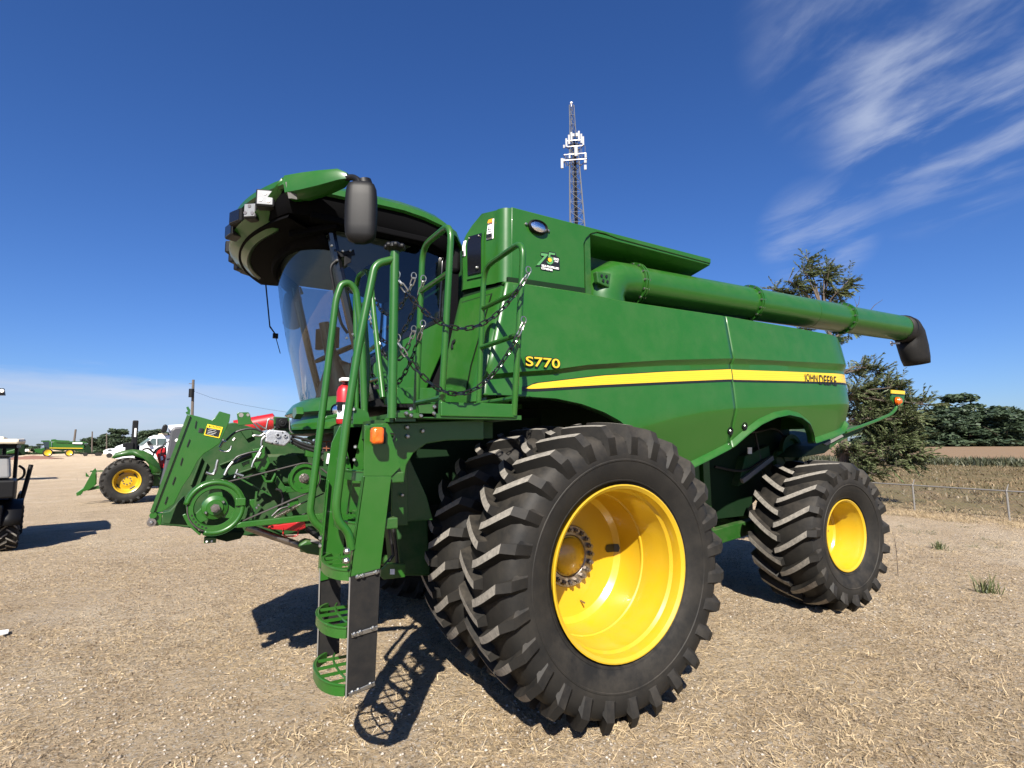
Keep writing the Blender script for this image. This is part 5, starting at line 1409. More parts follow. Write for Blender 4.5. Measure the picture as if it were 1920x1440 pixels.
# fire extinguisher strapped behind the handrail
ex = V(-1.47, -1.50, 0)
c_ = [(-1.47,-0.957,2.054)][0]
c_ = V(*c_)
mb = MB(); mb.lathe([(0.0, -0.14), (0.052, -0.135), (0.058, -0.12), (0.058, 0.10), (0.045, 0.135), (0.018, 0.155), (0.018, 0.175), (0.0, 0.175)], c_, (0, 0, 1), 24)
fe = mb.build('fire_extinguisher', M['red'], combine, 40)
mb = MB(); mb.lathe([(0.0590, -0.10), (0.0590, 0.02)], c_, (0, 0, 1), 24); mb.build('extinguisher_label', M['white'], fe, 40)
mb = MB(); mb.lathe([(0.0600, 0.0), (0.0600, 0.02)], c_, (0, 0, 1), 24); mb.box(c_+V(-0.045, -0.045, -0.01), (0.03, 0.03, 0.06)); mb.tube(smooth_path([c_+V(0.0, -0.01, 0.17), c_+V(0.02, -0.05, 0.17), c_+V(0.02, -0.065, 0.10), c_+V(0.01, -0.062, -0.12)], 0.03), 0.011, 8); mb.build('extinguisher_strap', M['black'], fe, 40)
mb = MB(); mb.box(c_+V(-0.01, -0.02, 0.185), (0.06, 0.09, 0.025)); mb.build('extinguisher_handle', M['white'], fe, 0, bevel=0.006)

# ---- guard chains
def link_mesh():
    mb = MB(); L_, W_, r = 0.027, 0.0115, 0.0042
    pts = []
    for k in range(8):
        a = -PI/2+PI*k/7; pts.append((L_-W_+W_*math.cos(a), W_*math.sin(a), 0))
    for k in range(8):
        a = PI/2+PI*k/7; pts.append((-(L_-W_)+W_*math.cos(a), W_*math.sin(a), 0))
    mb.tube(pts, r, 6, closed=True); return mb
LK = link_mesh()
def chain(a, b, sag):
    a, b = Vector(a), Vector(b)
    pts = [a.lerp(b, t)+V(0, 0, -sag*4*t*(1-t)) for t in np.linspace(0, 1, 80)]
    d = [0]
    for i in range(1, 80): d.append(d[-1]+(pts[i]-pts[i-1]).length)
    n = max(6, int(d[-1]/0.042)); black = MB(); ends = [MB(), MB()]
    for k in range(n):
        s_ = d[-1]*(k+0.5)/n; i = int(np.searchsorted(d, s_)); i = min(max(i, 1), 79)
        t = (s_-d[i-1])/max(1e-6, d[i]-d[i-1]); c = pts[i-1].lerp(pts[i], t); x = (pts[i]-pts[i-1]).normalized()
        y = V(0, 0, 1).cross(x).normalized(); z = x.cross(y)
        rot = Matrix((x, y, z)).transposed() @ Matrix.Rotation(PI/2*(k % 2)+0.5, 3, 'X')
        tgt = ends[0] if k < 2 else ends[1] if k >= n-2 else black
        tgt.add([rot @ Vector(p) + c for p in LK.v], LK.f)
    o = black.build('guard_chain', M['black_gloss'], combine, 50)
    for e, bright in ((a, ends[0]), (b, ends[1])):
        bright.tube([e+V(0.017*math.cos(t), 0, 0.018+0.021*math.sin(t)) for t in np.linspace(0, 2*PI, 15)[:-1]], 0.0036, 6, closed=True)
        bright.build('snap_hook', M['zinc'], o, 50)
    return o
h1 = [(-0.79,-2.418,2.737),(-0.79,-2.359,2.456)]
e1 = [(-1.511,-2.25,2.648),(-1.503,-2.25,2.304)]
chain(e1[0], h1[0], 0.30); chain(e1[1], h1[1], 0.34)
q_ = [(-1.4,-1.347,2.822),(-1.4,-1.279,2.668),(-1.4,-1.219,2.383)]
g_ = [(-1.24,-1.756,2.82),(-1.24,-1.928,2.753),(-1.24,-1.769,2.471),(-1.24,-1.927,2.474)]
chain(q_[0], g_[0], 0.20); chain(q_[1], g_[1], 0.28); chain(q_[2], g_[3], 0.30)
chain([(-1.4,-1.487,2.487)][0], g_[2], 0.18)

# ------------------------------------------------------------------ combine: feeder house and its drive
YFd = -0.88
mb = MB()   # main tunnel, set back behind the front plate; darker green paints in shade
tun = [(-2.452,-0.44,1.937),(-2.384,-0.44,1.907),(-2.152,-0.44,1.941),(-2.042,-0.44,1.91),(-1.755,-0.44,1.78),(-1.364,-0.44,1.571),(-1.098,-0.44,1.344),(-1.09,-0.44,0.998),(-1.515,-0.44,1.078),(-2.008,-0.44,1.098),(-2.485,-0.44,1.21),(-2.58,-0.44,1.224)]
mb.prism(tun, (0, 0.95, 0)); mb.build('feeder_house', M['green_matt'], combine, 0, bevel=0.008)
# ribs and pressings on the tunnel side
mb = MB()
for a_, b_ in (((420, 882), (480, 846)), ((400, 905), (520, 870)), ((378, 850), (362, 905)), ((392, 845), (380, 905))): pass
rb = [(-2.287,-0.455,1.504),(-1.849,-0.455,1.659),(-2.236,-0.455,1.628),(-1.927,-0.455,1.757),(-2.353,-0.455,1.685),(-2.409,-0.455,1.49),(-2.318,-0.455,1.646),(-2.363,-0.455,1.481)]
for k in range(0, 8, 2): mb.bar(rb[k], rb[k+1], 0.03, 0.012)
pa = [(-2.123,-0.47,1.893),(-2.036,-0.47,1.885),(-2.024,-0.47,1.838),(-2.069,-0.47,1.814)]
mb.prism(pa, (0, 0.03, 0))
mb.build('tunnel_rib', M['green_matt'], combine, 0, bevel=0.004)
# front frame plate with slots
fp = [(-2.436,-0.88,1.972),(-2.387,-0.88,1.959),(-2.31,-0.88,1.936),(-2.292,-0.88,1.954),(-2.269,-0.88,1.997),(-2.202,-0.88,1.977),(-2.206,-0.88,1.93),(-2.256,-0.88,1.785),(-2.289,-0.88,1.757),(-2.345,-0.88,1.716),(-2.379,-0.88,1.668),(-2.413,-0.88,1.58),(-2.454,-0.88,1.508),(-2.494,-0.88,1.403),(-2.554,-0.88,1.358),(-2.579,-0.88,1.356),(-2.608,-0.88,1.365),(-2.574,-0.88,1.507),(-2.521,-0.88,1.695),(-2.464,-0.88,1.885)]
mb = MB(); mb.prism(fp, (0, 0.014, 0)); pl_ = mb.build('front_plate', M['green'], combine, 0, bevel=0.003)
slot_px = [((367,790),(365,802)), ((355,823),(351,837)), ((341,858),(337,872)), ((328,894),(323,908)), ((313,931),(309,944))]
sl = [(-2.398,-0.884,1.931),(-2.403,-0.884,1.885),(-2.429,-0.884,1.811),(-2.442,-0.884,1.765),(-2.463,-0.884,1.694),(-2.472,-0.884,1.648),(-2.496,-0.884,1.574),(-2.509,-0.884,1.527),(-2.532,-0.884,1.452),(-2.543,-0.884,1.408)]
for k in range(0, 10, 2):
    mb = MB(); a, b = Vector(sl[k]), Vector(sl[k+1]); mb.bar(a, b, 0.004, 0.011, up=(0, 1, 0)); mb.build('plate_slot', M['decal_black'], pl_, 0)
ov = [(-2.365,-0.884,1.882),(-2.37,-0.884,1.854)]
mb = MB(); mb.tube([V(*ov[0]), V(*ov[1])], 0.0145, 10); mb.v = [(x, -0.8835+(y+0.884)*0.15, z) for x, y, z in mb.v]; mb.build('plate_slot', M['decal_black'], pl_, 0)
# caution label
cq = [(-2.333,-0.885,1.91),(-2.243,-0.885,1.89),(-2.261,-0.885,1.818),(-2.35,-0.885,1.839)]
mb = MB(); mb.prism(cq, (0, 0.002, 0)); cl = mb.build('caution_label', M['decal_yellow'], pl_, 0)
cb = [(-2.337,-0.887,1.889),(-2.256,-0.887,1.871),(-2.266,-0.887,1.825),(-2.344,-0.887,1.844)]
mb = MB(); mb.prism(cb, (0, 0.002, 0)); mb.build('label_panel', M['decal_black'], cl, 0)
d_ = (Vector(cq[1])-Vector(cq[0])); ang = math.atan2(d_.z, d_.x)
tp = [(-2.314,-0.89,1.892),(-2.255,-0.89,1.879),(-2.315,-0.89,1.904),(-2.327,-0.89,1.895),(-2.316,-0.89,1.893),(-2.319,-0.89,1.905)]
text_obj('label_lettering', 'CAUTION', M['decal_black'], cl, tp[0], (PI/2, -ang, 0), tp[2][2]-tp[0][2], (Vector(tp[1])-Vector(tp[0])).length, bold=0.01)
mb = MB(); mb.prism(tp[3:6], (0, 0.001, 0)); mb.build('label_triangle', M['decal_black'], cl, 0)
ln = [(-2.326,-0.89,1.879),(-2.282,-0.89,1.869),(-2.329,-0.89,1.867),(-2.279,-0.89,1.856),(-2.331,-0.89,1.857),(-2.284,-0.89,1.846),(-2.333,-0.89,1.847),(-2.293,-0.89,1.838)]
for k in range(0, 8, 2):
    mb = MB(); mb.bar(ln[k], ln[k+1], 0.0015, 0.0062, up=(0, 1, 0)); mb.build('label_line', M['decal_white'], cl, 0)
# bare edge, top hook and bottom pin
mb = MB(); eg = [(-2.442,-0.87,1.965),(-2.608,-0.87,1.36)]
mb.bar(eg[0], eg[1], 0.02, 0.05, up=(0, 1, 0)); mb.build('plate_edge', M['green_dark'], combine, 0)
mb = MB(); hk = [(-2.465,-0.55,2.037),(-2.453,-0.55,2.045),(-2.438,-0.55,2.019),(-2.44,-0.55,1.985),(-2.459,-0.55,1.988),(-2.467,-0.55,2.003),(-2.454,-0.55,2.011)]
mb.prism(hk, (0, 0.012, 0)); mb.build('latch_hook', M['green'], combine, 0)
mb = MB(); pb = [(-2.605,-0.87,1.36),(-2.554,-0.87,1.35),(-2.556,-0.87,1.278),(-2.573,-0.87,1.273),(-2.617,-0.87,1.277),(-2.617,-0.87,1.322)]
mb.prism(pb, (0, 0.03, 0)); mb.build('pin_bracket', M['green'], combine, 0, bevel=0.003)
p = [(-2.606,-0.89,1.298)][0]
mb = MB(); mb.cyl(p, V(*p)+V(0, 0.1, 0), 0.025, 20); pn = mb.build('lock_pin', M['shaft'], combine, 30)
mb = MB(); mb.bolt(V(*p)+V(0, -0.001, 0), (0, -1, 0), 0.011, 0.01); mb.build('pin_bolt', M['zinc'], pn, 30)
p = [(-2.6,-0.89,1.342)][0]
mb = MB(); mb.cyl(p, V(*p)+V(0, 0.08, 0), 0.020, 16); mb.build('pivot_boss', M['green'], combine, 30)
mb = MB(); lw = [(-2.562,-0.7,1.337),(-2.521,-0.7,1.344),(-2.444,-0.7,1.437),(-2.413,-0.7,1.243),(-2.552,-0.7,1.264)]
mb.prism(lw, (0, 0.1, 0)); mb.build('feeder_floor_side', M['green_matt'], combine, 0, bevel=0.006)

# big driven pulley with shield ring
PC = V(*[(-2.267,-0.95,1.375)][0])
mb = MB(); mb.lathe([(0.168, -0.03), (0.176, -0.03), (0.178, 0.06), (0.125, 0.06)], PC, (0, 1, 0), 56, arc=(R(10), R(290))); mb.lathe([(0.172, -0.028), (0.145, -0.028)], PC, (0, 1, 0), 56, arc=(R(10), R(290)))
mb.build('pulley_shield', M['green'], combine, 40, solid=0.004)
mb = MB(); mb.lathe([(0.115, 0.0), (0.120, -0.025), (0.145, -0.025), (0.149, -0.01), (0.138, 0.005), (0.149, 0.03), (0.118, 0.035)], PC, (0, 1, 0), 56)
pu = mb.build('drive_pulley', M['green'], combine, 35)
mb = MB(); mb.lathe([(0.0, -0.045), (0.022, -0.045), (0.024, -0.03), (0.046, -0.03), (0.05, -0.022), (0.074, -0.012), (0.078, 0.005)], PC, (0, 1, 0), 40); mb.build('pulley_hub', M['green'], pu, 35)
for a in (R(90), R(215), R(335)):
    mb = MB(); u = V(math.cos(a), 0, math.sin(a)); w_ = V(-math.sin(a), 0, math.cos(a))
    mb.prism([PC+u*0.06+w_*0.045, PC+u*0.125+w_*0.03, PC+u*0.125-w_*0.03, PC+u*0.06-w_*0.045], (0, 0.012, 0)); mb.build('pulley_spoke', M['green'], pu, 0, bevel=0.003)
mb = MB(); mb.tube([PC+V(0, -0.046, 0), PC+V(0, -0.06, 0)], 0.028, 6); mb.build('shaft_nut', M['shaft'], pu, 30)
mb = MB(); mb.cyl(PC+V(0, -0.06, 0), PC+V(0, -0.075, 0), 0.014, 12); mb.build('shaft_end', M['shaft'], pu, 30)
for a in (R(35), R(210)):
    mb = MB(); mb.bolt(PC+V(0.057*math.cos(a), -0.022, 0.057*math.sin(a)), (0, -1, 0), 0.010, 0.014); mb.build('hub_bolt', M['zinc'], pu, 30)
for k in range(6):
    a = R(198+k*10.5); mb = MB(); mb.cyl(PC+V(0.131*math.cos(a), -0.0255, 0.131*math.sin(a)), PC+V(0.131*math.cos(a), -0.0265, 0.131*math.sin(a)), 0.006, 8); mb.build('balance_hole', M['decal_black'], pu, 0)
mb = MB(); mb.box(PC+V(0.145, -0.03, 0.028), (0.06, 0.02, 0.05)); mb.build('pulley_clip', M['green'], combine, 0, bevel=0.005)
mb = MB(); mb.prism([(-2.444,-0.93,1.336),(-2.427,-0.93,1.344),(-2.352,-0.93,1.233),(-2.333,-0.93,1.215),(-2.344,-0.93,1.202),(-2.412,-0.93,1.271)], (0, 0.03, 0)); mb.build('shield_skirt', M['green'], combine, 0, bevel=0.003)
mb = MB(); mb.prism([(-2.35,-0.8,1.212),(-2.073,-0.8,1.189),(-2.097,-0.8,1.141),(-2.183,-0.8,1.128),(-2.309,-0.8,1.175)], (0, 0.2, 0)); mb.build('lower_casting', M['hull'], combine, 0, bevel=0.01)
mb = MB(); mb.prism([(-2.316,-0.86,1.177),(-2.246,-0.86,1.17),(-2.247,-0.86,1.137),(-2.317,-0.86,1.14)], (0, 0.05, 0)); pf = mb.build('foot_bracket', M['green'], combine, 0, bevel=0.003)
for p in [(-2.301,-0.87,1.152),(-2.272,-0.87,1.151)]:
    mb = MB(); mb.bolt(p, (0, -1, 0), 0.007, 0.004); mb.build('bracket_bolt', M['white'], pf, 30)
# second pulley, belt
PB = V(*[(-1.731,-0.95,1.538)][0]); rB = 0.098
mb = MB(); mb.lathe([(0.078, -0.006), (0.080, -0.024), (rB, -0.024), (rB+0.002, 0.0), (rB-0.01, 0.006), (rB+0.002, 0.03), (0.08, 0.03)], PB, (0, 1, 0), 48); mb.lathe([(0.0, -0.006), (0.08, -0.006)], PB, (0, 1, 0), 48)
p2 = mb.build('idler_pulley', M['green'], combine, 35)
mb = MB(); mb.lathe([(0.0, -0.04), (0.012, -0.04), (0.014, -0.02), (0.024, -0.02), (0.026, -0.008), (0.034, -0.006)], PB, (0, 1, 0), 24); mb.build('pulley_hub', M['shaft'], p2, 35)
for k in range(8):
    a = 2*PI*k/8; mb = MB(); mb.bolt(PB+V(0.03*math.cos(a), -0.007, 0.03*math.sin(a)), (0, -1, 0), 0.004, 0.004); mb.build('hub_bolt', M['shaft'], p2, 30)
for k in range(6):
    a = 2*PI*k/6+0.3; mb = MB(); mb.cyl(PB+V(0.066*math.cos(a), -0.007, 0.066*math.sin(a)), PB+V(0.066*math.cos(a), -0.008, 0.066*math.sin(a)), 0.004, 8); mb.build('balance_hole', M['decal_black'], p2, 0)
mb = MB()
tA, tB = PC+V(0.04, 0, 0.142), PB+V(-0.025, 0, rB+0.002)
pts_ = [PC+V(0.149*math.cos(a), 0, 0.149*math.sin(a)) for a in np.linspace(R(285), R(78), 16)] + [PB+V((rB+0.004)*math.cos(a), 0, (rB+0.004)*math.sin(a)) for a in np.linspace(R(105), R(-80), 16)]
bel = [[p+V(0, -0.017, 0), p+V(0, 0.017, 0)] for p in pts_]; bel.append(bel[0]); mb.grid(bel)
mb.build('drive_belt', M['belt'], combine, 60, solid=0.008)
mb = MB(); bt = [(-1.599,-0.9,1.594),(-1.465,-0.9,1.495),(-1.61,-0.9,1.37),(-1.465,-0.9,1.495)]
mb.bar([(-1.61,-0.9,1.602),(-1.496,-0.9,1.507)][0], [(-1.61,-0.9,1.602),(-1.496,-0.9,1.507)][1], 0.03, 0.01); mb.build('drive_belt', M['belt'], combine, 0)
# casting, brackets behind the belts
def plate(px, y, d, name, m, bev=0.004):
    mb = MB(); mb.prism(px, (0, d, 0)); return mb.build(name, M[m], combine, 0, bevel=bev)
plate([(-2.045,-0.74,1.743),(-1.967,-0.74,1.757),(-1.927,-0.74,1.644),(-1.95,-0.74,1.599),(-2.005,-0.74,1.586),(-2.038,-0.74,1.646)], 0, 0.10, 'gearbox_cover', 'green')
plate([(-1.943,-0.52,1.702),(-1.706,-0.52,1.706),(-1.644,-0.52,1.583),(-1.699,-0.52,1.483),(-1.849,-0.52,1.47),(-1.938,-0.52,1.591)], 0, 0.08, 'gearbox', 'green_matt', 0.02)
plate([(-1.987,-0.78,1.565),(-1.966,-0.78,1.553),(-1.951,-0.78,1.523),(-1.923,-0.78,1.522),(-1.898,-0.78,1.577),(-1.89,-0.78,1.562),(-1.913,-0.78,1.507),(-1.961,-0.78,1.509)], 0, 0.03, 'gearbox_bracket', 'green')
plate([(-1.876,-0.72,1.551),(-1.8,-0.72,1.442),(-1.843,-0.72,1.425),(-1.888,-0.72,1.502)], 0, 0.03, 'gearbox_bracket', 'green_dark')
plate([(-1.693,-0.74,1.739),(-1.629,-0.74,1.739),(-1.635,-0.74,1.676),(-1.691,-0.74,1.685)], 0, 0.05, 'gearbox_bracket', 'green')
plate([(-2.112,-0.74,1.648),(-2.062,-0.74,1.669),(-2.061,-0.74,1.632),(-2.1,-0.74,1.618)], 0, 0.05, 'hose_bracket', 'green')
plate([(-1.82,-0.72,1.473),(-1.728,-0.72,1.461),(-1.727,-0.72,1.43),(-1.811,-0.72,1.427)], 0, 0.04, 'tension_bracket', 'green_dark')
plate([(-1.798,-0.72,1.366),(-1.726,-0.72,1.377),(-1.724,-0.72,1.323),(-1.802,-0.72,1.298)], 0, 0.04, 'tension_bracket', 'green')
plate([(-2.059,-0.85,1.403),(-2.027,-0.85,1.404),(-2.023,-0.85,1.319),(-2.052,-0.85,1.313)], 0, 0.03, 'tension_arm', 'green')
mb = MB(); mb.bar([(-2.02,-0.86,1.458),(-2.035,-0.86,1.264)][0], [(-2.02,-0.86,1.458),(-2.035,-0.86,1.264)][1], 0.010, 0.012); mb.bar([(-2.138,-0.86,1.556),(-1.928,-0.86,1.425)][0], [(-2.138,-0.86,1.556),(-1.928,-0.86,1.425)][1], 0.010, 0.010); mb.build('tension_rod', M['green_dark'], combine, 0)
for p in [(-2.1,-0.87,1.417),(-2.004,-0.87,1.365),(-2.016,-0.87,1.348),(-1.814,-0.87,1.357),(-1.557,-0.87,1.383),(-1.558,-0.87,1.543),(-2.238,-0.87,1.806)]:
    mb = MB(); mb.bolt(p, (0, -1, 0), 0.009, 0.014); mb.build('feeder_bolt', M['zinc'], combine, 30)
# tension spring
sp_ = [(-1.887,-0.84,1.276),(-1.75,-0.84,1.343),(-1.708,-0.84,1.37)]
mb = MB(); a, b = V(*sp_[0]), V(*sp_[1]); d = (b-a); u = d.normalized().orthogonal(); w_ = d.normalized().cross(u)
mb.tube([a+d*(k/160)+(u*math.cos(k*0.62)+w_*math.sin(k*0.62))*0.011 for k in range(161)], 0.0028, 5); mb.cyl(a-d*0.1, b+d*0.35, 0.004, 6); mb.build('tension_spring', M['shaft'], combine, 40)
# long green rail to the ladder frame
mb = MB(); gr_ = [(-2.138,-0.98,1.262),(-2.114,-0.98,1.273),(-1.58,-0.98,1.294),(-1.578,-0.98,1.25),(-2.137,-0.98,1.238)]
mb.prism(gr_, (0, 0.05, 0)); mb.build('lift_rail', M['green'], combine, 0, bevel=0.004)
# red lift-cylinder stop with its handle
mb = MB(); rd = [(-1.958,-0.7,1.195),(-1.673,-0.7,1.214),(-1.664,-0.7,1.16),(-1.729,-0.7,1.146),(-1.912,-0.7,1.177)]
mb.prism(rd, (0, 0.10, 0)); rs = mb.build('cylinder_stop', M['red'], combine, 0, bevel=0.005)
mb = MB(); mb.tube(smooth_path([(-1.823,-0.72,1.176),(-1.821,-0.72,1.131),(-1.803,-0.72,1.12),(-1.724,-0.72,1.115),(-1.718,-0.72,1.159)], 0.02), 0.0055, 8); mb.build('stop_handle', M['red'], rs, 40)
# lift cylinder: bare rod, dark barrel, green eye
cy = [(-2.052,-0.6,1.191),(-1.673,-0.6,1.02),(-1.673,-0.6,1.02),(-1.494,-0.6,0.955),(-1.643,-0.6,1.149),(-1.521,-0.6,1.052)]
mb = MB(); mb.cyl(cy[0], cy[1], 0.026, 14); mb.build('cylinder_rod', M['shaft'], combine, 30)
mb = MB(); mb.cyl(cy[2], V(*cy[3])+V(0.5, 0, -0.12), 0.042, 16); mb.build('lift_cylinder', M['green_dark'], combine, 30)
mb = MB(); mb.cyl(cy[4], cy[5], 0.022, 12); mb.build('hose', M['hose'], combine, 30)
mb = MB(); mb.prism([(-1.708,-0.68,1.047),(-1.654,-0.68,1.076),(-1.532,-0.68,1.034),(-1.529,-0.68,0.941),(-1.651,-0.68,0.976),(-1.7,-0.68,1.012)], (0, 0.12, 0)); mb.build('cylinder_eye', M['green_dark'], combine, 0, bevel=0.015)
mb = MB(); mb.bar([(-1.625,-0.69,1.071),(-1.537,-0.69,1.036)][0], [(-1.625,-0.69,1.071),(-1.537,-0.69,1.036)][1], 0.02, 0.02); mb.build('eye_clip', M['galv'], combine, 0)
# lifting eye
mb = MB(); le = [(-2.146,-0.72,1.937),(-2.155,-0.72,1.993),(-2.142,-0.72,2.001),(-2.082,-0.72,2.003),(-2.071,-0.72,1.988),(-2.062,-0.72,1.946),(-2.044,-0.72,1.92),(-2.142,-0.72,1.908)]
mb.prism(le, (0, 0.016, 0)); ly = mb.build('lifting_eye', M['green'], combine, 0, bevel=0.003)
for p, r_ in (([(-2.128,-0.722,1.982)][0], 0.0155), ([(-2.084,-0.722,1.984)][0], 0.0105)):
    mb = MB(); mb.cyl(V(*p), V(*p)+V(0, 0.0195, 0), r_, 16); mb.build('eye_hole', M['galv'], ly, 30)
# aluminium multi-coupler block, motor above, fittings
mb = MB(); blk = [(-1.976,-0.8,1.854),(-1.95,-0.8,1.881),(-1.841,-0.8,1.87),(-1.808,-0.8,1.843),(-1.803,-0.8,1.802),(-1.844,-0.8,1.76),(-1.911,-0.8,1.772),(-1.974,-0.8,1.791)]
mb.prism(blk, (0, 0.10, 0)); vb = mb.build('valve_block', M['alu'], combine, 0, bevel=0.010)
for p, r_ in (([(-1.893,-0.802,1.839)][0], 0.017), ([(-1.845,-0.802,1.836)][0], 0.013), ([(-1.903,-0.802,1.794)][0], 0.011)):
    mb = MB(); mb.lathe([(r_*0.55, -0.012), (r_, -0.012), (r_*1.05, 0.0)], p, (0, 1, 0), 20); po = mb.build('valve_port', M['alu'], vb, 30)
    mb = MB(); mb.cyl(V(*p)+V(0, -0.010, 0), V(*p)+V(0, -0.004, 0), r_*0.56, 14); mb.build('port_bore', M['decal_black'], vb, 30)
for p, r_ in (([(-1.862,-0.803,1.858)][0], 0.005), ([(-1.927,-0.803,1.783)][0], 0.006)):
    mb = MB(); mb.cyl(V(*p), V(*p)+V(0, -0.001, 0), r_, 10); mb.build('port_bore', M['decal_black'], vb, 0)
plate([(-1.919,-0.74,1.975),(-1.815,-0.74,1.969),(-1.794,-0.74,1.883),(-1.818,-0.74,1.864),(-1.912,-0.74,1.879)], 0, 0.03, 'motor_plate', 'green_dark')
mb = MB(); p = V(*[(-1.868,-0.8,1.927)][0]); mb.box(p+V(0, 0.04, 0), (0.075, 0.08, 0.075)); mb.cyl(p, p+V(0, -0.02, 0), 0.028, 16); mb.cyl(p+V(0, -0.02, 0), p+V(0, -0.026, 0), 0.014, 12); mb.build('feeder_motor', M['black'], combine, 30, bevel=0.008)
for p in [(-1.898,-0.75,1.959),(-1.83,-0.75,1.949),(-1.817,-0.75,1.929),(-1.91,-0.75,1.898),(-1.892,-0.75,1.89),(-1.817,-0.75,1.902)]:
    mb = MB(); mb.bolt(p, (0, -1, 0), 0.006, 0.01); mb.build('feeder_bolt', M['zinc'], combine, 30)
for pth, r_ in (([(-1.969,-0.78,1.881),(-1.958,-0.78,1.957),(-1.923,-0.78,1.95)], 0.006), ([(-1.816,-0.78,1.948),(-1.813,-0.78,1.878),(-1.795,-0.78,1.855)], 0.006), ([(-1.987,-0.8,1.765),(-2.043,-0.8,1.655),(-2.051,-0.8,1.619)], 0.008), ([(-1.998,-0.8,1.721),(-2.014,-0.8,1.684)], 0.011), ([(-1.98,-0.8,1.854),(-2.006,-0.8,1.832),(-2.04,-0.8,1.839),(-2.054,-0.8,1.832)], 0.010), ([(-1.976,-0.8,1.832),(-1.995,-0.8,1.81),(-1.997,-0.8,1.765)], 0.008), ([(-2.253,-0.82,1.756),(-2.236,-0.82,1.796),(-2.217,-0.82,1.795)], 0.008),
    ([(-2.256,-0.82,1.742),(-2.239,-0.82,1.731),(-2.207,-0.82,1.727),(-2.189,-0.82,1.741),(-2.183,-0.82,1.767)], 0.006), ([(-2.175,-0.82,1.802),(-2.163,-0.82,1.817)], 0.010), ([(-2.271,-0.82,1.597),(-2.264,-0.82,1.654),(-2.259,-0.82,1.675)], 0.009), ([(-2.326,-0.82,1.592),(-2.301,-0.82,1.581),(-2.279,-0.82,1.58),(-2.271,-0.82,1.612)], 0.010), ([(-2.216,-0.82,1.571),(-2.196,-0.82,1.624),(-2.169,-0.82,1.659)], 0.010),
    ([(-2.156,-0.82,1.58),(-2.103,-0.82,1.56)], 0.012), ([(-2.138,-0.82,1.608),(-2.155,-0.82,1.551)], 0.008), ([(-2.054,-0.8,1.921),(-2.001,-0.8,1.862)], 0.006), ([(-2.037,-0.8,1.925),(-1.967,-0.8,1.877)], 0.005)):
    mb = MB(); mb.tube(smooth_path(pth, 0.02), r_, 8); mb.build('hydraulic_fitting', M['zinc'], combine, 40)
for pth, r_ in (([(-2.216,-0.8,1.803),(-2.167,-0.8,1.861),(-2.096,-0.8,1.883),(-2.035,-0.8,1.884),(-1.983,-0.8,1.854)], 0.007), ([(-2.168,-0.8,1.665),(-2.144,-0.8,1.694),(-2.062,-0.8,1.722),(-1.995,-0.8,1.728)], 0.007), ([(-2.157,-0.78,1.65),(-2.119,-0.78,1.686),(-2.06,-0.78,1.707)], 0.010), ([(-1.799,-0.74,1.818),(-1.743,-0.74,1.786),(-1.649,-0.74,1.754),(-1.572,-0.74,1.738)], 0.012), ([(-1.794,-0.74,1.794),(-1.723,-0.74,1.755),(-1.629,-0.74,1.723),(-1.544,-0.74,1.706)], 0.010),
    ([(-1.795,-0.74,1.833),(-1.707,-0.74,1.814),(-1.592,-0.74,1.762)], 0.009), ([(-1.888,-0.76,1.46),(-1.856,-0.76,1.451),(-1.837,-0.76,1.409),(-1.841,-0.76,1.342)], 0.009), ([(-1.905,-0.76,1.272),(-1.858,-0.76,1.32),(-1.802,-0.76,1.332)], 0.008), ([(-1.724,-0.72,1.338),(-1.651,-0.72,1.365),(-1.551,-0.72,1.41)], 0.005), ([(-1.7,-0.72,1.264),(-1.611,-0.72,1.285)], 0.005)):
    mb = MB(); mb.tube(smooth_path(pth, 0.06), r_, 8); mb.build('hydraulic_hose', M['hose'], combine, 40)
# hanging label by the ladder, chaff screen under the cab
mb = MB(); mb.prism([(-1.575,-0.95,1.708),(-1.53,-0.95,1.7),(-1.543,-0.95,1.632),(-1.584,-0.95,1.637)], (0, 0.02, 0)); mb.build('hanging_label', M['white'], combine, 0)
mb = MB(); mb.prism([(-1.597,-0.93,1.716),(-1.545,-0.93,1.723),(-1.52,-0.93,1.616),(-1.598,-0.93,1.618)], (0, 0.02, 0)); mb.build('label_bracket', M['green_matt'], combine, 0)
mb = MB(); a_ = [(-1.617,-0.55,1.795),(-1.452,-0.55,1.795),(-1.451,-0.55,1.74),(-1.615,-0.55,1.75)]
for k in range(4): mb.bar(a_[k], a_[(k+1) % 4], 0.008, 0.008)
mb.bar([(-1.565,-0.55,1.795),(-1.564,-0.55,1.746)][0], [(-1.565,-0.55,1.795),(-1.564,-0.55,1.746)][1], 0.006, 0.006); mb.bar([(-1.509,-0.55,1.795),(-1.507,-0.55,1.72)][0], [(-1.509,-0.55,1.795),(-1.507,-0.55,1.72)][1], 0.006, 0.006)
mb.build('rusty_bracket', mat('rust', (0.22, 0.07, 0.03), 0.8, noise=(20.0, 0.8, (0.12, 0.04, 0.02))), combine, 0)
plate([(-1.653,-0.55,1.832),(-1.591,-0.55,1.849),(-1.586,-0.55,1.82),(-1.644,-0.55,1.804)], 0, 0.02, 'small_bracket', 'green')
# the cab's black underside beams and the front of the chassis
mb = MB(); mb.box2((-1.35, -0.85, 1.72), (-0.9, 0.85, 1.86)); mb.build('cab_mount', M['hull'], combine, 0)

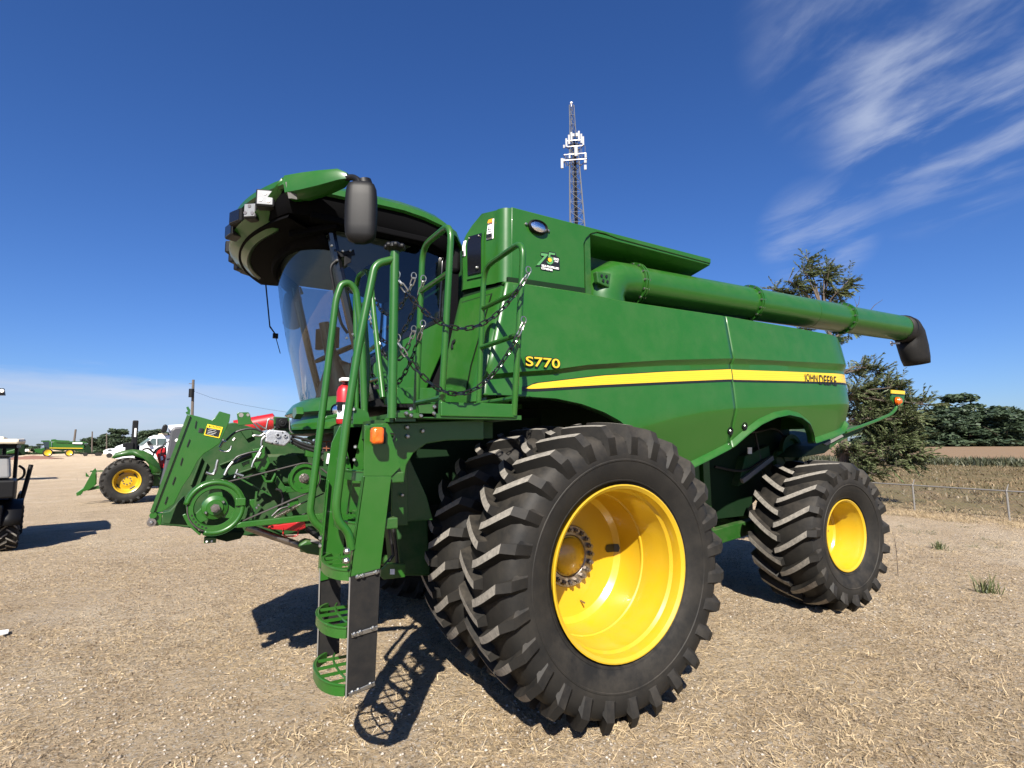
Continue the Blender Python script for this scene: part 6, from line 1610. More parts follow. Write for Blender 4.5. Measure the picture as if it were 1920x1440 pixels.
# ------------------------------------------------------------------ vegetation
def leaf_cloud(name, centres, radii, counts, size, m, parent=None, aspect=0.6, shell=0.55, squash=0.85, droop=0.0, seed=0):
    g = np.random.default_rng(seed)
    cs = np.repeat(np.array(centres, float), counts, axis=0); rs = np.repeat(np.array(radii, float), counts)
    n = len(cs)
    d = g.normal(0, 1, (n, 3)); d /= np.linalg.norm(d, axis=1)[:, None]
    rad = rs*(shell + (1-shell)*g.random(n))*(1+g.normal(0, 0.10, n))
    p = cs + d*rad[:, None]*np.array([1, 1, squash])
    nrm = d*0.6 + g.normal(0, 0.6, (n, 3)) + np.array([0, 0, 0.35]); nrm /= np.linalg.norm(nrm, axis=1)[:, None]
    t = np.cross(nrm, g.normal(0, 1, (n, 3))); t[:, 2] -= droop; t /= np.linalg.norm(t, axis=1)[:, None]
    b = np.cross(nrm, t)
    s = size*g.uniform(0.6, 1.4, n)[:, None]
    v = np.stack([p-t*s, p+b*s*aspect-t*s*0.1, p+t*s, p-b*s*aspect+t*s*0.1], 1).reshape(-1, 3)
    f = np.arange(n*4).reshape(-1, 4)
    return np_mesh(name, v, f, m, parent)
def trunk_mesh(h, r, name='trunk', limbs=5, seed=0, spread=0.35):
    g = np.random.default_rng(seed); mb = MB()
    mb.tube([(0, 0, -0.1), (0.02*h, 0, h*0.35), (-0.01*h, 0.01*h, h*0.75)], [r, r*0.75, r*0.35], 7)
    for k in range(limbs):
        a = g.random()*6.28; z0 = h*g.uniform(0.25, 0.6); L_ = h*g.uniform(0.25, spread)
        mb.tube([(0.01*h, 0, z0), (math.cos(a)*L_*0.6, math.sin(a)*L_*0.6, z0+L_*0.5), (math.cos(a)*L_, math.sin(a)*L_, z0+L_*1.0)], [r*0.45, r*0.3, r*0.12], 5)
    return mb
FAR = []
for k in range(4):   # four far-tree shapes, unit ~ 15 m tall
    g = np.random.default_rng(100+k)
    nb = 13
    cs = []; rs = []
    for i in range(nb):
        a = g.random()*6.28; z = g.uniform(3.5, 13.2); w_ = 3.8*math.sin(PI*min(1, (z-1)/13.5))**0.7*g.random()**0.5
        cs.append((math.cos(a)*w_, math.sin(a)*w_, z)); rs.append(g.uniform(1.6, 2.9)*(1.15-z/28))
    for i in range(5):
        a = i*1.26; cs.append((math.cos(a)*2.9, math.sin(a)*2.9, 1.8)); rs.append(2.0)
    FAR.append((cs, rs))
proto = []
for k, (cs, rs) in enumerate(FAR):
    e = empty('broadleaf_tree', (0, 0, 0))
    leaf_cloud('crown', cs, rs, 210, 0.42, M['leaf_far'], e, seed=k)
    trunk_mesh(11, 0.28, seed=k).build('trunk', M['bark'], e, 40)
    proto.append(e)
used = set()
def place_tree(k, loc, s, rz, label, group, wide=1.0):
    e = proto[k] if k not in used else dup(proto[k])
    used.add(k)
    e.location = loc; e.scale = (s*wide, s*wide, s); e.rotation_euler = (0, 0, rz)
    tag(e, label, 'tree', group)
ORD = ['first', 'second', 'third', 'fourth', 'fifth', 'sixth', 'seventh', 'eighth', 'ninth', 'tenth', 'eleventh', 'twelfth', 'thirteenth', 'fourteenth', 'fifteenth', 'sixteenth', 'seventeenth']
def rank(pts, i, rev=False):
    a = [math.atan2(p[1]-cam.location.y, p[0]-cam.location.x) for p in pts]
    return ORD[sorted(range(len(pts)), key=lambda k: a[k], reverse=not rev).index(i)]
wood = [(212.853,60.595,0.638),(211.659,64.394,0.663),(210.315,68.415,0.69),(208.935,72.297,0.717),(207.487,76.149,0.744),(205.974,79.961,0.771),(204.401,83.722,0.798),(202.894,87.157,0.824),(201.163,90.921,0.852),(199.722,93.923,0.875),(213.689,57.785,0.62),(212.252,62.539,0.651),(209.639,70.344,0.703),(206.745,78.045,0.757),(203.485,85.829,0.814)]
wh = [11.5, 13.2, 15.5, 17.5, 14.6, 12.8, 13.8, 15.0, 14.0, 14.5, 13.0, 10.0, 12.0, 10.5, 11.0]
for i, (p, h) in enumerate(zip(wood, wh)):
    back = 1.0 + (0.05 if i < 11 else -0.02) + 0.02*math.sin(i*2.3)
    x = cam.location.x + (p[0]-cam.location.x)*back; y = cam.location.y + (p[1]-cam.location.y)*back
    place_tree(i % 4, (x, y, -0.2), h/15.0*1.10, i*1.7, ('tall ' if h > 13.5 else 'low ')+'dark tree in the wood across the field, '+rank(wood, i, True)+' from the right edge', 'trees of the wood across the field', 1.75 if h > 13 else 2.4)
hedge = [(-31.059,203.073,0.461),(-29.398,203.295,0.436),(-27.584,203.523,0.409),(-25.744,203.737,0.381),(-23.878,203.937,0.354),(-21.712,204.149,0.322),(-18.957,204.385,0.282),(-16.997,204.531,0.253),(-15.01,204.66,0.224),(-43.447,200.986,0.651),(-41.842,201.3,0.626),(-32.948,202.804,0.489),(-12.706,204.786,0.191),(-10.074,204.899,0.154),(-48.117,200,0.724),(-46.363,200.383,0.696),(-45.475,200.572,0.682)]
hh = [4.6, 7.0, 6.4, 7.6, 8.6, 7.6, 6.8, 7.8, 8.6, 3.6, 3.4, 4.0, 8.0, 8.0, 3.5, 3.6, 3.4]
for i, (p, h) in enumerate(zip(hedge, hh)):
    place_tree((i+1) % 4, (p[0], p[1], -0.1), h/15.0, i*2.1, 'bushy tree on the left horizon behind the parked machines, '+rank(hedge, i)+' from the left edge', 'trees on the left horizon', 1.7)
under = [(6.433,69.52,1.432),(7.549,69.379,1.42),(8.677,69.22,1.408),(9.816,69.041,1.396),(10.966,68.842,1.384),(12.125,68.623,1.372),(13.424,68.355,1.359),(14.733,68.06,1.345)]
for i, p in enumerate(under):
    place_tree(i % 4, (p[0], p[1], -0.1), (2.9+0.5*math.sin(i*3))/15.0, i*1.1, 'olive hedge bush seen under the big combine cab, '+rank(under, i)+' from the left', 'hedge seen under the cab', 1.6)

# the feathery tree behind the combine's tail
tb = [(14.753,4.342,0.526)][0]
tree = empty('feathery_tree', (tb[0], tb[1], 0))
tag(tree, 'feathery grey-green tree leaning over the fence behind the rear of the combine', 'tree')
def tl(p): return V(p[0]-tb[0], p[1]-tb[1], p[2])
cl_px = [[(14.887,5.123,7.865)][0], [(14.476,5.033,7.387)][0], [(13.74,5.089,6.933)][0], [(15.12,4.713,7.271)][0], [(15.616,4.849,7.608)][0], [(13.416,5.592,6.754)][0], [(15.245,4.053,6.839)][0], [(14.762,4.113,6.474)][0], [(14.758,5.341,6.788)][0], [(15.063,4.816,6.607)][0],
    [(13.829,5.508,6.522)][0], [(15.191,4.584,6.034)][0], [(15.442,4.106,5.351)][0], [(15.159,4.643,4.988)][0], [(14.716,5.41,5.438)][0],
    [(15.112,3.648,3.99)][0], [(15.523,3.486,3.831)][0], [(15.419,3.237,3.554)][0], [(15.178,3.513,3.247)][0], [(14.998,2.711,3.322)][0], [(15.475,2.614,2.917)][0], [(15.218,2.191,2.757)][0], [(15.311,3.466,2.765)][0], [(15,2.705,2.557)][0], [(14.944,3.763,2.372)][0], [(14.808,3.127,2.189)][0],
    [(14.748,2.28,2.381)][0], [(14.504,3.299,1.732)][0], [(14.538,2.758,1.802)][0], [(14.445,2.476,1.508)][0], [(14.417,2.035,1.37)][0], [(14.236,2.933,1.213)][0], [(14.202,2.531,1.079)][0], [(14.196,3.468,1.278)][0], [(14.201,3.891,1.581)][0], [(14.528,2.285,1.149)][0], [(14.027,3.135,0.844)][0],
    [(14.125,3.605,0.896)][0], [(14.489,3.772,3.161)][0], [(15.932,4.467,3.972)][0], [(16.056,3.994,2.565)][0], [(16.06,3.275,2.206)][0], [(15.229,4.514,2.744)][0], [(14.675,4.484,1.25)][0], [(14.67,3.185,1.501)][0], [(15.193,2.764,2.029)][0], [(14.725,3.529,2.045)][0]]
ex_ = np.random.default_rng(23); low_ = cl_px[15:]
for k in range(34):   # fill the lower mass between the listed clumps
    a, b = Vector(low_[ex_.integers(len(low_))]), Vector(low_[ex_.integers(len(low_))]); cl_px.append(tuple(a.lerp(b, ex_.uniform(0.25, 0.75))+Vector((0, 0, ex_.normal(0, 0.15)))))
limbs = MB()
top = tl([(14.811,4.235,3.877)][0])
limbs.tube([(0, 0, -0.1), (0.03, 0.0, 1.0), tuple(tl([(14.773,4.305,2.227)][0])), tuple(top), tuple(tl([(14.729,4.594,5.806)][0])), tuple(tl([(14.817,5.044,7.354)][0]))], [0.17, 0.14, 0.11, 0.085, 0.05, 0.012], 8)
base_pts = [V(0.03, 0, 0.9), V(0.02, 0, 1.4), tl([(14.773,4.305,2.227)][0]), tl([(14.792,4.27,3.049)][0]), top, tl([(14.808,4.451,4.923)][0]), tl([(14.729,4.594,5.806)][0])]
tw_dir = V(0.80, -0.45, 0.0)   # wind-blown direction
twigs = []
g = np.random.default_rng(11)
for i, c in enumerate(cl_px):
    c = tl(c); b = min(base_pts, key=lambda q: (q-c).length + (0.8 if q.z > c.z+0.3 else 0))
    mid = b.lerp(c, 0.5) + V(0, 0, 0.12)
    limbs.tube([b, mid, c], [0.035, 0.022, 0.008], 5)
    for k in range(26):   # twigs fan out from the clump centre
        d = V(*g.normal(0, 1, 3)); d.z *= 0.7; d = (d.normalized()*0.8 + tw_dir*0.75 + V(0, 0, 0.22)).normalized()
        s0 = mid.lerp(c, g.uniform(0.5, 1.0)); L_ = g.uniform(0.28, 0.62)
        e_ = s0 + d*L_
        twigs.append((s0, e_, d))
limbs.build('trunk', M['bark'], tree, 40)
tw = MB()
for s0, e_, d in twigs: tw.tube([s0, e_], [0.006, 0.002], 3, caps=False)
bare = [[(15.174,4.19,5.598),(15.35,3.845,6.058),(15.37,3.804,6.308)], [(15.207,4.126,5.588),(15.328,3.887,5.98),(15.305,3.935,6.246)], [(15.329,3.885,5.382),(15.528,3.475,5.961),(15.619,3.281,6.095)], [(14.941,4.624,6.365),(14.991,4.533,7.057),(15.031,4.46,7.433)], [(15.259,4.026,5.146),(15.368,3.809,5.201),(15.539,3.453,5.318)]]
for b in bare: tw.tube([tl(p) for p in b], [0.016, 0.009, 0.004], 4)
tw.build('twigs', M['bark'], tree, 0)
lv = []; lf = []
for s0, e_, d in twigs:
    d_ = d
    for k in range(15):
        t = 0.12+0.88*(k+g.random())/15
        p = s0.lerp(e_, t)
        for sgn in (-1, 1):
            side = d_.cross(V(0, 0, 1)).normalized()*sgn
            ax = (side*0.75 + d_*0.75 + V(0, 0, g.normal(-0.15, 0.25)) + tw_dir*0.35).normalized()
            w_ = ax.cross(V(g.normal(0, .5), g.normal(0, .5), 1)).normalized()
            ln = g.uniform(0.07, 0.145); wd = ln*g.uniform(0.13, 0.20)
            a = p; o = len(lv)
            lv += [a, a+ax*ln*0.5+w_*wd, a+ax*ln+V(0, 0, -0.01), a+ax*ln*0.5-w_*wd]; lf.append((o, o+1, o+2, o+3))
np_mesh('foliage', np.array([tuple(p) for p in lv]), np.array(lf), M['leaf'], tree)

# ------------------------------------------------------------------ fence
fence = empty('pipe_fence', (12.9, 1.5, 0))
tag(fence, 'low galvanised pipe fence with angled post tops crossing behind the rear wheel', 'fence')
def fl_(p): return V(p[0]-12.9, p[1]-1.5, p[2])
fp0, fp1 = V(13.26, 1.89, 0), V(13.02, -0.02, 0)
fd = (fp1-fp0); 
posts = [fp0 + fd*k for k in range(-9, 8)]
ht = 0.66
rl = MB(); rl.cyl(fl_(posts[0]+V(0, 0, ht)), fl_(posts[-1]+V(0, 0, ht)), 0.017, 8); rl.build('top_rail', M['galv'], fence, 40)
for i, p in enumerate(posts):
    mb = MB(); q = fl_(p); mb.cyl(q+V(0, 0, -0.1), q+V(0, 0, ht+0.02), 0.021, 8); mb.tube([q+V(0, 0, ht), q+V(0.03, -0.02, ht+0.10), q+V(0.05, -0.03, ht+0.15)], [0.014, 0.010, 0.006], 6)
    mb.sphere(q+V(0, 0, ht), 0.026, 8, 6); mb.build('fence_post', M['galv'], fence, 40)
wm = MB()
A = posts[0]; Bv = posts[-1]; Lf = (Bv-A).length; ud = (Bv-A).normalized()
k = 0.0
while k < Lf:
    for sg in (0.6, -0.6):
        a, b = A+ud*k, A+ud*(k+sg)
        wm.bar(fl_(a+V(0, 0, 0.03)), fl_(b+V(0, 0, 0.63)), 0.0022, 0.0022)
    k += 0.075
tag(wm.build('wire_mesh', M['galv'], fence, 0), kind='stuff')
for (px, py, h_, d_) in ((1685, 1070, 0.62, 0), (1840, 1105, 0.3, 1)):
    pass
st = [(5.745,-1.138,0),(5.651,-2.113,-0),(8.199,-0.62,0),(8.922,-0.213,0)]
wd_ = empty('dead_stalk', (st[0][0], st[0][1], 0)); tag(wd_, 'single thin dead brown weed stalk standing right of the rear wheel', 'weed')
mb = MB(); mb.tube([(0, 0, -0.02), (0.01, 0.0, 0.3), (-0.005, 0.01, 0.52)], [0.006, 0.005, 0.002], 5)
for k in range(9): mb.tube([(0.005, 0, 0.28+0.026*k), (0.005+0.03*math.cos(k*2.4), 0.03*math.sin(k*2.4), 0.31+0.026*k)], [0.003, 0.001], 4)
mb.build('stalk', M['bark'], wd_, 30)
for i, (p, lab) in enumerate(((st[1], 'leafy green weed at the right edge in stony ground'), (st[2], 'small green weed tuft in the straw before the fence'))):
    n_ = 60; cx_ = np.full(n_, p[0])+rng.normal(0, 0.05, n_); cy_ = np.full(n_, p[1])+rng.normal(0, 0.05, n_)
    o = blades('weed', cx_, cy_, rng.uniform(0.10, 0.28 if i == 0 else 0.18, n_), rng.uniform(0.008, 0.016, n_), rng.uniform(0.7, 1.5, n_), M['weed'], 0.3)
    del o['kind']; tag(o, lab, 'weed')

# ------------------------------------------------------------------ cell tower
M['panel_grey'] = mat('pale_antenna_shell', (0.24, 0.245, 0.25), 0.6)
tw0 = [(49.292,62.527,37.394)][0]
tower = empty('cell_tower', (tw0[0], tw0[1], 0)); tag(tower, 'tall grey lattice cell tower with white antenna panels rising behind the combine', 'tower')
vd = V(tw0[0]-cam.location.x, tw0[1]-cam.location.y, 0).normalized(); rt = V(vd.y, -vd.x, 0)
ztop = [(49.288,62.53,58.009)][0][2]; zb_ = [(49.292,62.527,37.394)][0][2]; za = [(49.328,62.499,51.951)][0][2]; zl_ = [(49.269,62.544,48.406)][0][2]
def half(z): return float(np.interp(z, [0, zb_, zl_, za, za+2, ztop], [3.0, 1.22, 0.82, 0.62, 0.50, 0.42]))
def leg(k, z):
    a = R(100+120*k); h = half(z); off = float(np.interp(z, [0, zb_, ztop], [0.3, 0.0, -0.42]))
    return rt*(h*math.cos(a)*1.1+off) + vd*(h*math.sin(a)*1.1) + V(0, 0, z)
lv_ = [ztop*(1-(1-k/34)**1.0) for k in range(35)]
for k in range(3):
    mb = MB(); mb.tube([leg(k, z) for z in (0, zb_, zl_, za, za+2, ztop)], [0.16, 0.13, 0.10, 0.09, 0.07, 0.06], 6); mb.build('tower_leg', M['tower_steel'], tower, 30)
mb = MB()
for i in range(len(lv_)-1):
    for k in range(3):
        k2 = (k+1) % 3
        mb.tube([leg(k, lv_[i]), leg(k2, lv_[i+1])], 0.035, 4, caps=False); mb.tube([leg(k2, lv_[i]), leg(k, lv_[i+1])], 0.035, 4, caps=False)
        mb.tube([leg(k, lv_[i+1]), leg(k2, lv_[i+1])], 0.03, 4, caps=False)
tag(mb.build('lattice', M['tower_steel'], tower, 0), kind='stuff')
mb = MB(); c0 = leg(0, 10)*0.4
mb.tube([rt*0.15+V(0, 0, 0), rt*0.0+V(0, 0, zl_), rt*-0.1+V(0, 0, za)], [0.30, 0.22, 0.16], 6); mb.build('cable_run', M['black'], tower, 30)
mb = MB(); mb.sphere(leg(0, ztop)*0 + rt*-0.42+V(0, 0, ztop+0.5), 0.22, 8, 6); mb.cyl(rt*-0.42+V(0, 0, ztop-0.2), rt*-0.42+V(0, 0, ztop+0.5), 0.06, 6); mb.build('beacon', M['white'], tower, 40)
ants = [(1062, 268, 16, 3), (1067, 262, 18, 3.2), (1071.5, 257, 18, 3), (1075, 254, 5, 4), (1081.5, 253, 6, 4), (1085.5, 255, 20, 3.2), (1090, 260, 18, 3), (1093.5, 264, 17, 3), (1080, 284, 18, 5.5), (1057.5, 275, 6, 3), (1054, 306, 19, 4.5),
        (1057.5, 300, 5, 3), (1068, 292, 9, 3.2), (1098, 291, 9, 3.8), (1097.5, 302, 6, 4.5), (1097.5, 314, 9, 4.5)]
def dpt(px, py, dist):
    d = Vector((0, 0, 0))
    return d
for (p, h_, w_) in (([(47.6,62.549,50.914)][0], 1.45, .30), ([(47.958,62.283,51.438)][0], 1.6, .31), ([(48.278,62.042,51.871)][0], 1.6, .30), ([(48.526,61.854,52.171)][0], 0.5, .36), ([(48.974,61.51,52.169)][0], 0.6, .36), ([(49.244,61.3,51.906)][0], 1.75, .30), ([(49.544,61.066,51.455)][0], 1.6, .28), ([(49.774,60.884,51.011)][0], 1.5, .28),
        ([(48.518,61.23,49.032)][0], 1.6, .5), ([(47.275,62.789,50.294)][0], 0.5, .26), ([(46.986,63,47.408)][0], 1.7, .42), ([(47.239,62.815,47.894)][0], .5, .26), ([(47.982,62.265,48.567)][0], .8, .28), ([(50.032,60.679,48.446)][0], .8, .33), ([(49.981,60.72,47.443)][0], .5, .40), ([(49.962,60.734,46.438)][0], .8, .40)):
    mb = MB(); q = V(p[0]-tw0[0], p[1]-tw0[1], p[2]); rot = Matrix((rt, vd, V(0, 0, 1))).transposed()
    mb.box(q, (w_, 0.25, h_), rot); mb.build('antenna_panel', M['panel_grey'], tower, 0)
mb = MB()
for zz, wd2 in ((za-0.6, 1.6), (za-1.6, 1.5), (zl_-0.6, 2.2), (zl_+0.4, 2.1)):
    for a in range(3):
        an = R(30+120*a); c_ = (rt*math.cos(an)+vd*math.sin(an))*0.55*wd2; t_ = (rt*-math.sin(an)+vd*math.cos(an))
        mb.bar(c_-t_*wd2*0.85+V(0, 0, zz), c_+t_*wd2*0.85+V(0, 0, zz), 0.09, 0.09); mb.bar(V(0, 0, zz), c_+V(0, 0, zz), 0.09, 0.09)
mb.build('antenna_frame', M['shaft'], tower, 0)
for p, h_ in (([(47.446,62.663,47.692)][0], 1.9), ([(47.659,62.505,47.95)][0], 2.0), ([(49.563,61.05,48.683)][0], 2.0), ([(49.985,60.717,49.555)][0], 1.2), ([(48.137,62.148,49.568)][0], 1.6), ([(49.369,61.203,49.257)][0], 1.6)):
    q = V(p[0]-tw0[0], p[1]-tw0[1], p[2]); mb = MB(); mb.cyl(q-V(0, 0, h_/2), q+V(0, 0, h_/2), 0.045, 6); mb.build('whip_antenna', M['tower_steel'], tower, 30)

# ------------------------------------------------------------------ poles
up = [(-2.824,55.038,2.184)][0]; ut = [(-3.017,55.037,8.218)][0]
pole = empty('utility_pole', (up[0], up[1], 0)); tag(pole, 'wooden utility pole with a transformer behind the front plate of the combine', 'utility pole')
ptop = V(ut[0]-up[0], ut[1]-up[1], ut[2])
mb = MB(); mb.tube([(0, 0, -0.3), tuple(ptop)], [0.15, 0.11], 8); mb.build('pole', M['wood'], pole, 40)
tq = [(-3.103,54.736,6.897)][0]
mb = MB(); q = V(tq[0]-up[0], tq[1]-up[1], tq[2]); mb.cyl(q-V(0, 0, 0.40), q+V(0, 0, 0.40), 0.24, 12); mb.bar(q+V(0, 0, 0.2), q+V(0.25, 0.2, 0.2), 0.06, 0.06); mb.build('transformer', M['black'], pole, 40)
mb = MB(); mb.bar(ptop+V(-0.35, 0, -0.4), ptop+V(0.1, 0, -0.4), 0.06, 0.06); mb.build('cross_arm', M['wood'], pole, 0)
wr = [(-2.758,55.039,7.041),(-1.246,55.029,6.475),(1.103,54.939,5.967),(3.532,54.748,5.54),(5.783,54.481,5.197)]
wire = empty('power_line', (up[0], up[1], 0)); tag(wire, 'thin power line sloping down right from the utility pole', 'wire')
mb = MB(); mb.tube([V(p[0]-up[0], p[1]-up[1], p[2]) for p in wr] , 0.014, 4); wo = mb.build('cable', M['black'], wire, 30)
for i, (b, t, lab, r_) in enumerate((([(-28.516,163.02,0.495)][0], [(-28.287,163.055,6.32)][0], 'leaning dark pole behind the distant parked combine', 0.28), ([(-27.445,183.38,0.279)][0], [(-27.761,183.338,6.306)][0], 'short upright pole on the left horizon, right of the leaning pole', 0.2), ([(-24.218,183.781,0.226)][0], [(-24.56,183.742,5.884)][0], 'farthest right of the small poles on the left horizon', 0.17))):
    mb = MB(); mb.tube([(0, 0, -0.2), (t[0]-b[0], t[1]-b[1], t[2])], [r_, r_*0.8], 6)
    tag(mb.build('wooden_pole', M['wood'], None, 30, loc=(b[0], b[1], 0)), lab, 'pole', 'small poles on the left horizon')

# ------------------------------------------------------------------ utility tractor on the left
tr = empty('utility_tractor', (-4.25, 16.1, 0), R(5.06)); tag(tr, 'green utility tractor with a black roll bar and yellow rear wheel, left of the combine', 'tractor')
tmb = MB()
def small_tyre(Ro, rim, w, n, wid, run):
    mb = MB(); carcass(mb, Ro-0.035, rim, w, n=40); mb.mi = [0]*len(mb.f)
    lugs(mb, Ro, Ro-0.033, w, n, wid, run, -1, Ro-0.13, 4); lugs(mb, Ro, Ro-0.033, w, n, wid, run, 1, Ro-0.13, 4); return mb
def tractor_wheel(x, y, rz):
    rm = MB(); rm.lathe([(0.0, 0.03), (0.16, 0.03), (0.19, 0.05), (0.26, 0.06), (0.30, 0.0), (0.335, -0.08), (0.345, -0.16), (0.375, -0.175), (0.38, -0.185), (0.372, -0.18)], (0,0,0), (0,1,0), 40)
    w_ = rm.build('wheel', M['yellow'], tr, 30, loc=(x, y, 0.71), rot=(0, 0, rz))
    small_tyre(0.715, 0.372, 0.205, 20, 0.05, 0.25).build('tyre', [M['rubber'], M['rubber_worn']], w_, 32)
    for a in (R(35), R(125), R(215), R(305)):
        mb = MB(); u = V(math.cos(a), 0, math.sin(a)); s_ = V(-math.sin(a), 0, math.cos(a)); c = u*0.275+V(0, 0.03, 0)
        mb.bar(c-s_*0.085, c+s_*0.085, 0.05, 0.05, up=(0, 1, 0)); mb.build('rim_slot', M['decal_black'], w_, 0, bevel=0.01)
    for k in range(8):
        a = 2*PI*k/8; mb = MB(); mb.cyl((0.11*math.cos(a), 0.03, 0.11*math.sin(a)), (0.11*math.cos(a), 0.012, 0.11*math.sin(a)), 0.022, 8); mb.build('wheel_nut', M['shaft'], w_, 30)
    return w_
tractor_wheel(0, 0.15, 0); tractor_wheel(0, 1.55, PI)
mb = MB(); fpoly = [(-0.44, 1.44), (-0.36, 1.58), (-0.15, 1.66), (0.10, 1.70), (0.38, 1.66), (0.62, 1.52), (0.82, 1.24), (0.90, 1.00), (0.86, 0.88), (0.66, 0.90)]
rows = [[(x, 0.0, z) for x, z in fpoly], [(x, 0.42, z+0.01) for x, z in fpoly]]
mb.grid(rows); inner = [(0.60, 0.95), (0.55, 1.20), (0.40, 1.40), (0.10, 1.50), (-0.15, 1.48), (-0.36, 1.42)]
mb.add([(x, 0.02, z) for x, z in fpoly[:9]] + [(x, 0.02, z) for x, z in inner], [list(range(15))]); mb.build('fender', M['green_dark'], tr, 35, solid=0.02)
mb = MB(); mb.grid([[(x, 1.25, z) for x, z in fpoly], [(x, 1.68, z) for x, z in fpoly]]); mb.build('fender', M['green_dark'], tr, 35, solid=0.02)
mb = MB(); mb.box((0.12, 0.46, 2.12), (0.16, 0.10, 1.05)); mb.box((0.12, 1.24, 2.12), (0.16, 0.10, 1.05)); mb.box((0.12, 0.85, 2.60), (0.16, 0.80, 0.10)); mb.build('roll_bar', M['black'], tr, 0, bevel=0.03)
mb = MB(); mb.box((0.0, 0.40, 1.78), (0.22, 0.10, 0.30)); mb.box((-0.12, 0.38, 1.84), (0.12, 0.06, 0.14)); mb.build('roll_bar_hinge', M['black'], tr, 0, bevel=0.02)
mb = MB(); mb.box((0.13, 0.404, 2.25), (0.05, 0.006, 0.28)); mb.build('roll_bar_label', M['white'], tr, 0)
mb = MB(); mb.box((0.55, 0.85, 0.75), (1.7, 0.42, 0.55)); mb.box((1.9, 0.85, 1.15), (1.3, 0.62, 0.7)); mb.box((1.7, 0.85, 0.7), (1.4, 0.4, 0.3)); mb.build('chassis', M['green_dark'], tr, 0, bevel=0.04)
mb = MB(); mb.box((0.45, 0.85, 1.38), (0.5, 0.5, 0.14)); mb.box((0.22, 0.85, 1.62), (0.12, 0.48, 0.45)); mb.build('tractor_seat', M['seat'], tr, 0, bevel=0.04)
mb = MB(); mb.tube(smooth_path([(0.72, 0.5, 1.55), (0.80, 0.5, 1.78), (1.0, 0.5, 1.80), (1.02, 0.5, 1.5)], 0.1), 0.02, 8); mb.tube(smooth_path([(0.86, 0.6, 1.5), (0.95, 0.6, 1.9), (1.2, 0.6, 2.0)], 0.1), 0.018, 8); mb.build('hand_rail', M['black'], tr, 40)
mb = MB()
for y in (1.3, 2.0):
    pass
mb.lathe([(0.20, -0.11), (0.33, -0.12), (0.36, -0.06), (0.36, 0.06), (0.33, 0.12), (0.20, 0.11)], (2.2, 0.2, 0.36), (0, 1, 0), 28); fw = mb.build('wheel', M['rubber'], tr, 35); fw['label'] = 'small front wheel'
mb = MB(); mb.lathe([(0.0, -0.05), (0.15, -0.08), (0.20, -0.11)], (2.2, 0.2, 0.36), (0, 1, 0), 24); mb.build('rim', M['yellow'], fw, 35)
c = fw.copy(); COL.objects.link(c); c.location = (0, 1.3, 0)
# three-point hitch with quick coupler
for a_, b_, w_ in (((-0.5, 0.65, 0.55), (-1.0, 0.65, 0.46), 0.08), ((-0.5, 1.1, 0.55), (-1.0, 1.1, 0.46), 0.08), ((-0.5, 0.85, 1.02), (-0.98, 0.85, 1.02), 0.04)):
    mb = MB(); mb.bar(a_, b_, 0.05, w_); mb.build('hitch_arm', M['green_dark'], tr, 0)
for y in (0.55, 1.15):
    mb = MB(); mb.prism([(-0.92, y, 0.98), (-0.82, y, 0.98), (-0.80, y, 0.60), (-0.95, y, 0.46), (-1.12, y, 0.40), (-1.15, y, 0.30), (-1.25, y, 0.28), (-1.27, y, 0.38), (-1.10, y, 0.52)], (0, 0.06, 0)); mb.build('quick_coupler', M['green'], tr, 0, bevel=0.008)
mb = MB(); mb.box((-0.87, 0.88, 0.96), (0.10, 0.62, 0.09)); mb.prism([(-0.95, 0.84, 1.0), (-0.85, 0.84, 1.12), (-0.80, 0.84, 1.0)], (0, 0.08, 0)); mb.prism([(-1.08, 0.84, 0.86), (-1.09, 0.84, 1.0), (-0.98, 0.84, 0.84)], (0, 0.08, 0)); mb.build('coupler_bar', M['green'], tr, 0)

# dark plastic panel of a machine standing in front of the tractor
def extr(px, depth):
    P_ = [Vector(p) for p in px]; c = sum(P_, V(0, 0, 0))/len(P_)
    d = V(c.x-cam.location.x, c.y-cam.location.y, 0).normalized()
    return P_, d*depth
def thing_prism(root, name, px, depth, m, bev=0.0):
    P_, e = extr(px, depth); o = root.location
    inv = Matrix.Rotation(-root.rotation_euler.z, 3, 'Z')
    mb = MB(); mb.prism([inv @ (p-o) for p in P_], inv @ e); return mb.build(name, M[m] if isinstance(m, str) else m, root, 0, bevel=bev)
def root_at(name, p, label, cat, group=None):
    e = empty(name, (p[0], p[1], 0)); return tag(e, label, cat, group)
dk = root_at('seed_hopper', [(-2.863,12.033,0.483)][0], 'tall dark grey plastic hopper between the tractor and the front plate of the combine', 'hopper')
thing_prism(dk, 'hopper_shell', [(-3.015,12.028,2.221),(-2.935,12.031,2.293),(-2.717,12.037,2.324),(-2.406,12.04,2.312),(-2.314,12.04,0.453),(-3.124,12.024,0.498),(-3.187,12.021,0.803),(-3.126,12.024,1.187),(-3.065,12.026,1.603)], 0.6, 'grey_plastic', 0.05)
thing_prism(dk, 'shell_rib', [(-3.07,11.996,1.492),(-2.679,12.007,1.597),(-2.677,12.007,1.555),(-3.08,11.996,1.45)], 0.02, 'grey_plastic')
mb = MB(); p = Vector([(-2.854,11.994,1.938)][0])-dk.location; mb.sphere(p, 0.05, 10, 8); mb.build('filler_cap', M['white'], dk, 40)
thing_prism(dk, 'hopper_leg', [(-3.209,12.02,0.571),(-3.111,12.024,0.91),(-2.995,12.029,0.079),(-3.136,12.023,0.089)], 0.5, 'black')

